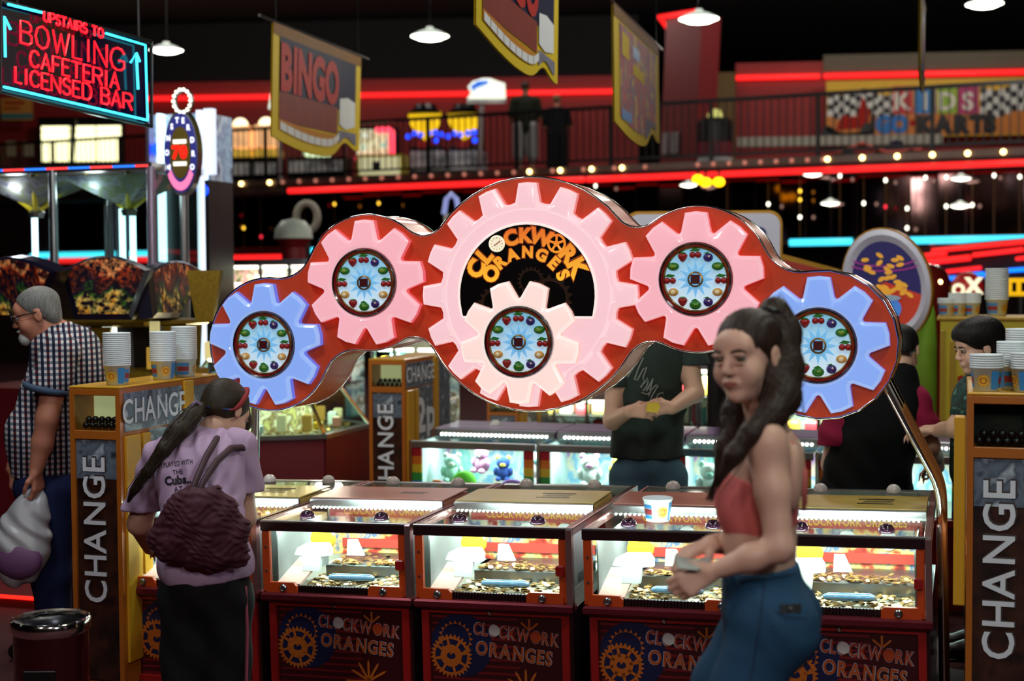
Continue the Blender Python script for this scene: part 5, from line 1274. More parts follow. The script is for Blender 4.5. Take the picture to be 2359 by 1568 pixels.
for cx_ in (-.38, -1.14):
    for a_ in range(4):
        an = a_ * PI / 2 + .5; m = MB(); m.cyl((cx_, .32, TZ - .28), (cx_ + .30 * math.cos(an), .32 + .26 * math.sin(an), TZ - .03), .018, n=6); m.build('claw_arm', M_CLAWY, tw)
    m = MB(); m.lathe([(.05, TZ - .31), (.06, TZ - .27), (.02, TZ - .24)], 10, (cx_, .32, 0)); m.build('claw_hub', M_STEEL, tw)
m = MB(); m.add([(-.76, .03, TZ - .04), (-.02, .03, TZ - .04), (-.40, .32, TZ - .26), (-.02, .62, TZ - .04), (-.76, .62, TZ - .04)], [(0, 1, 2), (1, 3, 2), (3, 4, 2), (4, 0, 2)]); m.build('canopy', printmat('canopy_print', [(40, 60, 44), (130, 130, 140), (120, 126, 90), (160, 160, 170), (100, 94, 120)], 7, emit=.03), tw)
m = MB(); m.add([(-1.52, .03, TZ - .04), (-.80, .03, TZ - .04), (-1.15, .32, TZ - .24), (-.80, .62, TZ - .04), (-1.52, .62, TZ - .04)], [(0, 1, 2), (1, 3, 2), (3, 4, 2), (4, 0, 2)]); m.build('canopy', MATS['canopy_print'], tw)
m = MB(); m.box(-.75, -.02, -.004, .004, 1.0, TZ - .04); m.build('front_glass', M_GLASS, tw)
m = MB(); m.box(-.004, .004, .03, .63, 1.0, TZ - .04); m.build('side_glass', M_GLASS, tw)
m = MB(); m.box(-1.55, .02, 0, .66, .0, 1.0); m.build('base', M_MAR, tw)
lamp('tower_fill_light', 'POINT', tuple(TM @ Vector((-.55, .15, TZ - .12))), 4, (.85, .95, 1), .08); lamp('tower_fill_light', 'POINT', tuple(TM @ Vector((-1.2, .15, TZ - .12))), 3.5, (.85, .95, 1), .08)  # bare lights added under the roof to brighten the posts and curtain
# tall white LED frame behind the oval sign
a = at(338, 395, 11.5); t = thing('lit_kiosk', 'white and blue lit kiosk standing behind the oval letter sign', 'arcade machine', M=Matrix.Translation((a.x, a.y, 0)) @ Matrix.Rotation(-TH, 4, 'Z')); zt = at(338, 262, 11.5).z
m = MB(); m.box(0, .5, .1, .5, 0, 2.55); m.build('plinth', M_BLK, t); m = MB(); m.box(0, .5, .1, .5, 2.55, zt); m.build('body', printmat('kiosk_print', [(70, 80, 120), (170, 200, 225), (130, 150, 190), (210, 226, 240), (90, 90, 130)], 5, emit=.3), t)
for x in (0, .10, .48): m = MB(); m.box(x - .015, x + .015, .02, .1, 2.55 if x > .2 else 1.9, zt); m.build('light_post', M_TUBE if x > 0 else M_LILAC, t)
for x, z in ((.06, zt - .28), (.46, zt - .24), (.47, zt - .62)): m = MB(); m.ball((x, .06, z), .05, 8, 6); m.build('blue_lamp', neonmat('bulb_blue', (20, 70, 255), 2.4), t, smooth=3.2)
m = MB(); m.box(.52, .60, .0, .06, zt - .50, zt + .02); m.build('side_light', mat('led_lilac', (1, 1, 1)), t)
# oval letter sign
oc = at(417, 352, 9.75); t = thing('oval_sign', 'oval sign ringed by blue and white letters with red digits', 'sign', loc=oc, rz=-TH)
sx, sz = .118, .262
ell = lambda k, n=32: [(k * sx * math.cos(2 * PI * i / n), k * sz * math.sin(2 * PI * i / n)) for i in range(n)]
m = MB(); m.prism(ell(1.12), 0, .06); m.build('shell', M_STEEL, t)
m = MB(); m.prism(ell(1.03), -.008, 0); m.build('letter_band', mat('oval_blue', (40, 44, 120), .4, emit=(40, 44, 130), es=.5), t)
m = MB(); m.prism(ell(.68), -.014, -.006); m.build('centre_plate', mat('oval_olive', (110, 92, 30), .4, .3), t)
m = MB()
for i, ch in enumerate('MONSTER'):
    a = math.radians(205 - i * 26); c_ = Vector((.86 * sx * math.cos(a), -.011, .86 * sz * math.sin(a))); m_ = put_text(m, ch, c_ - Vector((0, 0, .018)), (1, 0, 0), (0, 0, 1), .052, .05, .8)
for i, ch in enumerate('DROP'):
    a = math.radians(22 - i * 24); c_ = Vector((.86 * sx * math.cos(a), -.011, .86 * sz * math.sin(a))); put_text(m, ch, c_ - Vector((0, 0, .018)), (1, 0, 0), (0, 0, 1), .052, .05, .8)
m.build('lettering', E('oval_white', (236, 240, 255), 1.2), t)
m = MB(); put_text(m, '70', (0, -.018, -.035), (1, 0, 0), (0, 0, 1), .115, .06, .9); m.build('digits', neonmat('digit_red', (255, 26, 16), 2.), t)
for z in (.075, -.075): m = MB(); m.box(-.05, .05, -.02, -.012, z - .014, z + .014, .004); m.build('white_bar', mat('bar_cream', (250, 246, 236), .4, emit=(250, 246, 236), es=1.), t)
m = MB(); m.tube([(.012 + .066 * math.cos(2 * PI * i / 18), .02, .352 + .078 * math.sin(2 * PI * i / 18)) for i in range(18)], .017, 6, closed=True); m.build('top_ring', M_STEEL, t, smooth=3.2)
for i in range(14):
    a = 2 * PI * i / 14; m = MB(); m.ball((.012 + .066 * math.cos(a), .0, .352 + .078 * math.sin(a)), .0125, 8, 5); m.build('bulb', mat('ring_bulb', (255, 255, 235), .3, emit=(255, 252, 225), es=2.2, var=0), t, smooth=3.2)
m = MB(); m.prism(arc((0, 0), 1, math.radians(215), math.radians(325), 12) + [(u * .75, v * .78) for u, v in arc((0, 0), 1, math.radians(325), math.radians(215), 12)], -.016, -.008)
m.v = [(p[0] * sx * 1.0, p[1], p[2] * sz * .98) for p in m.v]; m.build('pink_swoosh', E('oval_pink', (240, 120, 170), .9), t)
m = MB(); m.cyl((0, .03, -sz * 1.1), (0, .03, -oc.z), .03, n=8); m.build('pole', M_STEEL, t)
# ------------------------------------------------------------------ left: gold carousel with three arched screens
gc = at(240, 740, 8.5); GZ = gc.z
M_GOLDF = mat('gold_glitter', (150, 122, 34), .35, .6, var=.5, vscale=70)
M_SCR0 = printmat('jungle_screen', [(10, 8, 16), (150, 40, 24), (70, 50, 20), (210, 120, 40), (60, 90, 30), (230, 190, 110), (20, 16, 30)], 13, emit=.15, detail=5)
t = thing('gold_carousel', 'gold carousel machine with three dark arched screens', 'arcade machine', loc=(gc.x, gc.y + .32, 0))
def screenmat():
    m = mat('jungle_picture', (20, 14, 20), .25, var=0, coat=.4); nt = m.node_tree; b = nt.nodes['Principled BSDF']; N = nt.nodes.new; L = nt.links.new
    tc = N('ShaderNodeTexCoord'); sp = N('ShaderNodeSeparateXYZ'); L(tc.outputs['Object'], sp.inputs[0]); mr = N('ShaderNodeMapRange'); mr.inputs[1].default_value = GZ; mr.inputs[2].default_value = GZ + .40; L(sp.outputs[2], mr.inputs[0])
    nz = N('ShaderNodeTexNoise'); nz.inputs['Scale'].default_value = 7; nz.inputs['Detail'].default_value = 4; L(tc.outputs['Object'], nz.inputs['Vector'])
    ad = N('ShaderNodeMath'); ad.operation = 'MULTIPLY_ADD'; ad.inputs[1].default_value = 1.5; L(nz.outputs['Fac'], ad.inputs[0]); sb = N('ShaderNodeMath'); sb.operation = 'SUBTRACT'; sb.inputs[1].default_value = .75; L(mr.outputs[0], sb.inputs[0]); L(sb.outputs[0], ad.inputs[2])
    rp = N('ShaderNodeValToRGB'); els = rp.color_ramp.elements; cols = [(0, (30, 10, 40)), (.14, (220, 150, 40)), (.24, (200, 170, 90)), (.34, (50, 96, 24)), (.46, (24, 14, 40)), (.56, (110, 50, 30)), (.66, (60, 16, 10)), (.78, (170, 60, 24)), (.88, (230, 150, 90)), (1, (80, 20, 14))]
    while len(els) < len(cols): els.new(.5)
    for e, (q, c) in zip(els, cols): e.position = q; e.color = lin(c) + (1,)
    L(ad.outputs[0], rp.inputs[0]); n2 = N('ShaderNodeTexNoise'); n2.inputs['Scale'].default_value = 30; n2.inputs['Detail'].default_value = 3; L(tc.outputs['Object'], n2.inputs['Vector']); m2 = N('ShaderNodeMapRange'); m2.inputs[1].default_value = .42; m2.inputs[2].default_value = .68; L(n2.outputs['Fac'], m2.inputs[0])
    mx = N('ShaderNodeMix'); mx.data_type = 'RGBA'; mx.inputs['A'].default_value = lin((16, 10, 18)) + (1,); L(m2.outputs[0], mx.inputs['Factor']); L(rp.outputs[0], mx.inputs['B'])
    L(mx.outputs['Result'], b.inputs['Base Color']); L(mx.outputs['Result'], b.inputs['Emission Color']); b.inputs['Emission Strength'].default_value = .55; return m
M_SCR = screenmat()
def screen(q, name='screen'):
    """q: bottom-left, bottom-right, top-right, top-left, arch height px"""
    bl, br, tr, tl, ar = q; pts = [bl, br, tr] + [((tr[0] + (tl[0] - tr[0]) * i / 8), tr[1] + (tl[1] - tr[1]) * i / 8 - ar * math.sin(PI * i / 8)) for i in range(1, 8)] + [tl]
    return pts
for bl, br, tr, tl, ar, dl, dr in (((172, 736), (304, 736), (346, 622), (142, 622), 34, 8.1, 8.1), ((352, 732), (412, 732), (472, 628), (340, 628), 28, 8.15, 8.75), ((-60, 736), (88, 738), (132, 626), (-90, 626), 34, 8.7, 8.15)):
    P3 = [at(bl[0], bl[1], dl), at(br[0], br[1], dr), at(tl[0], tl[1], dl)]; nn = (P3[1] - P3[0]).cross(P3[2] - P3[0]).normalized()
    if nn.y > 0: nn = -nn
    pts = screen((bl, br, tr, tl, ar)); cx_ = sum(p[0] for p in pts) / len(pts); cy_ = sum(p[1] for p in pts) / len(pts)
    W_ = [onplane(p[0], p[1], P3[0], nn) for p in pts]; I_ = [onplane(cx_ + (p[0] - cx_) * .88, cy_ + (p[1] - cy_) * .88, P3[0], nn) + nn * .014 for p in pts]
    n_ = len(pts); m = MB(); m.add(W_ + [p - nn * .08 for p in W_] + I_, [tuple(range(n_, 2 * n_))] + [(i, (i + 1) % n_, n_ + (i + 1) % n_, n_ + i) for i in range(n_)] + [(i, (i + 1) % n_, 2 * n_ + (i + 1) % n_, 2 * n_ + i) for i in range(n_)])
    sh = m.build('screen_housing', mat('housing_navy', (22, 20, 40), .3, coat=.4), t, world=True)
    m = MB(); m.add([p - nn * .004 for p in I_], [tuple(range(n_))]); o = m.build('screen', M_SCR, t, world=True)
for x in (-.42, .26, .62):
    m = MB(); m.prism([(x - .05, GZ + .0), (x + .05, GZ + .0), (x + .10, GZ + .30), (x - .10, GZ + .30)], -.42, -.34); m.build('gold_rib', M_GOLDF, t)
m = MB(); m.lathe([(.54, GZ - .03), (.56, GZ - .02), (.56, GZ + .0), (.4, GZ + .01)], 6); m.build('gold_shelf', M_GOLDF, t)
m = MB(); m.lathe([(.36, GZ + .32), (.34, GZ)], 12); m.build('drum', mat('drum_dark', (40, 26, 16), .5), t)
m = MB(); m.lathe([(.50, 0), (.52, GZ - .36), (.55, GZ - .34), (.55, GZ - .30), (.4, GZ - .28)], 6); m.build('gold_base', M_GOLDF, t)
m = MB(); m.lathe([(.33, GZ - .30), (.31, GZ - .03)], 12); m.build('core', M_BLK, t)
for k in range(6):
    a = k * PI / 3; m = MB(); m.prism([(-.04, GZ - .3), (.04, GZ - .3), (.09, GZ - .03), (-.09, GZ - .03)], -.50, -.45); m.v = [(p[0] * math.cos(a) - p[1] * math.sin(a), p[0] * math.sin(a) + p[1] * math.cos(a), p[2]) for p in m.v]; m.build('gold_rib', M_GOLDF, t)
for px0, px1, py0, py1, c, s in ((172, 208, 742, 782, (170, 150, 200), .8), (236, 266, 742, 790, (240, 255, 240), 1.6), (240, 262, 800, 835, (200, 150, 30), .5), (338, 362, 800, 850, (180, 140, 50), .5), (345, 365, 740, 785, (200, 190, 130), .7)):
    a = at(px0, py1, 8.35); b = at(px1, py0, 8.35); m = MB(); m.box(a.x, b.x, a.y, a.y + .03, a.z, b.z); m.build('small_screen', E(f'small_screen_{px0}', c, s), t, world=True)
# ------------------------------------------------------------------ right: gold machine heads
a = at(1446, 690, 9.7); b = at(1792, 492, 9.7); t = thing('gold_machine_head', 'gold-backed screen with white rounded border behind the right pink gear', 'arcade machine', M=Matrix.Translation(a) @ Matrix.Rotation(-math.radians(4), 4, 'Z')); w_, h_ = b.x - a.x, b.z - a.z
def rrect(x0, x1, z0, z1, r, n=5): 
    P_ = []
    for cx_, cz_, s in ((x1 - r, z1 - r, 0), (x0 + r, z1 - r, 1), (x0 + r, z0 + r, 2), (x1 - r, z0 + r, 3)): P_ += arc((cx_, cz_), r, s * PI / 2, (s + 1) * PI / 2, n)
    return P_
m = MB(); m.prism(rrect(-.02, w_ + .02, -.02, h_ + .02, .09), .0, .30); m.build('shell', mat('gold_plain', (170, 124, 30), .35, .5, var=.1), t, smooth=.6)
m = MB(); m.prism(rrect(0, w_, 0, h_, .08), -.03, .01); m.build('border', mat('border_white', (206, 208, 226), .4), t, smooth=.6)
m = MB(); m.prism(rrect(.09, w_ - .09, .09, h_ - .09, .05), -.036, -.02); m.build('screen', mat('screen_navy', (10, 14, 40), .15, coat=.5, emit=(20, 60, 160), es=.1), t, smooth=.6)
m = MB(); pr = [(w_ * .98, h_ * .55), (w_ + .50, h_ * .30), (w_ + .40, .05), (w_ * .98, .05)]; m.prism(pr, .06, .24); m.build('wedge', MATS['gold_plain'], t)
m = MB(); m.prism([(w_ + .03, h_ * .46), (w_ + .40, h_ * .30), (w_ + .35, h_ * .2), (w_ + .08, h_ * .24)], .05, .07); m.build('wedge_panel', mat('wedge_red', (170, 40, 20), .4), t)
m = MB(); m.cyl((w_ * .6, .16, 0), (w_ * .6, .16, -a.z), .07, n=10); m.build('stand', M_BLK, t)
oc = at(2042, 656, 9.3); t = thing('oval_coin_sign', 'tall oval sign of gold coins spilling into a blue pot', 'sign', loc=oc, rz=-math.radians(24))
sx, sz = .290, .375
ell = lambda k, n=36: [(k * sx * math.cos(2 * PI * i / n), k * sz * math.sin(2 * PI * i / n)) for i in range(n)]
def tilt(m, s=.10): m.v = [(p[0] + p[2] * -s, p[1], p[2]) for p in m.v]; return m
m = MB(); m.prism(ell(1.0), 0, .09); tilt(m).build('shell', MATS['gold_plain'], t, smooth=.6)
m = MB(); o_ = ell(.97); i_ = ell(.76); n_ = 36; m.add([(u, -.012, v) for u, v in o_] + [(u * .9 + 0, -.03, v * .9) for u, v in o_] + [(u, -.008, v) for u, v in i_] + [(u, 0, v) for u, v in o_], [(k * n_ + i, k * n_ + (i + 1) % n_, (k + 1) * n_ + (i + 1) % n_, (k + 1) * n_ + i) for k in range(2) for i in range(n_)] + [(3 * n_ + i, 3 * n_ + (i + 1) % n_, (i + 1) % n_, i) for i in range(n_)]); tilt(m).build('border', MATS['border_white'], t, smooth=.6)
m = MB(); m.prism(ell(.78), -.007, 0); tilt(m).build('field', mat('oval_navy', (26, 24, 84), .35, emit=(26, 22, 90), es=.35), t)
m = MB(); c_ = [(u * .77 * sx, v * .77 * sz) for u, v in arc((0, 0), 1, PI * 1.07, PI * 1.93, 14)]; m.prism(c_ + [(.1, -.02), (0, .02), (-.12, -.03)], -.010, -.006); tilt(m).build('red_field', mat('oval_red', (180, 50, 24), .35, emit=(180, 46, 20), es=.35, var=.2), t)
for z, r in ((.17, .2), (.14, .22)): m = MB(); m.tube([(r * math.cos(a_), -.011, z - .05 * math.sin(a_)) for a_ in np.linspace(.2, PI - .2, 8)], .006, 5); tilt(m).build('swirl', E('oval_magenta', (140, 40, 120), .4), t)
M_GC = mat('coin_gold', (226, 170, 60), .3, .3, emit=(226, 160, 50), es=.35, var=.15)
for k in range(44):
    if k < 14: u, v = random.uniform(-.12, .12), random.uniform(.02, .2)
    else: u, v = random.gauss(0, .07), random.gauss(-.03, .03)
    m = MB(); m.X = Matrix.Translation((u, -.014 - .0004 * k, v)) @ Matrix.Rotation(random.uniform(-.7, .7), 4, 'Y'); m.prism([(.026 * math.cos(2 * PI * j / 10), .014 * math.sin(2 * PI * j / 10)) for j in range(10)], -.003, .003); tilt(m).build('coin', M_GC, t)
m = MB(); m.prism([(.085 * math.cos(2 * PI * j / 18), -.15 + .075 * math.sin(2 * PI * j / 18)) for j in range(18)], -.034, -.02); tilt(m).build('pot', E('pot_blue', (60, 120, 200), .5), t)
m = MB(); m.prism([(.09 * math.cos(2 * PI * j / 18), -.085 + .02 * math.sin(2 * PI * j / 18)) for j in range(18)], -.04, -.03); tilt(m).build('pot_rim', mat('pot_pale', (170, 200, 230), .5, var=.12), t)
m = MB(); m.cyl((0, .05, -sz), (0, .05, -oc.z), .06, n=10); m.build('pole', M_STEEL, t)
p = at(2128, 745, 9.75); t = thing('bollard', 'lime green rounded bollard right of the oval coin sign', 'bollard', loc=(p.x, p.y, 0)); m = MB(); zt = at(2128, 684, 9.75).z
m.lathe([(.09, 0), (.09, zt - .3), (.075, zt - .1), (.05, zt - .02), (0, zt)], 14); m.build('body', mat('lime', (130, 180, 50), .5, var=.12), t, smooth=1.)
m = MB(); m.lathe([(.12, 0), (.12, .06), (.09, .08)], 14); m.build('foot', M_BLK, t)
# yellow machine with cups
a = at(2166, 738, 8.6); t = thing('yellow_cabinet', 'yellow change cabinet with a red figure two behind the dark-haired woman', 'change machine', M=Matrix.Translation((a.x, a.y, 0)) @ Matrix.Rotation(-TH, 4, 'Z')); H = a.z
M_YC = mat('cabinet_lemon', (206, 184, 24), .45, coat=.2, var=.06); M_YC2 = mat('cabinet_mustard', (176, 140, 20), .45, var=.06)
m = MB(); m.box(0, .62, .02, .6, 0, H); m.build('body', M_YC, t); m = MB(); m.box(-.02, .64, 0, .62, H, H + .02, .004); m.build('top', M_YC2, t)
for x in (.0, .06, .145): m = MB(); m.box(x, x + .02, -.01, .02, .3, H - .06 - x, .003); m.build('rib', M_YC2, t)
m = MB(); put_text(m, '2', (.135, .012, H - .42), (1, 0, 0), (0, 0, 1), .12, .05); m.build('price_figure', M_BRED, t)
m = MB(); put_text(m, 'p', (.235, .012, H - .42), (1, 0, 0), (0, 0, 1), .12, .05); m.build('price_letter', M_BRED, t)
for px, py, n, w_ in ((2181, 735, 4, 'small stack on the yellow cabinet'), (2206, 738, 8, 'left paired stack on the yellow cabinet'), (2238, 738, 8, 'right paired stack on the yellow cabinet'), (2296, 744, 15, 'tall lone stack behind the woman')):
    q = at(px, py, 8.85); q.z = H + .021; cup_stack(q, n, w_, 1.3, .95 if n != 15 else 1.2, .0085 if n != 15 else .011)
# red tubes, blue segmented tube and lit ball further back on the right
M_BACKR = frame2(at(2120, 640, 19), at(2420, 620, 17.6))
BR_, BL_ = M_BACKR
o = bpy.data.objects.new('trim_5', None); COL.objects.link(o); o.matrix_world = BR_; ROOTM['trim_5'] = BR_.copy(); tag(o, 'rows of red tubes above a stepped blue tube at the back', kind='structure')
for x0, x1, z, r in ((.2, 1.9, .35, .03), (-.1, .4, .28, .035), (.0, .75, .20, .04), (.8, 1.5, .25, .03), (.4, .9, .06, .025), (1.4, 2., .16, .025)):
    m = MB(); m.tube([(x0, 0, z), (x1, 0, z + .02)], r, 8); m.build('red_tube', N_RED, o, smooth=1.)
for k in range(6): m = MB(); z = (-.04, -.03, .0, -.03, .02, .04)[k]; m.tube([(.0 + k * .32, 0, z), (.30 + k * .32, 0, z)], .026, 8); m.build('blue_tube', N_BLUE, o, smooth=1.)
m = MB(); m.box(-.3, 2.4, .06, .2, -.1, .42); m.build('backing_board', M_WDARK, o)
a = at(2228, 662, 13.5); t = thing('letter_ball', 'red ball with white letters O and X above paired cup stacks', 'sign', loc=a); m = MB(); m.ball((0, 0, 0), .15, 16, 10); m.build('ball', E('ball_red', (150, 24, 24), .4), t, smooth=3.2)
m = MB(); put_text(m, 'O', (-.13, -.155, -.07), (1, 0, 0), (0, 0, 1), .15, .06); put_text(m, 'X', (.03, -.16, -.05), (1, 0, 0), (0, 0, 1), .2, .06); m.build('letters', E('ball_white', (250, 240, 200), 1.1), t)
m = MB(); m.cyl((0, 0, -.14), (0, 0, -a.z), .03, n=8); m.build('pole', M_BLK, t)
a = at(2318, 682, 12.5); b = at(2390, 640, 12.5); t = thing('lit_sign', 'glowing yellow sign at the frame edge beyond the cups', 'sign', loc=a); m = MB(); m.box(0, b.x - a.x, 0, .1, 0, b.z - a.z, .02); m.build('panel', E('sign_amber', (240, 180, 20), .9), t)
for x in (.05, .13, .2): m = MB(); m.box(x, x + .035, -.01, 0, .04, .12); m.build('dark_mark', M_BLK, t)
m = MB(); m.cyl((.15, .05, 0), (.15, .05, -a.z), .03, n=8); m.build('pole', M_BLK, t)
a = at(2135, 660, 12.2); t = thing('round_ride', 'dark red domed ride beyond the oval coin sign', 'ride', loc=(a.x, a.y, 0)); m = MB(); m.lathe([(.20, 0), (.20, a.z - .1), (.21, a.z), (.17, a.z + .12), (.1, a.z + .18), (0, a.z + .2)], 18); m.build('dome', mat('ride_red', (110, 26, 20), .25, coat=.6), t, smooth=1.)
m = MB(); m.ball((.06, -.18, a.z + .04), .02, 8, 6); m.build('bulb', M_BULBON, t)
# rides seen over the sign
for px, py, d, lab, c0, c1 in ((676, 545, 15.5, 'white-capped red ride beyond the left pink gear', (214, 226, 214), (130, 20, 30)),):
    p = at(px, py, d); t = thing('cup_ride', lab, 'ride', loc=(p.x, p.y, 0)); m = MB(); m.lathe([(.16, 0), (.13, p.z - .12), (.20, p.z - .02)], 16); m.build('cup', mat('ride_red2', c1, .5, var=.12), t, smooth=.6)
    m = MB(); m.lathe([(.21, p.z - .02), (.20, p.z + .08), (.13, p.z + .17), (0, p.z + .2)], 16); m.build('cap', mat('ride_white', c0, .5, var=.12), t, smooth=1.)
p = at(707, 500, 17.5); t = thing('oval_ride', 'white oval ring sign above the white-capped ride', 'sign', loc=p); m = MB(); m.tube([(.13 * math.cos(2 * PI * i / 18), 0,   .17 * math.sin(2 * PI * i / 18)) for i in range(18)], .045, 8, closed=True); m.build('ring', mat('ring_pale', (170, 160, 146), .5, var=.12), t, smooth=3.2)
m = MB(); m.cyl((0, 0, -.25), (0, 0, -p.z), .04, n=8); m.build('pole', M_BLK, t)
p = at(1040, 470, 17.0); t = thing('small_ride_sign', 'little blue and white arch sign left of the largest gear', 'sign', loc=p); m = MB(); m.tube([(-.09, 0, -.12), (-.06, 0, .06), (0, 0, .12), (.06, 0, .06), (.09, 0, -.12)], .035, 6); m.build('arch', E('arch_blue', (150, 160, 220), .6), t, smooth=1.)
m = MB(); m.box(-.09, .09, -.05, .05, -.25, -.12); m.build('plinth', mat('plinth_white', (230, 225, 225), .5, var=.12), t)
m = MB(); m.cyl((0, 0, -.25), (0, 0, -p.z), .03, n=8); m.build('pole', M_BLK, t)
# golden lamps glowing under the mezzanine
for px, py, lab in ((1608, 413, 'left of the two golden glowing lamps right of the pillar foot'), (1626, 420, 'middle golden glowing lamp right of the pillar foot'), (1656, 419, 'right golden glowing lamp right of the pillar foot')):
    p = at(px, py, 21.5); t = thing('golden_lamp', lab, 'lamp', loc=p); m = MB(); m.ball((0, 0, 0), .09, 10, 6, (1, 1, .8)); m.build('globe', mat('lamp_gold', (255, 190, 20), .3, emit=(255, 184, 10), es=3.5, var=0), t, smooth=3.2)
    m = MB(); m.cyl((0, 0, .07), (0, 0, .16), .02, n=6); m.build('stem', M_RAILB, t)
# ------------------------------------------------------------------ bodies: smooth blended volumes turned into one skin
def nrm(v): return v / (np.linalg.norm(v) + 1e-9)
V3 = lambda p: np.array(tuple(p), dtype=np.float64)
class Sdf:
    def __init__(s): s.p = []
    def cap(s, a, b, ra, rb, k=.025, fl=None, sub=False):
        """tapered capsule; fl=(axis, factor): thinner along axis by that factor"""
        s.p.append(('c', V3(a), V3(b), ra, rb, k, fl, sub)); return s
    def ell(s, c, r, R=None, k=.02, sub=False):
        s.p.append(('e', V3(c), V3(r), np.eye(3) if R is None else np.array(R), 0, k, None, sub)); return s
    def chain(s, pts, rs, k=.02, fl=None):
        for i in range(len(pts) - 1): s.cap(pts[i], pts[i + 1], rs[i], rs[i + 1], k, fl)
        return s
    def copy(s, idx=None):
        o = Sdf(); o.p = list(s.p); return o
    def bounds(s, pad):
        lo = np.full(3, 1e9); hi = -lo
        for q in s.p:
            if q[7]: continue
            if q[0] == 'c':
                r = max(q[3], q[4]); lo = np.minimum(lo, np.minimum(q[1], q[2]) - r); hi = np.maximum(hi, np.maximum(q[1], q[2]) + r)
            else:
                r = q[2].max(); lo = np.minimum(lo, q[1] - r); hi = np.maximum(hi, q[1] + r)
        return lo - pad, hi + pad
    def field(s, ax, infl=0.):
        F = np.full([len(a) for a in ax], .5, dtype=np.float32)
        for q in s.p:
            kind, A, B, ra, rb, k, fl, sub = q
            m = k + .03 + infl
            if kind == 'c': r = max(ra, rb); lo = np.minimum(A, B) - r - m; hi = np.maximum(A, B) + r + m
            else: r = B.max(); lo = A - r - m; hi = A + r + m
            sl = [slice(max(0, np.searchsorted(a, l) - 1), min(len(a), np.searchsorted(a, h) + 1)) for a, l, h in zip(ax, lo, hi)]
            if any(t.stop - t.start < 1 for t in sl): continue
            X = ax[0][sl[0]].astype(np.float32)[:, None, None]; Y = ax[1][sl[1]].astype(np.float32)[None, :, None]; Z = ax[2][sl[2]].astype(np.float32)[None, None, :]
            if kind == 'c':
                d = B - A; L2 = max(float(d @ d), 1e-9)
                px, py, pz = X - A[0], Y - A[1], Z - A[2]
                t = np.clip((px * d[0] + py * d[1] + pz * d[2]) / L2, 0, 1)
                px = px - t * d[0]; py = py - t * d[1]; pz = pz - t * d[2]
                if fl is not None:
                    n_ = V3(fl[0]); f = (px * n_[0] + py * n_[1] + pz * n_[2]) * (1 / fl[1] - 1)
                    px = px + f * n_[0]; py = py + f * n_[1]; pz = pz + f * n_[2]
                D = np.sqrt(px * px + py * py + pz * pz) - (ra + (rb - ra) * t)
                if fl is not None: D = D * min(1, fl[1] * 1.15)
            else:
                R = ra; x, y, z = X - A[0], Y - A[1], Z - A[2]
                u = (x * R[0][0] + y * R[0][1] + z * R[0][2]) / B[0]; v = (x * R[1][0] + y * R[1][1] + z * R[1][2]) / B[1]; w_ = (x * R[2][0] + y * R[2][1] + z * R[2][2]) / B[2]
                k0 = np.sqrt(u * u + v * v + w_ * w_); k1 = np.sqrt((u / B[0]) ** 2 + (v / B[1]) ** 2 + (w_ / B[2]) ** 2) + 1e-6
                D = k0 * (k0 - 1) / k1
            f = F[sl[0], sl[1], sl[2]]
            if sub:
                D = -D; h = np.clip(.5 - .5 * (f - D) / k, 0, 1) if False else np.clip(.5 + .5 * (f - D) / k, 0, 1)
                F[sl[0], sl[1], sl[2]] = D + (f - D) * h + k * h * (1 - h)
            else:
                h = np.clip(.5 + .5 * (f - D) / k, 0, 1)
                F[sl[0], sl[1], sl[2]] = f + (D - f) * h - k * h * (1 - h)
        return F - infl
    def mesh(s, name, mats, parent, res=.008, fine=(), infl=0., clips=(), disp=None, matfn=None, pad=.03, lohi=None):
        lo, hi = s.bounds(pad + infl)
        if lohi is not None: lo = np.maximum(lo, lohi[0]); hi = np.minimum(hi, lohi[1])
        ax = []
        for i in range(3):
            x = lo[i]; L = [x]
            while x < hi[i]:
                st = res
                for f in fine:
                    if f[0][i] - res < x < f[1][i]: st = min(st, f[2])
                x += st; L.append(x)
            ax.append(np.array(L))
        F = s.field(ax, infl)
        X = ax[0].astype(np.float32)[:, None, None]; Y = ax[1].astype(np.float32)[None, :, None]; Z = ax[2].astype(np.float32)[None, None, :]
        if disp is not None: F = F + disp(X, Y, Z)
        for c in clips:
            if callable(c): F = np.maximum(F, c(X, Y, Z))
            else: p, n_ = V3(c[0]), nrm(V3(c[1])); F = np.maximum(F, (X - p[0]) * n_[0] + (Y - p[1]) * n_[1] + (Z - p[2]) * n_[2])
        v, f = nets(F, ax)
        inv = np.array(ROOTM[parent.name].inverted()); vl = v @ inv[:3, :3].T + inv[:3, 3]
        me = bpy.data.meshes.new(name); me.vertices.add(len(v)); me.vertices.foreach_set('co', vl.astype(np.float32).ravel())
        me.loops.add(f.size); me.loops.foreach_set('vertex_index', f.ravel().astype(np.int32))
        me.polygons.add(len(f)); me.polygons.foreach_set('loop_start', np.arange(0, f.size, 4, dtype=np.int32))
        me.update(calc_edges=True); me.validate()
        if not isinstance(mats, (list, tuple)): mats = [mats]
        for m_ in mats: me.materials.append(m_)
        if matfn is not None:
            c = v[f].mean(1); me.polygons.foreach_set('material_index', matfn(c).astype(np.int32))
        me.polygons.foreach_set('use_smooth', np.ones(len(me.polygons), dtype=bool)); me.update()
        o = bpy.data.objects.new(name, me); COL.objects.link(o); o.parent = parent
        s.last = (v, f); return o
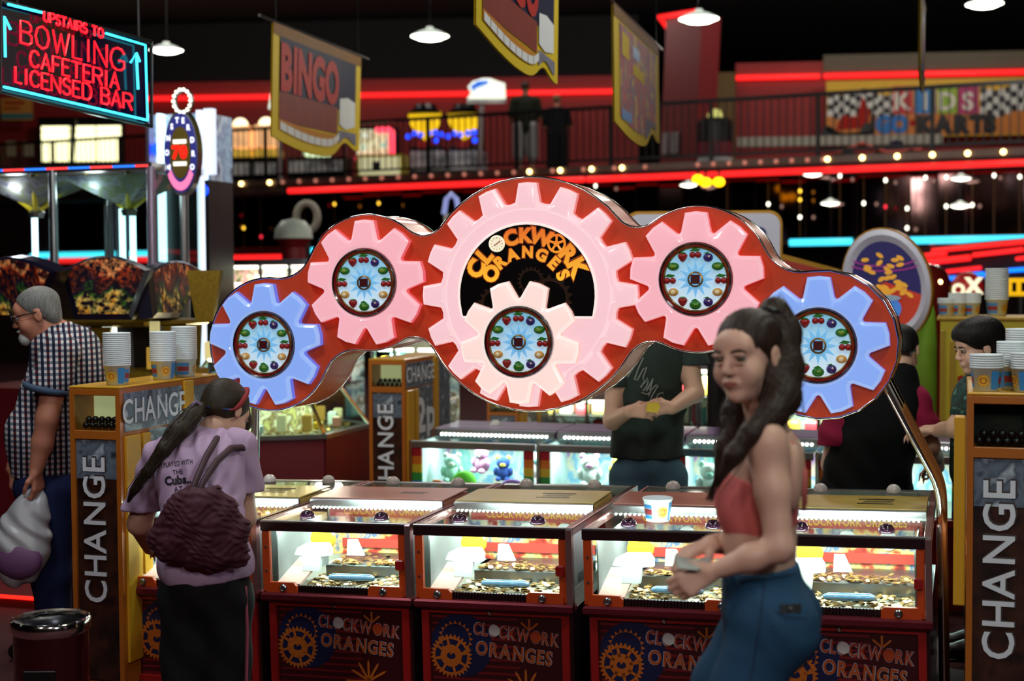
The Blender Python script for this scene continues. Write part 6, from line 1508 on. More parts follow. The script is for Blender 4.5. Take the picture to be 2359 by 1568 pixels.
def nets(F, ax):
    S = F < 0; nx, ny, nz = F.shape
    n = np.zeros((nx - 1, ny - 1, nz - 1), dtype=np.int8)
    for i in (0, 1):
        for j in (0, 1):
            for k in (0, 1): n += S[i:nx - 1 + i, j:ny - 1 + j, k:nz - 1 + k]
    I, J, K = np.nonzero((n > 0) & (n < 8)); idx = np.full(n.shape, -1, dtype=np.int32); idx[I, J, K] = np.arange(len(I))
    acc = np.zeros((len(I), 3)); cnt = np.zeros(len(I)); C = [(a, b, c) for a in (0, 1) for b in (0, 1) for c in (0, 1)]
    for a in C:
        for d in range(3):
            if a[d]: continue
            b = list(a); b[d] = 1
            fa = F[I + a[0], J + a[1], K + a[2]]; fb = F[I + b[0], J + b[1], K + b[2]]; m = (fa < 0) != (fb < 0)
            t = np.where(m, fa / np.where(fa == fb, 1, fa - fb), 0); P = np.stack([ax[0][I + a[0]], ax[1][J + a[1]], ax[2][K + a[2]]], 1); Q = np.stack([ax[0][I + b[0]], ax[1][J + b[1]], ax[2][K + b[2]]], 1)
            acc += np.where(m[:, None], P + (Q - P) * t[:, None], 0); cnt += m
    v = acc / np.maximum(cnt, 1)[:, None]; fs = []
    e = S[:-1, 1:-1, 1:-1] != S[1:, 1:-1, 1:-1]; i, j, k = np.nonzero(e); fl = S[:-1, 1:-1, 1:-1][i, j, k]
    q = np.stack([idx[i, j, k], idx[i, j + 1, k], idx[i, j + 1, k + 1], idx[i, j, k + 1]], 1); q[~fl] = q[~fl][:, ::-1]; fs.append(q)
    e = S[1:-1, :-1, 1:-1] != S[1:-1, 1:, 1:-1]; i, j, k = np.nonzero(e); fl = S[1:-1, :-1, 1:-1][i, j, k]
    q = np.stack([idx[i, j, k], idx[i, j, k + 1], idx[i + 1, j, k + 1], idx[i + 1, j, k]], 1); q[~fl] = q[~fl][:, ::-1]; fs.append(q)
    e = S[1:-1, 1:-1, :-1] != S[1:-1, 1:-1, 1:]; i, j, k = np.nonzero(e); fl = S[1:-1, 1:-1, :-1][i, j, k]
    q = np.stack([idx[i, j, k], idx[i + 1, j, k], idx[i + 1, j + 1, k], idx[i, j + 1, k]], 1); q[~fl] = q[~fl][:, ::-1]; fs.append(q)
    f = np.concatenate(fs); f = f[(f >= 0).all(1)]
    return v, f
class Fr:
    """a local frame: x = the figure's left, y = forward, z = up"""
    def __init__(s, o, yaw, pitch=0., roll=0.):
        # yaw 0 faces the camera (-y); positive turns towards image left. pitch>0 nods down, roll>0 leans the crown to its left
        fw = np.array([-math.sin(yaw), -math.cos(yaw), 0]); lf = np.array([math.cos(yaw), -math.sin(yaw), 0]); up = np.array([0, 0, 1.])
        c, s_ = math.cos(pitch), math.sin(pitch); fw, up = fw * c - up * s_, up * c + fw * s_
        c, s_ = math.cos(roll), math.sin(roll); lf, up = lf * c - up * s_, up * c + lf * s_
        s.o = V3(o); s.x, s.y, s.z = lf, fw, up
        s.R = np.array([lf, fw, up])
    def __call__(s, x, y, z): return s.o + s.x * x + s.y * y + s.z * z
    def inv(s, c): return (c - s.o) @ s.R.T
def head(S, H, k=1., nose=1.):
    g = lambda *a: H(*(t * k for t in a)); e = lambda c, r, kk=.014, sub=False: S.ell(g(*c), [t * k for t in r], H.R, kk, sub)
    e((0, -.015, .035), (.072, .092, .076)); e((0, .028, -.032), (.056, .056, .076), .03); e((0, .034, -.076), (.041, .044, .034), .02)
    e((0, .070, -.094), (.018, .016, .015), .02); e((0, .068, .030), (.052, .024, .035), .02)
    for sx in (-1, 1): e((sx * .036, .056, -.038), (.027, .026, .032), .02)
    for sx in (-1, 1): e((sx * .031, .098, .001), (.019, .013, .0105), .012, True)
    for sx in (-1, 1): e((sx * .031, .0880, .0108), (.0168, .0070, .0040), .005); e((sx * .031, .0865, -.0098), (.014, .006, .003), .005)
    S.cap(g(0, .086, .010), g(0, .103 * (.97 + .03 * nose), -.027), .0080 * k, .0108 * k, .012)
    for sx in (-1, 1): e((sx * .0100, .095, -.032), (.0080, .010, .0070), .007)
    e((0, .0835, -.060), (.024, .012, .014), .012)
    e((0, .0915, -.0570), (.0175, .0050, .0032), .005); e((0, .0900, -.0655), (.015, .0054, .0040), .005); e((0, .0985, -.0612), (.021, .005, .0011), .003, True)
    for sx in (-1, 1): e((sx * .074, -.012, -.010), (.007, .019, .030), .008); e((sx * .082, -.006, -.008), (.004, .009, .016), .006, True)
def eyes(parent, H, k=1., iris=(70, 50, 34), gaze=(0, 0)):
    for sx in (-1, 1):
        c = H(sx * .0305 * k, .0790 * k, .0005 * k)
        m = MB(); m.smooth = True; m.ball(tuple(c), .0124 * k, 16, 10)
        d = nrm(H.y + H.x * gaze[0] + H.z * gaze[1]); m.m = 1; q = c + d * .0062 * k; 
        m.ball(tuple(q), .0084 * k, 12, 8); m.m = 2; m.ball(tuple(c + d * .0098 * k), .0042 * k, 10, 6)
        m.build('eye', [mat('eye_white', (128, 118, 112), .35, coat=.2), mat('iris_brown', iris, .2, coat=.6), M_BLK], parent, world=True)
def brows(parent, H, m_, k=1., r=.0032):
    for sx in (-1, 1):
        m = MB(); m.tube([H(sx * x * k, y * k, z * k) for x, y, z in ((.014, .0965, .0185), (.026, .096, .0225), (.038, .090, .0225), (.049, .080, .017))], [.0022 * k, r * k, r * k, .0012 * k], 6); m.build('eyebrow', m_, parent, world=True, smooth=3.2)
def hand(S, wrist, fwd, nml, thumb, curl=(.5, .7, .5), k=1., spread=.06, tcurl=.3, sc=1.):
    """wrist point; fwd: towards the fingers; nml: out of the palm; thumb: side the thumb is on; curl: bend at each knuckle"""
    f = nrm(V3(fwd)); n_ = V3(nml); n_ = nrm(n_ - f * (n_ @ f)); t = V3(thumb); t = nrm(t - f * (t @ f) - n_ * (t @ n_)); w_ = V3(wrist); L = .09 * sc
    for i, (lat, ln) in enumerate(((.030, .94), (.011, 1.0), (-.009, .97), (-.027, .88))):
        kn = w_ + f * L * ln + t * lat * sc
        S.cap(w_ + t * lat * .55 * sc + f * .01, kn, .0135 * sc, .0115 * sc, .012)
        d = nrm(f + t * lat * spread * 20 * .15); b = 0; p = kn; fl = (.040, .044, .041, .033)[i] * sc
        for j, (q, r0, r1) in enumerate(((1., .0098, .0088), (.68, .0088, .0080), (.52, .0080, .0066))):
            b += curl[j] + (i * .05); dd = d * math.cos(b) + n_ * math.sin(b); p2 = p + dd * fl * q; S.cap(p, p2, r0 * sc, r1 * sc, .004); p = p2
    p = w_ + f * .022 * sc + t * .022 * sc; S.cap(w_ + f * .01, p, .014 * sc, .015 * sc, .014)
    d1 = nrm(f * .75 + t * .75 + n_ * .35); p2 = p + d1 * .040 * sc; d2 = nrm(f * .9 + t * (.3 - tcurl) + n_ * (.25 + tcurl)); p3 = p2 + d2 * .032 * sc; d3 = nrm(f * .9 - t * tcurl * .6 + n_ * (.2 + tcurl)); p4 = p3 + d3 * .024 * sc
    S.cap(p, p2, .014 * sc, .0115 * sc, .008); S.cap(p2, p3, .0112 * sc, .0098 * sc, .005); S.cap(p3, p4, .0098 * sc, .0078 * sc, .005)
def strands(name, parent, paths, m_, n=30, spread=.02, r=.002, seed=3):
    rr = np.random.default_rng(seed); mb = MB()
    for _ in range(n):
        P_ = paths[rr.integers(len(paths))]; o = rr.normal(0, 1, 3); o2 = rr.normal(0, .35, 3); pts = []
        for i, (p, w_) in enumerate(P_): pts.append(V3(p) + (o / max(1, np.linalg.norm(o)) + o2 * math.sin(i)) * w_)
        R_ = [r] * (len(pts) - 1) + [r * .3]; mb.tube([tuple(p) for p in pts], R_, 4)
    o = mb.build(name, m_, parent, world=True, smooth=3.2); return o
from mathutils.bvhtree import BVHTree
def drape(name, m_, parent, last, words, off=.003):
    """flat lettering laid on a garment: words = (text, px, py, size px, slope)"""
    v, f = last; bv = BVHTree.FromPolygons([tuple(p) for p in v], [tuple(int(i) for i in q) for q in f]); mb = MB(); o = Vector((0, 0, CAMZ))
    for polys in words:
        vs_, fs = polys; out = []
        for (x, y) in vs_:
            d = ray(x, y).normalized(); h = bv.ray_cast(o, d)
            if h[0] is None: out.append(None)
            else: out.append(h[0] - d * off)
        good = [q for q in fs if all(out[i] is not None for i in q)]
        mb.add([p if p is not None else Vector((0, 0, 0)) for p in out], good)
    return mb.build(name, m_, parent, world=True, fix=False)
def pxtext(word, px, py, size, slope=0., off=0., sx=1.):
    v2, fs, w_ = text2d(word, size, off, sx); c, s_ = math.cos(slope), math.sin(slope)
    return ([(px + (a - w_ / 2) * c + b * s_, py + (a - w_ / 2) * s_ - b * c) for a, b in v2], fs)
def skinmat(name, c, c2): 
    m = mat(name, c, .48, var=.10, vscale=14, spec=.4); b = m.node_tree.nodes['Principled BSDF']
    b.inputs['Subsurface Weight'].default_value = .12; b.inputs['Subsurface Radius'].default_value = (.012, .005, .003); b.inputs['Subsurface Scale'].default_value = 1.0
    return m
def hairmat(name, c):
    if name in MATS: return MATS[name]
    m = mat(name, c, .5, var=0, spec=.25); nt = m.node_tree; b = nt.nodes['Principled BSDF']
    tc = nt.nodes.new('ShaderNodeTexCoord'); mp = nt.nodes.new('ShaderNodeMapping'); mp.inputs['Scale'].default_value = (150, 150, 14); nz = nt.nodes.new('ShaderNodeTexNoise'); nz.inputs['Scale'].default_value = 1; nz.inputs['Detail'].default_value = 3
    nt.links.new(tc.outputs['Object'], mp.inputs[0]); nt.links.new(mp.outputs[0], nz.inputs['Vector'])
    mx = nt.nodes.new('ShaderNodeMix'); mx.data_type = 'RGBA'; l = lin(c); mx.inputs['A'].default_value = tuple(v * .35 for v in l) + (1,); mx.inputs['B'].default_value = tuple(min(1, v * 1.9) for v in l) + (1,)
    nt.links.new(nz.outputs['Fac'], mx.inputs['Factor']); nt.links.new(mx.outputs['Result'], b.inputs['Base Color'])
    bp = nt.nodes.new('ShaderNodeBump'); bp.inputs['Strength'].default_value = .7; bp.inputs['Distance'].default_value = .004; nt.links.new(nz.outputs['Fac'], bp.inputs['Height']); nt.links.new(bp.outputs['Normal'], b.inputs['Normal'])
    return m
def clothmat(name, c, var=.12, scale=5., stretch=None, bump=.25, bs=18.):
    return mat(name, c, .85, var=var, vscale=scale, spec=.25, bump=bump, bscale=bs)
# ------------------------------------------------------------------ girl walking past in the foreground
SK1 = skinmat('skin_fair', (214, 170, 146), 0); LIP1 = mat('lips_rose', (160, 96, 84), .4, var=.08); DEN = clothmat('denim_blue', (36, 72, 100), .22, 9, bump=.35, bs=26)
HB = hairmat('hair_brown', (44, 31, 23)); PINKT = clothmat('top_pink', (216, 112, 106), .10, 12, bump=.35, bs=90)
def person1():
    P = thing('person', 'girl in pink crop top and blue jeans walking past with a high ponytail', 'person', loc=(at(1760, 1400, 3.58).x, 3.58, 0))
    B = Fr(at(1762, 1400, 3.58), math.radians(104))
    H = Fr(at(1722, 817, 3.56), math.radians(41), math.radians(5), math.radians(-3))
    S = Sdf(); T = Sdf(); J = Sdf()
    tors = []
    def te(c, r, k=.04): S.ell(B(*c), r, B.R, k); T.ell(B(*c), r, B.R, k)
    S.ell(B(0, .0, .0), (.150, .100, .11), B.R, .05); J.ell(B(0, .0, .0), (.152, .102, .115), B.R, .05)
    for sx in (-1, 1): S.ell(B(sx * .070, -.058, -.035), (.082, .075, .085), B.R, .04); J.ell(B(sx * .072, -.060, -.035), (.085, .076, .088), B.R, .04)
    S.ell(B(0, .012, .130), (.122, .082, .12), B.R, .06); J.ell(B(0, .012, .120), (.125, .086, .12), B.R, .06)
    te((0, .014, .265), (.128, .092, .165), .06); te((0, -.01, .37), (.138, .07, .09), .05)
    for sx in (-1, 1): te((sx * .050, .072, .290), (.05, .036, .06), .05)
    S.cap(B(.135, -.022, .402), B(-.135, -.022, .402), .042, .042, .05)
    for sx in (-1, 1): S.ell(B(sx * .075, -.075, .34), (.05, .02, .075), B.R, .03)
    S.cap(B(0, -.018, .42), H(0, -.028, -.085), .050, .045, .03)
    head(S, H)
    # near (left) arm
    sh = at(1766, 1020, 3.425); el = at(1796, 1262, 3.37); wr = at(1640, 1316, 3.39)
    S.chain([sh, at(1780, 1130, 3.40), el], [.044, .039, .033], .03); S.ell(V3(sh), (.046, .046, .046), None, .03)
    S.chain([el, at(1730, 1284, 3.375), wr], [.033, .032, .0205], .02)
    hand(S, V3(wr), (-1, -.1, -.50), (-.25, .9, -.35), (-.1, .3, 1), (.65, 1.2, .9), tcurl=.5, sc=.86)
    # far (right) arm
    s2 = at(1748, 1015, 3.74); e2 = at(1730, 1235, 3.80); w2 = at(1640, 1252, 3.60)
    S.chain([s2, e2], [.044, .036], .03); S.chain([e2, at(1690, 1250, 3.72), w2], [.036, .034, .024], .02)
    hand(S, V3(w2), (-.85, -.5, -.16), (-.2, -.1, -1), (.3, -.95, .1), (.25, .6, .45), tcurl=.15, sc=.86)
    # legs
    for pts, rs in (([at(1770, 1440, 3.50), at(1718, 1590, 3.49), at(1690, 1800, 3.47), at(1770, 2010, 3.50), at(1840, 2205, 3.52)], [.094, .078, .056, .052, .036]), ([at(1750, 1440, 3.66), at(1676, 1580, 3.66), at(1608, 1800, 3.66), at(1590, 2000, 3.66), at(1585, 2200, 3.66)], [.092, .082, .056, .052, .036])):
        S.chain(pts, [r * .95 for r in rs], .04); J.chain(pts, rs, .04)
        S.chain([pts[-1], V3(pts[-1]) + np.array([-.03, 0, -.05]), V3(pts[-1]) + np.array([-.15, -.01, -.075])], [.034, .034, .022], .02)
    hl = H(0, 0, 0)
    fine = [(hl - .115, hl + .115, .0034), (V3(at(1660, 1380, 3.40)) - [.125, .03, .02], V3(at(1600, 1240, 3.40)) + [.03, .20, .03], .0042)]
    def mf(c):
        q = H.inv(c); x, y, z = q[:, 0], q[:, 1], q[:, 2]
        return ((y > .078) & ((x / .0215) ** 2 + ((z + .0612) / .0078) ** 2 < 1)).astype(int)
    S.mesh('body', [SK1, LIP1], P, .0085, fine, matfn=mf)
    eyes(P, H, gaze=(.40, .02)); brows(P, H, HB)
    # crop top, straps
    topz = lambda X, Y, Z: ((X - B.o[0]) * B.y[0] + (Y - B.o[1]) * B.y[1]) * -.35 + (Z - B.o[2]) - .325
    botz = lambda X, Y, Z: -(Z - B.o[2]) + .188 + ((X - B.o[0]) * B.y[0] + (Y - B.o[1]) * B.y[1]) * .08
    T.mesh('crop_top', PINKT, P, .006, infl=.006, clips=[topz, botz], disp=lambda X, Y, Z: .0012 * np.sin(X * 60 + Y * 50 + Z * 25))
    for sx in (-1, 1):
        m = MB(); m.tube([tuple(B(sx * .075, .098, .325)), tuple(B(sx * .088, .055, .41)), tuple(B(sx * .085, -.01, .452)), tuple(B(sx * .072, -.07, .43)), tuple(B(sx * .05, -.098, .34)), tuple(B(sx * .04, -.098, .26))], .0055, 6); m.build('strap', PINKT, P, world=True, smooth=3.2)
    # jeans
    jt = lambda X, Y, Z: (Z - B.o[2]) - .112 + ((X - B.o[0]) * B.y[0] + (Y - B.o[1]) * B.y[1]) * .10
    hipx = V3(at(1690, 1430, 3.5))
    jeans = J.mesh('jeans', DEN, P, .0085, infl=.005, clips=[jt, lambda X, Y, Z: .14 - Z], disp=lambda X, Y, Z: .0016 * np.sin((Z * 70 + X * 55) + 2 * np.sin(X * 30)) * np.exp(-((Z - hipx[2]) / .10) ** 2))
    jl = J.last
    m = MB(); pts = []
    bv = BVHTree.FromPolygons([tuple(p) for p in jl[0]], [tuple(int(i) for i in q) for q in jl[1]])
    def onj(px, py, off=.001):
        d = ray(px, py).normalized(); h = bv.ray_cast(Vector((0, 0, CAMZ)), d); return (h[0] if h[0] is not None else at(px, py, 3.45)) - d * off
    for seam in ([(1786, 1404), (1800, 1418), (1856, 1424)], [(1828, 1322), (1780, 1330), (1700, 1338)], [(1760, 1340), (1752, 1420), (1740, 1500), (1728, 1566)]):
        q = []
        for i in range(len(seam) - 1):
            for t in np.linspace(0, 1, 6): q.append(onj(seam[i][0] + (seam[i + 1][0] - seam[i][0]) * t, seam[i][1] + (seam[i + 1][1] - seam[i][1]) * t))
        m = MB(); m.tube(q, .0018, 5); m.build('seam', mat('seam_navy', (22, 44, 70), .8), P, world=True)
    # shoes
    for px, py, d in ((1840, 2205, 3.52), (1585, 2200, 3.66)):
        p = V3(at(px, py, d)); s_ = Sdf(); s_.chain([p + [.01, 0, -.045], p + [-.08, -.005, -.06], p + [-.16, -.01, -.07]], [.045, .042, .034], .02); s_.mesh('shoe', mat('shoe_white', (200, 200, 200), .6), P, .008, clips=[lambda X, Y, Z: .004 - Z])
    # hair: scalp, puff, tail
    A = Sdf(); A.ell(H(0, -.017, .036), (.0775, .096, .081), H.R, .01); A.ell(H(0, -.07, -.02), (.062, .045, .06), H.R, .03)
    A.mesh('hair', HB, P, .0048, clips=[lambda X, Y, Z: (lambda x, y, z: np.maximum(y - .026 - .66 * z - .035 * np.exp(-((np.abs(x) - .035) / .03) ** 2) * (z > .02), -.06 - z))((X - H.o[0]) * H.x[0] + (Y - H.o[1]) * H.x[1] + (Z - H.o[2]) * H.x[2], (X - H.o[0]) * H.y[0] + (Y - H.o[1]) * H.y[1] + (Z - H.o[2]) * H.y[2], (X - H.o[0]) * H.z[0] + (Y - H.o[1]) * H.z[1] + (Z - H.o[2]) * H.z[2])],
           disp=lambda X, Y, Z: .0012 * np.sin(((X - H.o[0]) * H.x[0] + (Y - H.o[1]) * H.x[1]) * 420 + Z * 60))
    tail = [(at(1768, 730, 3.62), .024), (at(1784, 720, 3.64), .034), (at(1806, 765, 3.63), .040), (at(1806, 850, 3.58), .046), (at(1800, 915, 3.52), .044), (at(1776, 958, 3.45), .032), (at(1730, 998, 3.40), .022), (at(1692, 1046, 3.395), .019), (at(1664, 1095, 3.41), .011)]
    wide = [(at(1764, 800, 3.57), .045), (at(1780, 880, 3.56), .050), (at(1788, 930, 3.56), .036)]
    A2 = Sdf(); A2.chain([p for p, r in tail], [r for p, r in tail], .03); A2.chain([p for p, r in wide], [r for p, r in wide], .03)
    A2.mesh('ponytail', HB, P, .006, disp=lambda X, Y, Z: .0016 * np.sin(X * 330 + Y * 240 + Z * 60 + 2 * np.sin(Z * 16)))
    A3 = Sdf(); far = [(at(1716, 880, 3.66), .028), (at(1692, 950, 3.66), .028), (at(1672, 1030, 3.62), .022), (at(1650, 1110, 3.60), .007)]; A3.chain([p for p, r in far], [r for p, r in far], .03)
    A3.mesh('hair_lock', HB, P, .006, disp=lambda X, Y, Z: .0014 * np.sin(X * 360 + Y * 240 + Z * 50))
    strands('loose_strands', P, [[(p, r * 1.02) for p, r in tail] + [(at(1640, 1135, 3.42), .012)], [(p, r * 1.05) for p, r in far] + [(at(1634, 1150, 3.6), .008)]], HB, 110, r=.0013)
    m = MB(); c = V3(at(1774, 724, 3.625)); m.tube([tuple(c + H.x * .030 * math.cos(a) + nrm(H.z * .6 + H.y * .8) * .030 * math.sin(a)) for a in np.linspace(0, 2 * PI, 13)[:-1]], .007, 6, closed=True); m.build('hair_tie', M_BLK, P, world=True, smooth=3.2)
    # phone in the pocket and folded paper in the hands: separate things
    a, b, c_, d_ = onj(1798, 1412, .004), onj(1846, 1412, .004), onj(1846, 1390, .006), onj(1798, 1392, .006)
    m = MB(); m.slab([a, b, c_, d_], -.009); o = m.build('mobile_phone', M_BLK); tag(o, 'black phone showing above the back pocket of the girl\'s jeans', 'phone')
    m = MB(); q = onj(1821, 1402, .0135); m.ball(tuple(q), .0045, 8, 5); l_ = m.build('camera_lens', M_STEEL); l_.parent = o
    m = MB(); P_ = [at(1554, 1278, 3.40), at(1600, 1288, 3.42), at(1640, 1284, 3.45), at(1638, 1306, 3.41), at(1606, 1312, 3.36), at(1562, 1308, 3.36)]
    m.slab([P_[0], P_[1], P_[4], P_[5]], .0025); m.slab([P_[1], P_[2], P_[3], P_[4]], .0025); tag(m.build('paper_slip', mat('slip_grey', (170, 176, 166), .7, var=.1)), 'grey folded slip held in the girl\'s two hands', 'paper')
person1()
# ------------------------------------------------------------------ the other visitors
def checkmat(name, base, lines, px=.022, ang=(1, .35)):
    m = mat(name, base, .8, var=0, spec=.2); nt = m.node_tree; b = nt.nodes['Principled BSDF']
    tc = nt.nodes.new('ShaderNodeTexCoord'); sp = nt.nodes.new('ShaderNodeSeparateXYZ'); nt.links.new(tc.outputs['Object'], sp.inputs[0])
    def M_(op, a, b_=None):
        n = nt.nodes.new('ShaderNodeMath'); n.operation = op
        for i, v in enumerate((a, b_)):
            if v is None: continue
            if isinstance(v, (int, float)): n.inputs[i].default_value = v
            else: nt.links.new(v, n.inputs[i])
        return n.outputs[0]
    u = M_('ADD', M_('MULTIPLY', sp.outputs[0], ang[0] / px), M_('MULTIPLY', sp.outputs[1], ang[1] / px)); v = M_('MULTIPLY', sp.outputs[2], 1 / px)
    su = M_('LESS_THAN', M_('FRACT', u), .5); sv = M_('LESS_THAN', M_('FRACT', v), .5)
    alt = M_('LESS_THAN', M_('FRACT', M_('MULTIPLY', u, .5)), .5)
    def mix(f, A, B):
        n = nt.nodes.new('ShaderNodeMix'); n.data_type = 'RGBA'; nt.links.new(f, n.inputs['Factor'])
        for k, c in (('A', A), ('B', B)):
            if isinstance(c, tuple): n.inputs[k].default_value = lin(c) + (1,)
            else: nt.links.new(c, n.inputs[k])
        return n.outputs['Result']
    ucol = mix(alt, lines[0], lines[1]); c1 = mix(su, base, ucol); mid = tuple(int((a + b_) / 2) for a, b_ in zip(base, lines[0])); c2 = mix(su, mid, lines[2])
    nt.links.new(mix(sv, c1, c2), b.inputs['Base Color']); return m
# ---- woman bending over the leftmost pusher
TEE = clothmat('tee_mauve', (188, 160, 190), .08, 6, bump=.5, bs=14); MARO = mat('bag_maroon', (64, 14, 33), .75, var=.25, vscale=30, bump=.9, bscale=38); TRB = clothmat('trousers_black', (16, 15, 18), .1)
def person2():
    P = thing('person', 'woman in a mauve T-shirt bending over the pushers, ponytail and headband', 'person', loc=(at(470, 1400, 5.1).x, 5.1, 0))
    HB2 = hairmat('hair_dark_brown', (46, 36, 25)); SK = MATS['skin_fair']
    B = Fr(at(472, 1360, 5.08), math.radians(188)); H = Fr(at(520, 948, 5.46), math.radians(212), math.radians(38), math.radians(8))
    S = Sdf(); T = Sdf(); J = Sdf()
    hips = at(474, 1350, 5.10); ch = at(462, 1120, 5.28); nb = at(492, 985, 5.40)
    S.ell(V3(hips), (.155, .115, .12), None, .04); J.ell(V3(hips), (.165, .125, .13), None, .04); T.ell(V3(at(474, 1300, 5.1)), (.165, .13, .12), None, .05)
    S.cap(hips, ch, .125, .135, .05, ((0, 1, 0), .75)); T.cap(at(474, 1290, 5.12), ch, .158, .150, .06, ((0, 1, 0), .8))
    T.ell(V3(at(462, 1090, 5.30)), (.165, .13, .13), None, .06); S.ell(V3(ch), (.15, .11, .14), None, .05)
    shL = at(372, 1055, 5.36); shR = at(548, 1030, 5.34)
    S.cap(shL, shR, .055, .055, .05); T.cap(shL, shR, .075, .075, .06); T.cap(at(470, 1020, 5.38), at(492, 1000, 5.40), .075, .06, .05)
    S.cap(nb, H(0, -.02, -.08), .052, .046, .03); head(S, H)
    for sh, el, wr, sl in ((shL, at(322, 1205, 5.46), at(345, 1262, 5.80), at(330, 1172, 5.45)), (shR, at(562, 1190, 5.40), at(520, 1235, 5.78), at(560, 1128, 5.38))):
        S.chain([sh, el], [.052, .046], .03); S.chain([el, wr], [.046, .028], .02); hand(S, V3(wr), (0, 1, -.2), (0, .2, -1), (1 if sh is shL else -1, 0, 0), (.3, .5, .4), sc=.9)
        R = Sdf(); R.chain([sh, sl, V3(sl) + (V3(sl) - V3(sh)) * .3], [.076, .073, .073], .03); sz = V3(sl)[2] - .004
        R.mesh('sleeve', TEE, P, .0075, clips=[lambda X, Y, Z, sz=sz: sz - Z], disp=lambda X, Y, Z: .004 * np.sin(X * 70 + Z * 40))
    for x in (430, 520):
        pts = [at(x, 1390, 5.10), at(x, 1650, 5.10), at(x, 1860, 5.08)]; S.chain([pts[0], pts[1], V3(pts[2]) * [1, 1, 0] + [0, 0, .09]], [.08, .056, .04], .03)
        J.chain([pts[0], V3(pts[1]), V3(pts[2]) * [1, 1, 0] + [0, 0, .06]], [.098, .088, .08], .04)
        f_ = V3(pts[2]) * [1, 1, 0]; S.cap(f_ + [0, 0, .06], f_ + [0, .12, .035], .035, .026, .02)
        k = Sdf(); k.chain([f_ + [0, -.03, .05], f_ + [0, .06, .045], f_ + [0, .15, .04]], [.045, .046, .036], .02); k.mesh('shoe', M_BLK, P, .01, clips=[lambda X, Y, Z: .004 - Z])
    h0 = H(0, 0, 0)
    S.mesh('body', [SK], P, .011, [(h0 - .12, h0 + .12, .005)]); eyes(P, H)
    zt = at(474, 1328, 5.1).z
    def fold(X, Y, Z): return (.007 * np.sin(X * 62 + Z * 22 + 2.5 * np.sin(Z * 9 + X * 14)) + .004 * np.sin(X * 110 - Z * 50 + 2 * np.sin(Z * 17))) * np.clip((Z - zt) * 2.4, .25, 1)
    T.mesh('t_shirt', TEE, P, .0075, clips=[lambda X, Y, Z: zt - .01 - Z + .10 * (X - hips.x), (tuple(H(0, -.02, -.115)), tuple(H.z))], disp=fold); tl = T.last
    J.mesh('trousers', TRB, P, .010, clips=[lambda X, Y, Z: Z - zt - .05], disp=lambda X, Y, Z: .004 * np.sin(Z * 30 + X * 40))
    m = MB(); xs = V3(at(566, 1370, 5.0)); m.tube([at(566, 1350, 5.05), at(570, 1450, 5.04), at(568, 1560, 5.03), at(560, 1700, 5.02)], .006, 5); m.build('side_stripe', mat('stripe_rose', (150, 70, 90), .7), P, world=True)
    words = [pxtext(w_, x, y, s, sl, o_, sx) for w_, x, y, s, sl, o_, sx in (('I PLAYED WITH', 408, 1072, 16, -.13, .01, .62), ('THE', 410, 1092, 16, -.10, .01, .8), ('Cubs..', 411, 1114, 27, -.10, .05, .85), ('AT', 412, 1132, 18, -.10, .01, .8))]
    drape('shirt_lettering', mat('print_black', (30, 22, 32), .7), P, tl, words)
    # hair, ponytail, headband
    A = Sdf(); A.ell(H(0, -.018, .036), (.084, .102, .086), H.R, .01); A.ell(H(0, -.06, -.015), (.068, .05, .06), H.R, .03)
    A.mesh('hair', HB2, P, .006, clips=[lambda X, Y, Z: (lambda y, z: np.maximum(y - .035 - .5 * z, -.055 - z))((X - H.o[0]) * H.y[0] + (Y - H.o[1]) * H.y[1] + (Z - H.o[2]) * H.y[2], (X - H.o[0]) * H.z[0] + (Y - H.o[1]) * H.z[1] + (Z - H.o[2]) * H.z[2])])
    f = Sdf(); f.chain([H(.0, .085, .06), H(.0, .11, .02), H(.01, .115, -.03)], [.03, .032, .015], .02); f.mesh('fringe', HB2, P, .006)
    tail = [(at(462, 940, 5.36), .026), (at(440, 960, 5.30), .032), (at(412, 992, 5.24), .033), (at(378, 1034, 5.20), .026), (at(342, 1084, 5.20), .018), (at(312, 1125, 5.22), .014), (at(296, 1155, 5.24), .005)]
    A2 = Sdf(); A2.chain([p for p, r in tail], [r for p, r in tail], .02); A2.mesh('ponytail', HB2, P, .007, disp=lambda X, Y, Z: .0012 * np.sin(X * 360 + Z * 230))
    strands('loose_strands', P, [[(p, r * 1.1) for p, r in tail]], HB2, 50, r=.0016)
    c = V3(at(452, 948, 5.33)); m = MB(); m.tube([tuple(c + np.array([.02 * math.cos(a), .02 * math.cos(a) * .5, .036 * math.sin(a)])) for a in np.linspace(0, 2 * PI, 13)[:-1]], .007, 6, closed=True); m.build('hair_tie', mat('tie_lilac', (120, 100, 130), .6), P, world=True)
    for nm, lo_, hi_, mm in (('headband', -.2, 2.1, mat('band_scarf_red', (150, 30, 36), .7, var=.15)), ('headband_tail', 2.1, 3.6, printmat('band_scarf_blue', [(20, 40, 90), (40, 70, 130), (24, 44, 100), (150, 110, 50)], 60, rough=.7, coat=0))):
        m = MB(); pts = []
        for t in np.linspace(lo_, hi_, 14):
            y = .060 * math.cos(t) - .005; z = .100 * math.cos(t) + .012 if t < PI else -.085
            pts.append((t, y, z))
        vs_ = []
        for t in np.linspace(lo_ if lo_ > 0 else 0, hi_, 16):
            # ring from the crown down behind the right ear to the nape
            cy = .045 - .125 * (t / PI); cz = .118 * math.cos(t) if t < 1.9 else .118 * math.cos(1.9) - .012 * (t - 1.9)
            cx = -.086 * math.sin(min(t, PI * .97)) ; 
            for k in (-.017, .017): vs_.append(tuple(H(cx * 1.0 - .002, cy + k * .8 - .01, cz + k * .6 + .012)))
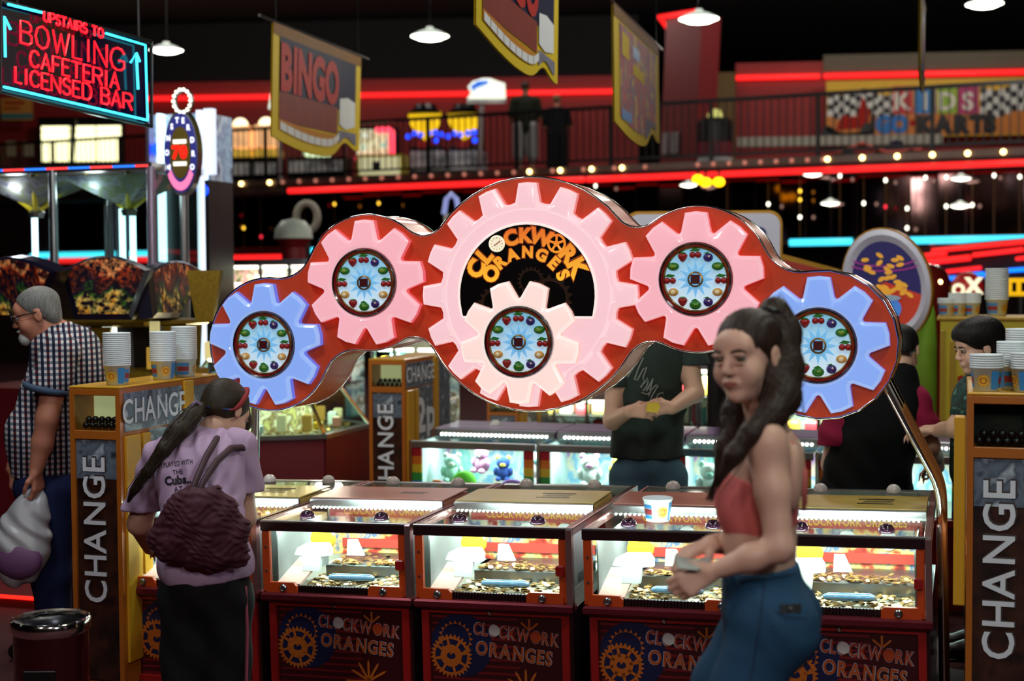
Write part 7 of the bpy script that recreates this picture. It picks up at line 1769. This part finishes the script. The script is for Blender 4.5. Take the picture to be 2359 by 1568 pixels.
        n = len(vs_) // 2; m.add(vs_, [(2 * i, 2 * i + 2, 2 * i + 3, 2 * i + 1) for i in range(n - 1)]); o = m.build(nm, mm, P, world=True, smooth=3.2)
        sf = o.modifiers.new('thick', 'SOLIDIFY'); sf.thickness = .006; sf.offset = 0
    # shoulder bag: its own thing
    b0 = at(460, 1215, 4.93); bag = thing('handbag', 'maroon ruched handbag slung on the woman in the mauve T-shirt', 'bag', loc=b0)
    K = Sdf(); K.chain([at(400, 1235, 4.95), at(460, 1205, 4.95), at(520, 1225, 4.95)], [.075, .105, .085], .05, ((0, 1, 0), .6)); K.chain([at(385, 1250, 4.95), at(470, 1268, 4.95), at(538, 1276, 4.95)], [.055, .062, .052], .04, ((0, 1, 0), .85)); K.chain([at(420, 1175, 4.95), at(495, 1165, 4.95)], [.05, .05], .05, ((0, 1, 0), .7))
    K.mesh('bag_body', MARO, bag, .0055, disp=lambda X, Y, Z: .0040 * np.sin(Z * 230 + 5 * np.sin(X * 34 + Z * 22) + X * 40) * np.sin(X * 95 + 2 * np.sin(Z * 50)) + .0045 * np.sin(X * 60 - Z * 45))
    for nm, pts in (('handle', [(438, 1150, 4.98), (452, 1105, 5.06), (476, 1050, 5.16), (500, 1010, 5.26), (520, 996, 5.38)]), ('handle', [(452, 1152, 4.96), (468, 1110, 5.02), (500, 1062, 5.10), (532, 1032, 5.20), (556, 1030, 5.27), (572, 1052, 5.32), (579, 1085, 5.36)])):
        m = MB(); m.tube([at(*q) for q in pts], .0125, 8); m.build(nm, mat('handle_maroon', (52, 12, 28), .6), bag, world=True, smooth=3.2)
    m = MB()
    for q in ((446, 1146, 4.97), (462, 1140, 4.97)): m.ball(tuple(at(*q)), .009, 8, 6)
    m.build('buckle', M_STEEL, bag, world=True)
person2()
# ---- man in a checked shirt at the far left
def person3():
    P = thing('person', 'grey-haired man with glasses in a checked short-sleeved shirt, head bowed', 'person', loc=(at(110, 1100, 6.62).x, 6.62, 0))
    SK = skinmat('skin_ruddy', (190, 126, 100), 0); GH = hairmat('hair_grey', (112, 112, 108)); CK = checkmat('check_shirt', (206, 206, 204), [(28, 34, 62), (96, 34, 44), (22, 26, 44)], .026)
    H = Fr(at(84, 722, 6.6), math.radians(78), math.radians(16)); S = Sdf(); T = Sdf(); J = Sdf()
    ch = at(148, 870, 6.64); be = at(110, 1010, 6.60); hp = at(118, 1120, 6.62)
    for o_, g in ((S, 0), (T, .018)):
        o_.cap(ch, be, .155 + g, .165 + g, .06, ((0, 1, 0), .92)); o_.cap(be, hp, .165 + g, .15 + g, .06, ((0, 1, 0), .92)); o_.ell(V3(at(150, 800, 6.66)), (.13 + g, .17 + g, .10 + g), None, .06)
        o_.ell(V3(at(172, 860, 6.68)), (.12 + g, .16 + g, .17 + g), None, .06)
    S.cap(at(135, 765, 6.64), H(0, -.03, -.07), .062, .056, .04); head(S, H, 1.06); T.cap(at(140, 775, 6.64), at(128, 752, 6.63), .08, .068, .03)
    sh = at(140, 812, 6.44); el = at(108, 965, 6.37); wr = at(84, 1080, 6.36)
    S.chain([sh, el], [.062, .049], .03); S.chain([el, at(98, 1020, 6.37), wr], [.049, .047, .032], .02); hand(S, V3(wr), (.08, 0, -1), (-.9, .3, 0), (-.3, -.9, 0), (.5, .8, .6), sc=1.05)
    R = Sdf(); R.chain([sh, at(113, 888, 6.405), at(105, 925, 6.39)], [.090, .086, .086], .03); R.mesh('sleeve', CK, P, .008, clips=[lambda X, Y, Z: at(100, 890, 6.4).z - Z - .25 * (X - V3(at(112, 890, 6.4))[0])], disp=lambda X, Y, Z: .003 * np.sin(Z * 40 + X * 30))
    s2 = at(130, 812, 6.84); S.chain([s2, at(70, 960, 6.86), at(30, 1080, 6.8)], [.064, .052, .034], .03); T.chain([s2, at(96, 890, 6.86)], [.086, .08], .04); hand(S, V3(at(30, 1080, 6.8)), (-.1, 0, -1), (.9, .3, 0), (-.3, .9, 0), (.4, .6, .5))
    for dy, x in ((-.11, 0), (.12, 12)):
        a = at(120 + x, 1130, 6.62 + dy); fl = V3(a) * [1, 1, 0]; S.chain([a, V3(a) * [1, 1, .5], fl + [0, 0, .08]], [.09, .062, .042], .04); J.chain([a, V3(a) * [1, 1, .5] + [-.01, 0, 0], fl + [.0, 0, .06]], [.115, .088, .075], .04)
        S.cap(fl + [0, 0, .06], fl + [-.14, 0, .03], .036, .026, .02); k = Sdf(); k.chain([fl + [.03, 0, .05], fl + [-.08, 0, .045], fl + [-.18, 0, .04]], [.048, .05, .038], .02); k.mesh('shoe', M_BLK, P, .012, clips=[lambda X, Y, Z: .004 - Z])
    J.ell(V3(hp), (.17, .19, .13), None, .05)
    h0 = H(0, 0, 0); S.mesh('body', [SK], P, .013, [(h0 - .13, h0 + .13, .0062), (V3(wr) - [.08, .08, .22], V3(wr) + [.08, .08, .02], .0065)]); eyes(P, H, 1.06)
    zh = at(110, 1096, 6.6).z; zs_ = at(100, 888, 6.43).z
    T.mesh('shirt', CK, P, .009, clips=[lambda X, Y, Z: zh - Z, (tuple(H(0, -.02, -.075)), tuple(H.z))], disp=lambda X, Y, Z: .004 * np.sin(Z * 24 + X * 30 + Y * 18))
    J.mesh('jeans', clothmat('jeans_navy', (26, 36, 74), .15), P, .012, clips=[lambda X, Y, Z: Z - zh - .02])
    c = V3(at(106, 894, 6.395)); m = MB(); m.tube([tuple(c + np.array([.088 * math.cos(a), .085 * math.sin(a), -.02 * math.cos(a)])) for a in np.linspace(0, 2 * PI, 17)[:-1]], .016, 6, closed=True); m.build('cuff', mat('cuff_blue', (56, 76, 100), .8), P, world=True, smooth=3.2)
    A = Sdf(); A.ell(H(0, -.018, .042), (.080, .102, .082), H.R, .01); A.ell(H(0, -.065, -.02), (.07, .045, .06), H.R, .03)
    A.mesh('hair', GH, P, .007, clips=[lambda X, Y, Z: (lambda y, z: np.maximum(y - .02 - .62 * z, -.07 - z))((X - H.o[0]) * H.y[0] + (Y - H.o[1]) * H.y[1] + (Z - H.o[2]) * H.y[2], (X - H.o[0]) * H.z[0] + (Y - H.o[1]) * H.z[1] + (Z - H.o[2]) * H.z[2])])
    A = Sdf(); A.ell(H(0, .082, -.098), (.034, .03, .034), H.R, .02); A.ell(H(0, .098, -.058), (.026, .012, .008), H.R, .01); A.mesh('beard', hairmat('beard_white', (176, 176, 172)), P, .006)
    m = MB()
    for sx in (-1, 1):
        q = [H(sx * (.034 + .025 * math.cos(a)), .106, .002 + .018 * math.sin(a)) for a in np.linspace(0, 2 * PI, 15)[:-1]]; m.tube([tuple(p) for p in q], .0026, 5, closed=True); m.tube([tuple(H(sx * .059, .104, .008)), tuple(H(sx * .08, .05, .01)), tuple(H(sx * .083, -.01, .006))], .003, 5)
    m.tube([tuple(H(-.01, .107, .006)), tuple(H(.01, .107, .006))], .0025, 5); m.build('glasses', M_BLK, P, world=True, smooth=3.2)
    # carrier bag hanging from his hand
    b0 = at(52, 1225, 6.36); bag = thing('carrier_bag', 'white plastic carrier bag hanging from the hand of the man in checks', 'bag', loc=b0)
    mt = mat('bag_plastic', (196, 196, 200), .35, var=.08, vscale=8, bump=.6, bscale=20); mt.node_tree.nodes['Principled BSDF'].inputs['Transmission Weight'].default_value = .25
    K = Sdf(); K.chain([at(92, 1122, 6.38), at(64, 1190, 6.37), at(48, 1260, 6.36), at(38, 1300, 6.36)], [.02, .085, .125, .10], .05, ((0, 1, 0), .7)); K.mesh('bag_body', mt, bag, .008, disp=lambda X, Y, Z: .006 * np.sin(X * 60 + Z * 30 + 3 * np.sin(Z * 20)), clips=[lambda X, Y, Z: Z - at(0, 1124, 6.37).z])
    K = Sdf(); K.ell(V3(at(44, 1290, 6.30)), (.105, .05, .085), None, .03); K.mesh('contents', mat('contents_plum', (110, 70, 110), .6), bag, .012)
    for dx in (-.012, .012): m = MB(); m.tube([at(90, 1136, 6.37), at(94, 1112, 6.39) + Vector((dx, 0, 0)), at(88, 1134, 6.40)], .006, 6); m.build('handle', mt, bag, world=True)
person3()
# ---- man in a dark printed T-shirt, his head behind the sign
def stander(label, x, d, top_c, jean_c, hem_y, yaw, headpx, hair_c, w=.19, lab2=None):
    pass
def person4():
    P = thing('person', 'man in a dark printed T-shirt and jeans, head hidden behind the gear sign', 'person', loc=(at(1494, 1060, 7.32).x, 7.32, 0))
    SK = MATS['skin_fair']; TD = clothmat('tee_charcoal', (50, 60, 56), .15, 6, bump=.5, bs=14); JN = clothmat('jeans_grey_blue', (66, 96, 110), .22, 8)
    D = 7.32; H = Fr(at(1520, 668, D), math.radians(14), math.radians(14)); S = Sdf(); T = Sdf(); J = Sdf(); a_ = lambda x, y, dd=0: at(x, y, D + dd)
    for o_, g in ((S, 0), (T, .016)):
        o_.cap(a_(1496, 850), a_(1494, 1010), .16 + g, .165 + g, .05, ((0, 1, 0), .62)); o_.ell(V3(a_(1500, 820)), (.18 + g, .105 + g, .13 + g), None, .05)
        o_.cap(a_(1430, 775), a_(1572, 770), .065 + g, .065 + g, .05)
    T.cap(a_(1494, 960), a_(1494, 1055), .18, .182, .04, ((0, 1, 0), .70)); J.ell(V3(a_(1494, 1075)), (.165, .12, .11), None, .04); S.ell(V3(a_(1494, 1080)), (.155, .11, .11), None, .04)
    S.cap(a_(1505, 760), H(0, -.02, -.08), .06, .055, .03); head(S, H, 1.05)
    for sh, sl, el, wr, th in ((a_(1425, 785), a_(1416, 890, -.02), a_(1412, 968, -.06), a_(1448, 948, -.30), 1), (a_(1578, 780), a_(1597, 840, -.02), a_(1600, 905, -.08), a_(1548, 940, -.28), -1)):
        S.chain([sh, el], [.06, .048], .03); S.chain([el, wr], [.048, .032], .02); R = Sdf(); R.chain([sh, sl, V3(sl) + (V3(sl) - V3(sh)) * .3], [.084, .08, .08], .03); sz = V3(sl)[2]; R.mesh('sleeve', TD, P, .009, clips=[lambda X, Y, Z, sz=sz: sz - Z], disp=lambda X, Y, Z: .004 * np.sin(X * 60 + Z * 40))
        hand(S, V3(wr), (th * 1, -.35, .05), (0, .9, -.4), (0, -.2, 1), (.4, .7, .5), sc=1.0)
    for x in (1452, 1536):
        a = V3(a_(x, 1100)); fl = a * [1, 1, 0]; S.chain([a, a * [1, 1, .5], fl + [0, 0, .08]], [.085, .06, .042], .04); J.chain([a, a * [1, 1, .5], fl + [0, 0, .06]], [.112, .09, .08], .03)
        S.cap(fl + [0, 0, .06], fl + [0, -.14, .03], .036, .026, .02); k = Sdf(); k.chain([fl + [0, .03, .05], fl + [0, -.08, .045], fl + [0, -.18, .04]], [.048, .05, .038], .02); k.mesh('shoe', M_BLK, P, .012, clips=[lambda X, Y, Z: .004 - Z])
    hz = V3(a_(1500, 940, -.36)); h0 = H(0, 0, 0)
    S.mesh('body', [SK], P, .012, [(hz - [.17, .09, .07], hz + [.17, .13, .07], .0062), (h0 - .12, h0 + .12, .007)]); eyes(P, H, 1.05)
    zh = a_(0, 1062).z; zL = a_(0, 905).z; zR = a_(0, 858).z; xL = a_(1436, 900).x; xR = a_(1572, 860).x
    T.mesh('t_shirt', TD, P, .008, clips=[lambda X, Y, Z: zh - Z, (tuple(H(0, -.02, -.11)), tuple(H.z))], disp=lambda X, Y, Z: .011 * np.sin(X * 46 + Z * 14 + 3 * np.sin(Z * 11)) * np.clip((zh + .6 - Z) * 2, .2, 1))
    tl = T.last
    J.mesh('jeans', JN, P, .011, clips=[lambda X, Y, Z: Z - zh - .04])
    # chalky scrawl printed across the chest
    bv = BVHTree.FromPolygons([tuple(p) for p in tl[0]], [tuple(int(i) for i in q) for q in tl[1]])
    m = MB()
    for st in ([(1446, 868), (1460, 846), (1476, 822), (1482, 824), (1470, 850), (1462, 874), (1468, 876), (1482, 850), (1490, 846), (1482, 868), (1484, 884), (1492, 870)], [(1476, 892), (1484, 880), (1494, 876), (1490, 890), (1482, 900), (1490, 900), (1500, 880), (1504, 872), (1498, 896), (1504, 894)], [(1494, 912), (1500, 898), (1512, 886), (1516, 888), (1504, 908), (1498, 922)], [(1512, 918), (1516, 908), (1526, 904), (1528, 908)], [(1478, 904), (1490, 908), (1500, 902), (1496, 896)]):
        q = []
        for i in range(len(st)):
            d = ray(*st[i]).normalized(); h = bv.ray_cast(Vector((0, 0, CAMZ)), d)
            if h[0] is not None: q.append(h[0] - d * .003)
        if len(q) > 1: m.tube(q, .0034, 5)
    m.build('shirt_print', mat('print_chalk', (150, 156, 150), .7), P, world=True)
    q = at(1502, 938, 6.95); t = thing('token_packet', 'small yellow packet in the hands of the man in the dark T-shirt', 'packet', loc=q); m = MB(); m.prism([(-.03, -.02), (.025, -.026), (.04, .0), (.03, .024), (-.022, .022)], -.012, .012); m.build('wrapper', mat('packet_yellow', (236, 200, 30), .4), t)
    A = Sdf(); A.ell(H(0, -.018, .04), (.080, .1, .082), H.R, .01); A.mesh('hair', MATS['hair_dark_brown'], P, .009, clips=[lambda X, Y, Z: (lambda y, z: np.maximum(y - .03 - .6 * z, -.05 - z))((X - H.o[0]) * H.y[0] + (Y - H.o[1]) * H.y[1] + (Z - H.o[2]) * H.y[2], (X - H.o[0]) * H.z[0] + (Y - H.o[1]) * H.z[1] + (Z - H.o[2]) * H.z[2])])
person4()
# ---- person in black behind the right end of the row
def person5():
    D = 6.95; P = thing('person', 'broad person in black with crimson sleeves behind the right blue gear', 'person', loc=(at(1995, 1050, D).x, D, 0)); a_ = lambda x, y, dd=0: at(x, y, D + dd)
    SK = MATS['skin_fair']; BLK = clothmat('vest_black', (10, 10, 12), .1); RED = clothmat('sleeve_crimson', (150, 30, 66), .15)
    H = Fr(a_(2078, 806, .06), math.radians(205), math.radians(24), math.radians(4)); S = Sdf(); T = Sdf(); J = Sdf(); R = Sdf()
    for o_, g in ((S, 0), (T, .03)):
        o_.cap(a_(2020, 960), a_(1995, 1120), .17 + g, .19 + g, .06, ((0, 1, 0), .75)); o_.cap(a_(1950, 935), a_(2072, 905), .075 + g, .075 + g, .06); o_.cap(a_(2045, 890), a_(2068, 860), .07 + g, .055 + g, .05)
    S.cap(a_(2055, 880), H(0, -.02, -.08), .06, .055, .03); head(S, H, 1.05)
    for sh, sl, el, wr, th in ((a_(1940, 945), a_(1925, 1010), a_(1918, 1070, .06), a_(1950, 1080, .36), 1), (a_(2100, 920), a_(2126, 985, .0), a_(2140, 1030, .03), a_(2160, 1075, .26), -1)):
        S.chain([sh, el], [.066, .054], .03); S.chain([el, wr], [.054, .036], .02); R = Sdf(); R.chain([sh, sl, V3(sl) + (V3(sl) - V3(sh)) * .3], [.088, .082, .08], .03); R.mesh('sleeve', RED, P, .009, clips=[lambda X, Y, Z, z=V3(sl)[2] - .03: z - Z], disp=lambda X, Y, Z: .005 * np.sin(Z * 60 + X * 30)); hand(S, V3(wr), (th * .2, 1, -.3), (0, -.2, -1), (th, 0, 0), (.3, .5, .4))
    for x in (1945, 2045):
        a = V3(a_(x, 1180)); fl = a * [1, 1, 0]; S.chain([a, fl + [0, 0, .08]], [.08, .042], .04); J.chain([a_(x, 1130), a, fl + [0, 0, .05]], [.125, .12, .085], .04); S.cap(fl + [0, 0, .06], fl + [0, .12, .03], .036, .026, .02)
        k = Sdf(); k.chain([fl + [0, -.03, .05], fl + [0, .08, .045], fl + [0, .17, .04]], [.048, .05, .038], .02); k.mesh('shoe', M_BLK, P, .012, clips=[lambda X, Y, Z: .004 - Z])
    h0 = H(0, 0, 0); S.mesh('body', [SK], P, .012, [(h0 - .12, h0 + .12, .007)]); eyes(P, H, 1.05)
    T.mesh('black_vest', BLK, P, .01, clips=[(tuple(H(0, -.02, -.10)), tuple(H.z))], disp=lambda X, Y, Z: .005 * np.sin(X * 40 + Z * 30)); J.mesh('trousers', TRB, P, .013)
    m = Sdf(); m.chain([a_(2136, 1022, .03), a_(2150, 1050, .14)], [.058, .05], .01); m.mesh('forearm_tattoo', printmat('tattoo_ink', [(120, 96, 84), (60, 66, 76), (140, 110, 96), (44, 52, 66)], 22, rough=.6, coat=0), P, .009)
    A = Sdf(); A.ell(H(0, -.018, .04), (.083, .104, .084), H.R, .01); A.ell(H(0, -.07, -.01), (.07, .045, .06), H.R, .03); A.mesh('hair', hairmat('hair_black', (20, 17, 16)), P, .008, clips=[lambda X, Y, Z: (lambda y, z: np.maximum(y - .03 - .6 * z, -.05 - z))((X - H.o[0]) * H.y[0] + (Y - H.o[1]) * H.y[1] + (Z - H.o[2]) * H.y[2], (X - H.o[0]) * H.z[0] + (Y - H.o[1]) * H.z[1] + (Z - H.o[2]) * H.z[2])])
person5()
def person6():
    D = 6.5; P = thing('person', 'dark-haired woman in a green patterned top behind the right cup stacks', 'person', loc=(at(2262, 900, D).x, D, 0)); a_ = lambda x, y, dd=0: at(x, y, D + dd)
    SK = MATS['skin_fair']; GR = printmat('top_green_print', [(14, 20, 22), (30, 70, 62), (20, 30, 34), (90, 150, 130)], 22, rough=.8, coat=0)
    H = Fr(a_(2252, 800), math.radians(84), math.radians(12)); S = Sdf(); T = Sdf(); J = Sdf()
    for o_, g in ((S, 0), (T, .016)):
        o_.cap(a_(2268, 940), a_(2268, 1080), .13 + g, .14 + g, .06); o_.ell(V3(a_(2270, 910)), (.11 + g, .16 + g, .10 + g), None, .05)
    S.cap(a_(2270, 880), H(0, -.02, -.08), .05, .046, .03); head(S, H)
    sh = a_(2244, 915, -.16); el = a_(2204, 985, -.2); wr = a_(2160, 992, .02); S.chain([sh, el], [.056, .046], .03); S.chain([el, wr], [.046, .03], .02); T.chain([sh, a_(2226, 950, -.18)], [.074, .07], .03); hand(S, V3(wr), (-1, .3, 0), (0, 0, -1), (0, .9, .1), (.3, .5, .4), sc=.95)
    s2 = a_(2270, 915, .16); S.chain([s2, a_(2230, 985, .24), a_(2170, 985, .26)], [.054, .044, .03], .03)
    hand(S, V3(a_(2170, 985, .26)), (-1, .2, 0), (0, 0, -1), (0, -.9, .1), (.3, .5, .4), sc=.95)
    for dy in (-.09, .09):
        a = V3(a_(2268, 1120, dy)); fl = a * [1, 1, 0]; S.chain([a, fl + [0, 0, .08]], [.08, .04], .04); J.chain([a, fl + [0, 0, .05]], [.11, .08], .04); S.cap(fl + [0, 0, .06], fl + [-.13, 0, .03], .034, .025, .02)
        k = Sdf(); k.chain([fl + [.03, 0, .05], fl + [-.08, 0, .045], fl + [-.16, 0, .04]], [.046, .046, .034], .02); k.mesh('shoe', M_BLK, P, .012, clips=[lambda X, Y, Z: .004 - Z])
    J.ell(V3(a_(2268, 1110)), (.14, .16, .12), None, .05)
    h0 = H(0, 0, 0); S.mesh('body', [SK], P, .012, [(h0 - .12, h0 + .12, .006)]); eyes(P, H); brows(P, H, MATS['hair_black'])
    T.mesh('patterned_top', GR, P, .01, clips=[(tuple(H(0, -.02, -.11)), tuple(H.z))]); J.mesh('trousers', TRB, P, .013, clips=[lambda X, Y, Z: Z - a_(0, 1060).z])
    A = Sdf(); A.ell(H(0, -.02, .055), (.092, .118, .088), H.R, .01); A.ell(H(0, -.075, -.02), (.085, .06, .085), H.R, .03); A.ell(H(0, .03, .075), (.08, .07, .05), H.R, .03)
    A.mesh('hair', MATS['hair_black'], P, .008, clips=[lambda X, Y, Z: (lambda y, z: np.maximum(y - .035 - 1.1 * z, -.11 - z))((X - H.o[0]) * H.y[0] + (Y - H.o[1]) * H.y[1] + (Z - H.o[2]) * H.y[2], (X - H.o[0]) * H.z[0] + (Y - H.o[1]) * H.z[1] + (Z - H.o[2]) * H.z[2])])
person6()
# ---- the pair at the upper railing, seen from behind
def upstairs(px, pyh, d, label, top_c, leg_c, hair_c, tall, short=False):
    p = at(px, 390, d); fz = UFZ; P = thing('person', label, 'person', loc=(p.x, d, fz)); k = tall / 1.75
    o = np.array([p.x, d, fz]); q = lambda x, y, z: o + np.array([x, y, z]) * k
    H = Fr(q(0, .02, 1.62), math.radians(190), .1); S = Sdf(); T = Sdf(); J = Sdf()
    S.cap(q(0, 0, 1.0), q(0, 0, 1.3), .16 * k, .17 * k, .05, ((0, 1, 0), .7)); T.cap(q(0, 0, .95), q(0, 0, 1.32), .185 * k, .185 * k, .05, ((0, 1, 0), .7)); S.cap(q(-.17, 0, 1.40), q(.17, 0, 1.40), .06 * k, .06 * k, .05); T.cap(q(-.17, 0, 1.39), q(.17, 0, 1.39), .08 * k, .08 * k, .05)
    S.cap(q(0, 0, 1.42), H(0, 0, -.06), .055 * k, .05 * k, .03); head(S, H, k)
    for sx in (-1, 1):
        S.chain([q(sx * .21, 0, 1.38), q(sx * .25, .0, 1.10), q(sx * .20, .22, 1.02)], [.055 * k, .045 * k, .03 * k], .03); T.chain([q(sx * .20, 0, 1.38), q(sx * .25, 0, 1.14)], [.075 * k, .068 * k], .03)
        hand(S, q(sx * .20, .22, 1.02), (0, 1, -.2), (0, -.2, -1), (-sx, 0, 0), (.4, .6, .4), sc=k)
        S.chain([q(sx * .10, 0, .92), q(sx * .11, .01, .5), q(sx * .11, 0, .08)], [.09 * k, .06 * k, .042 * k], .04); S.cap(q(sx * .11, 0, .06), q(sx * .11, .14, .03), .036 * k, .026 * k, .02)
        J.chain([q(sx * .10, 0, .95), q(sx * .12, .01, .42 if short else .1)], [.125 * k, .105 * k], .04)
        s_ = Sdf(); s_.chain([q(sx * .11, -.03, .05), q(sx * .11, .16, .04)], [.048 * k, .036 * k], .02); s_.mesh('shoe', M_BLK, P, .02, clips=[lambda X, Y, Z: fz + .004 - Z])
    S.mesh('body', [MATS['skin_ruddy']], P, .014); T.mesh('jacket' if not short else 'jumper', clothmat('up_' + label[:6].strip(), top_c), P, .018); J.mesh('shorts' if short else 'trousers', clothmat('upleg_' + label[:6].strip(), leg_c), P, .018, clips=[lambda X, Y, Z: Z - (fz + 1.02 * k)])
    A = Sdf(); A.ell(H(0, -.018 * k, .04 * k), (.082 * k, .103 * k, .083 * k), H.R, .01); A.mesh('hair', hairmat('hair_up_' + label[:6].strip(), hair_c), P, .014, clips=[lambda X, Y, Z: ((X - H.o[0]) * H.y[0] + (Y - H.o[1]) * H.y[1]) - .03])
upstairs(1211, 205, 25.7, 'taller man in dark jumper and grey shorts at the upper railing', (30, 36, 24), (150, 150, 150), (60, 44, 34), 1.78, True)
upstairs(1284, 232, 25.9, 'shorter person in a long dark coat at the upper railing', (12, 16, 22), (10, 12, 16), (120, 96, 70), 1.56)
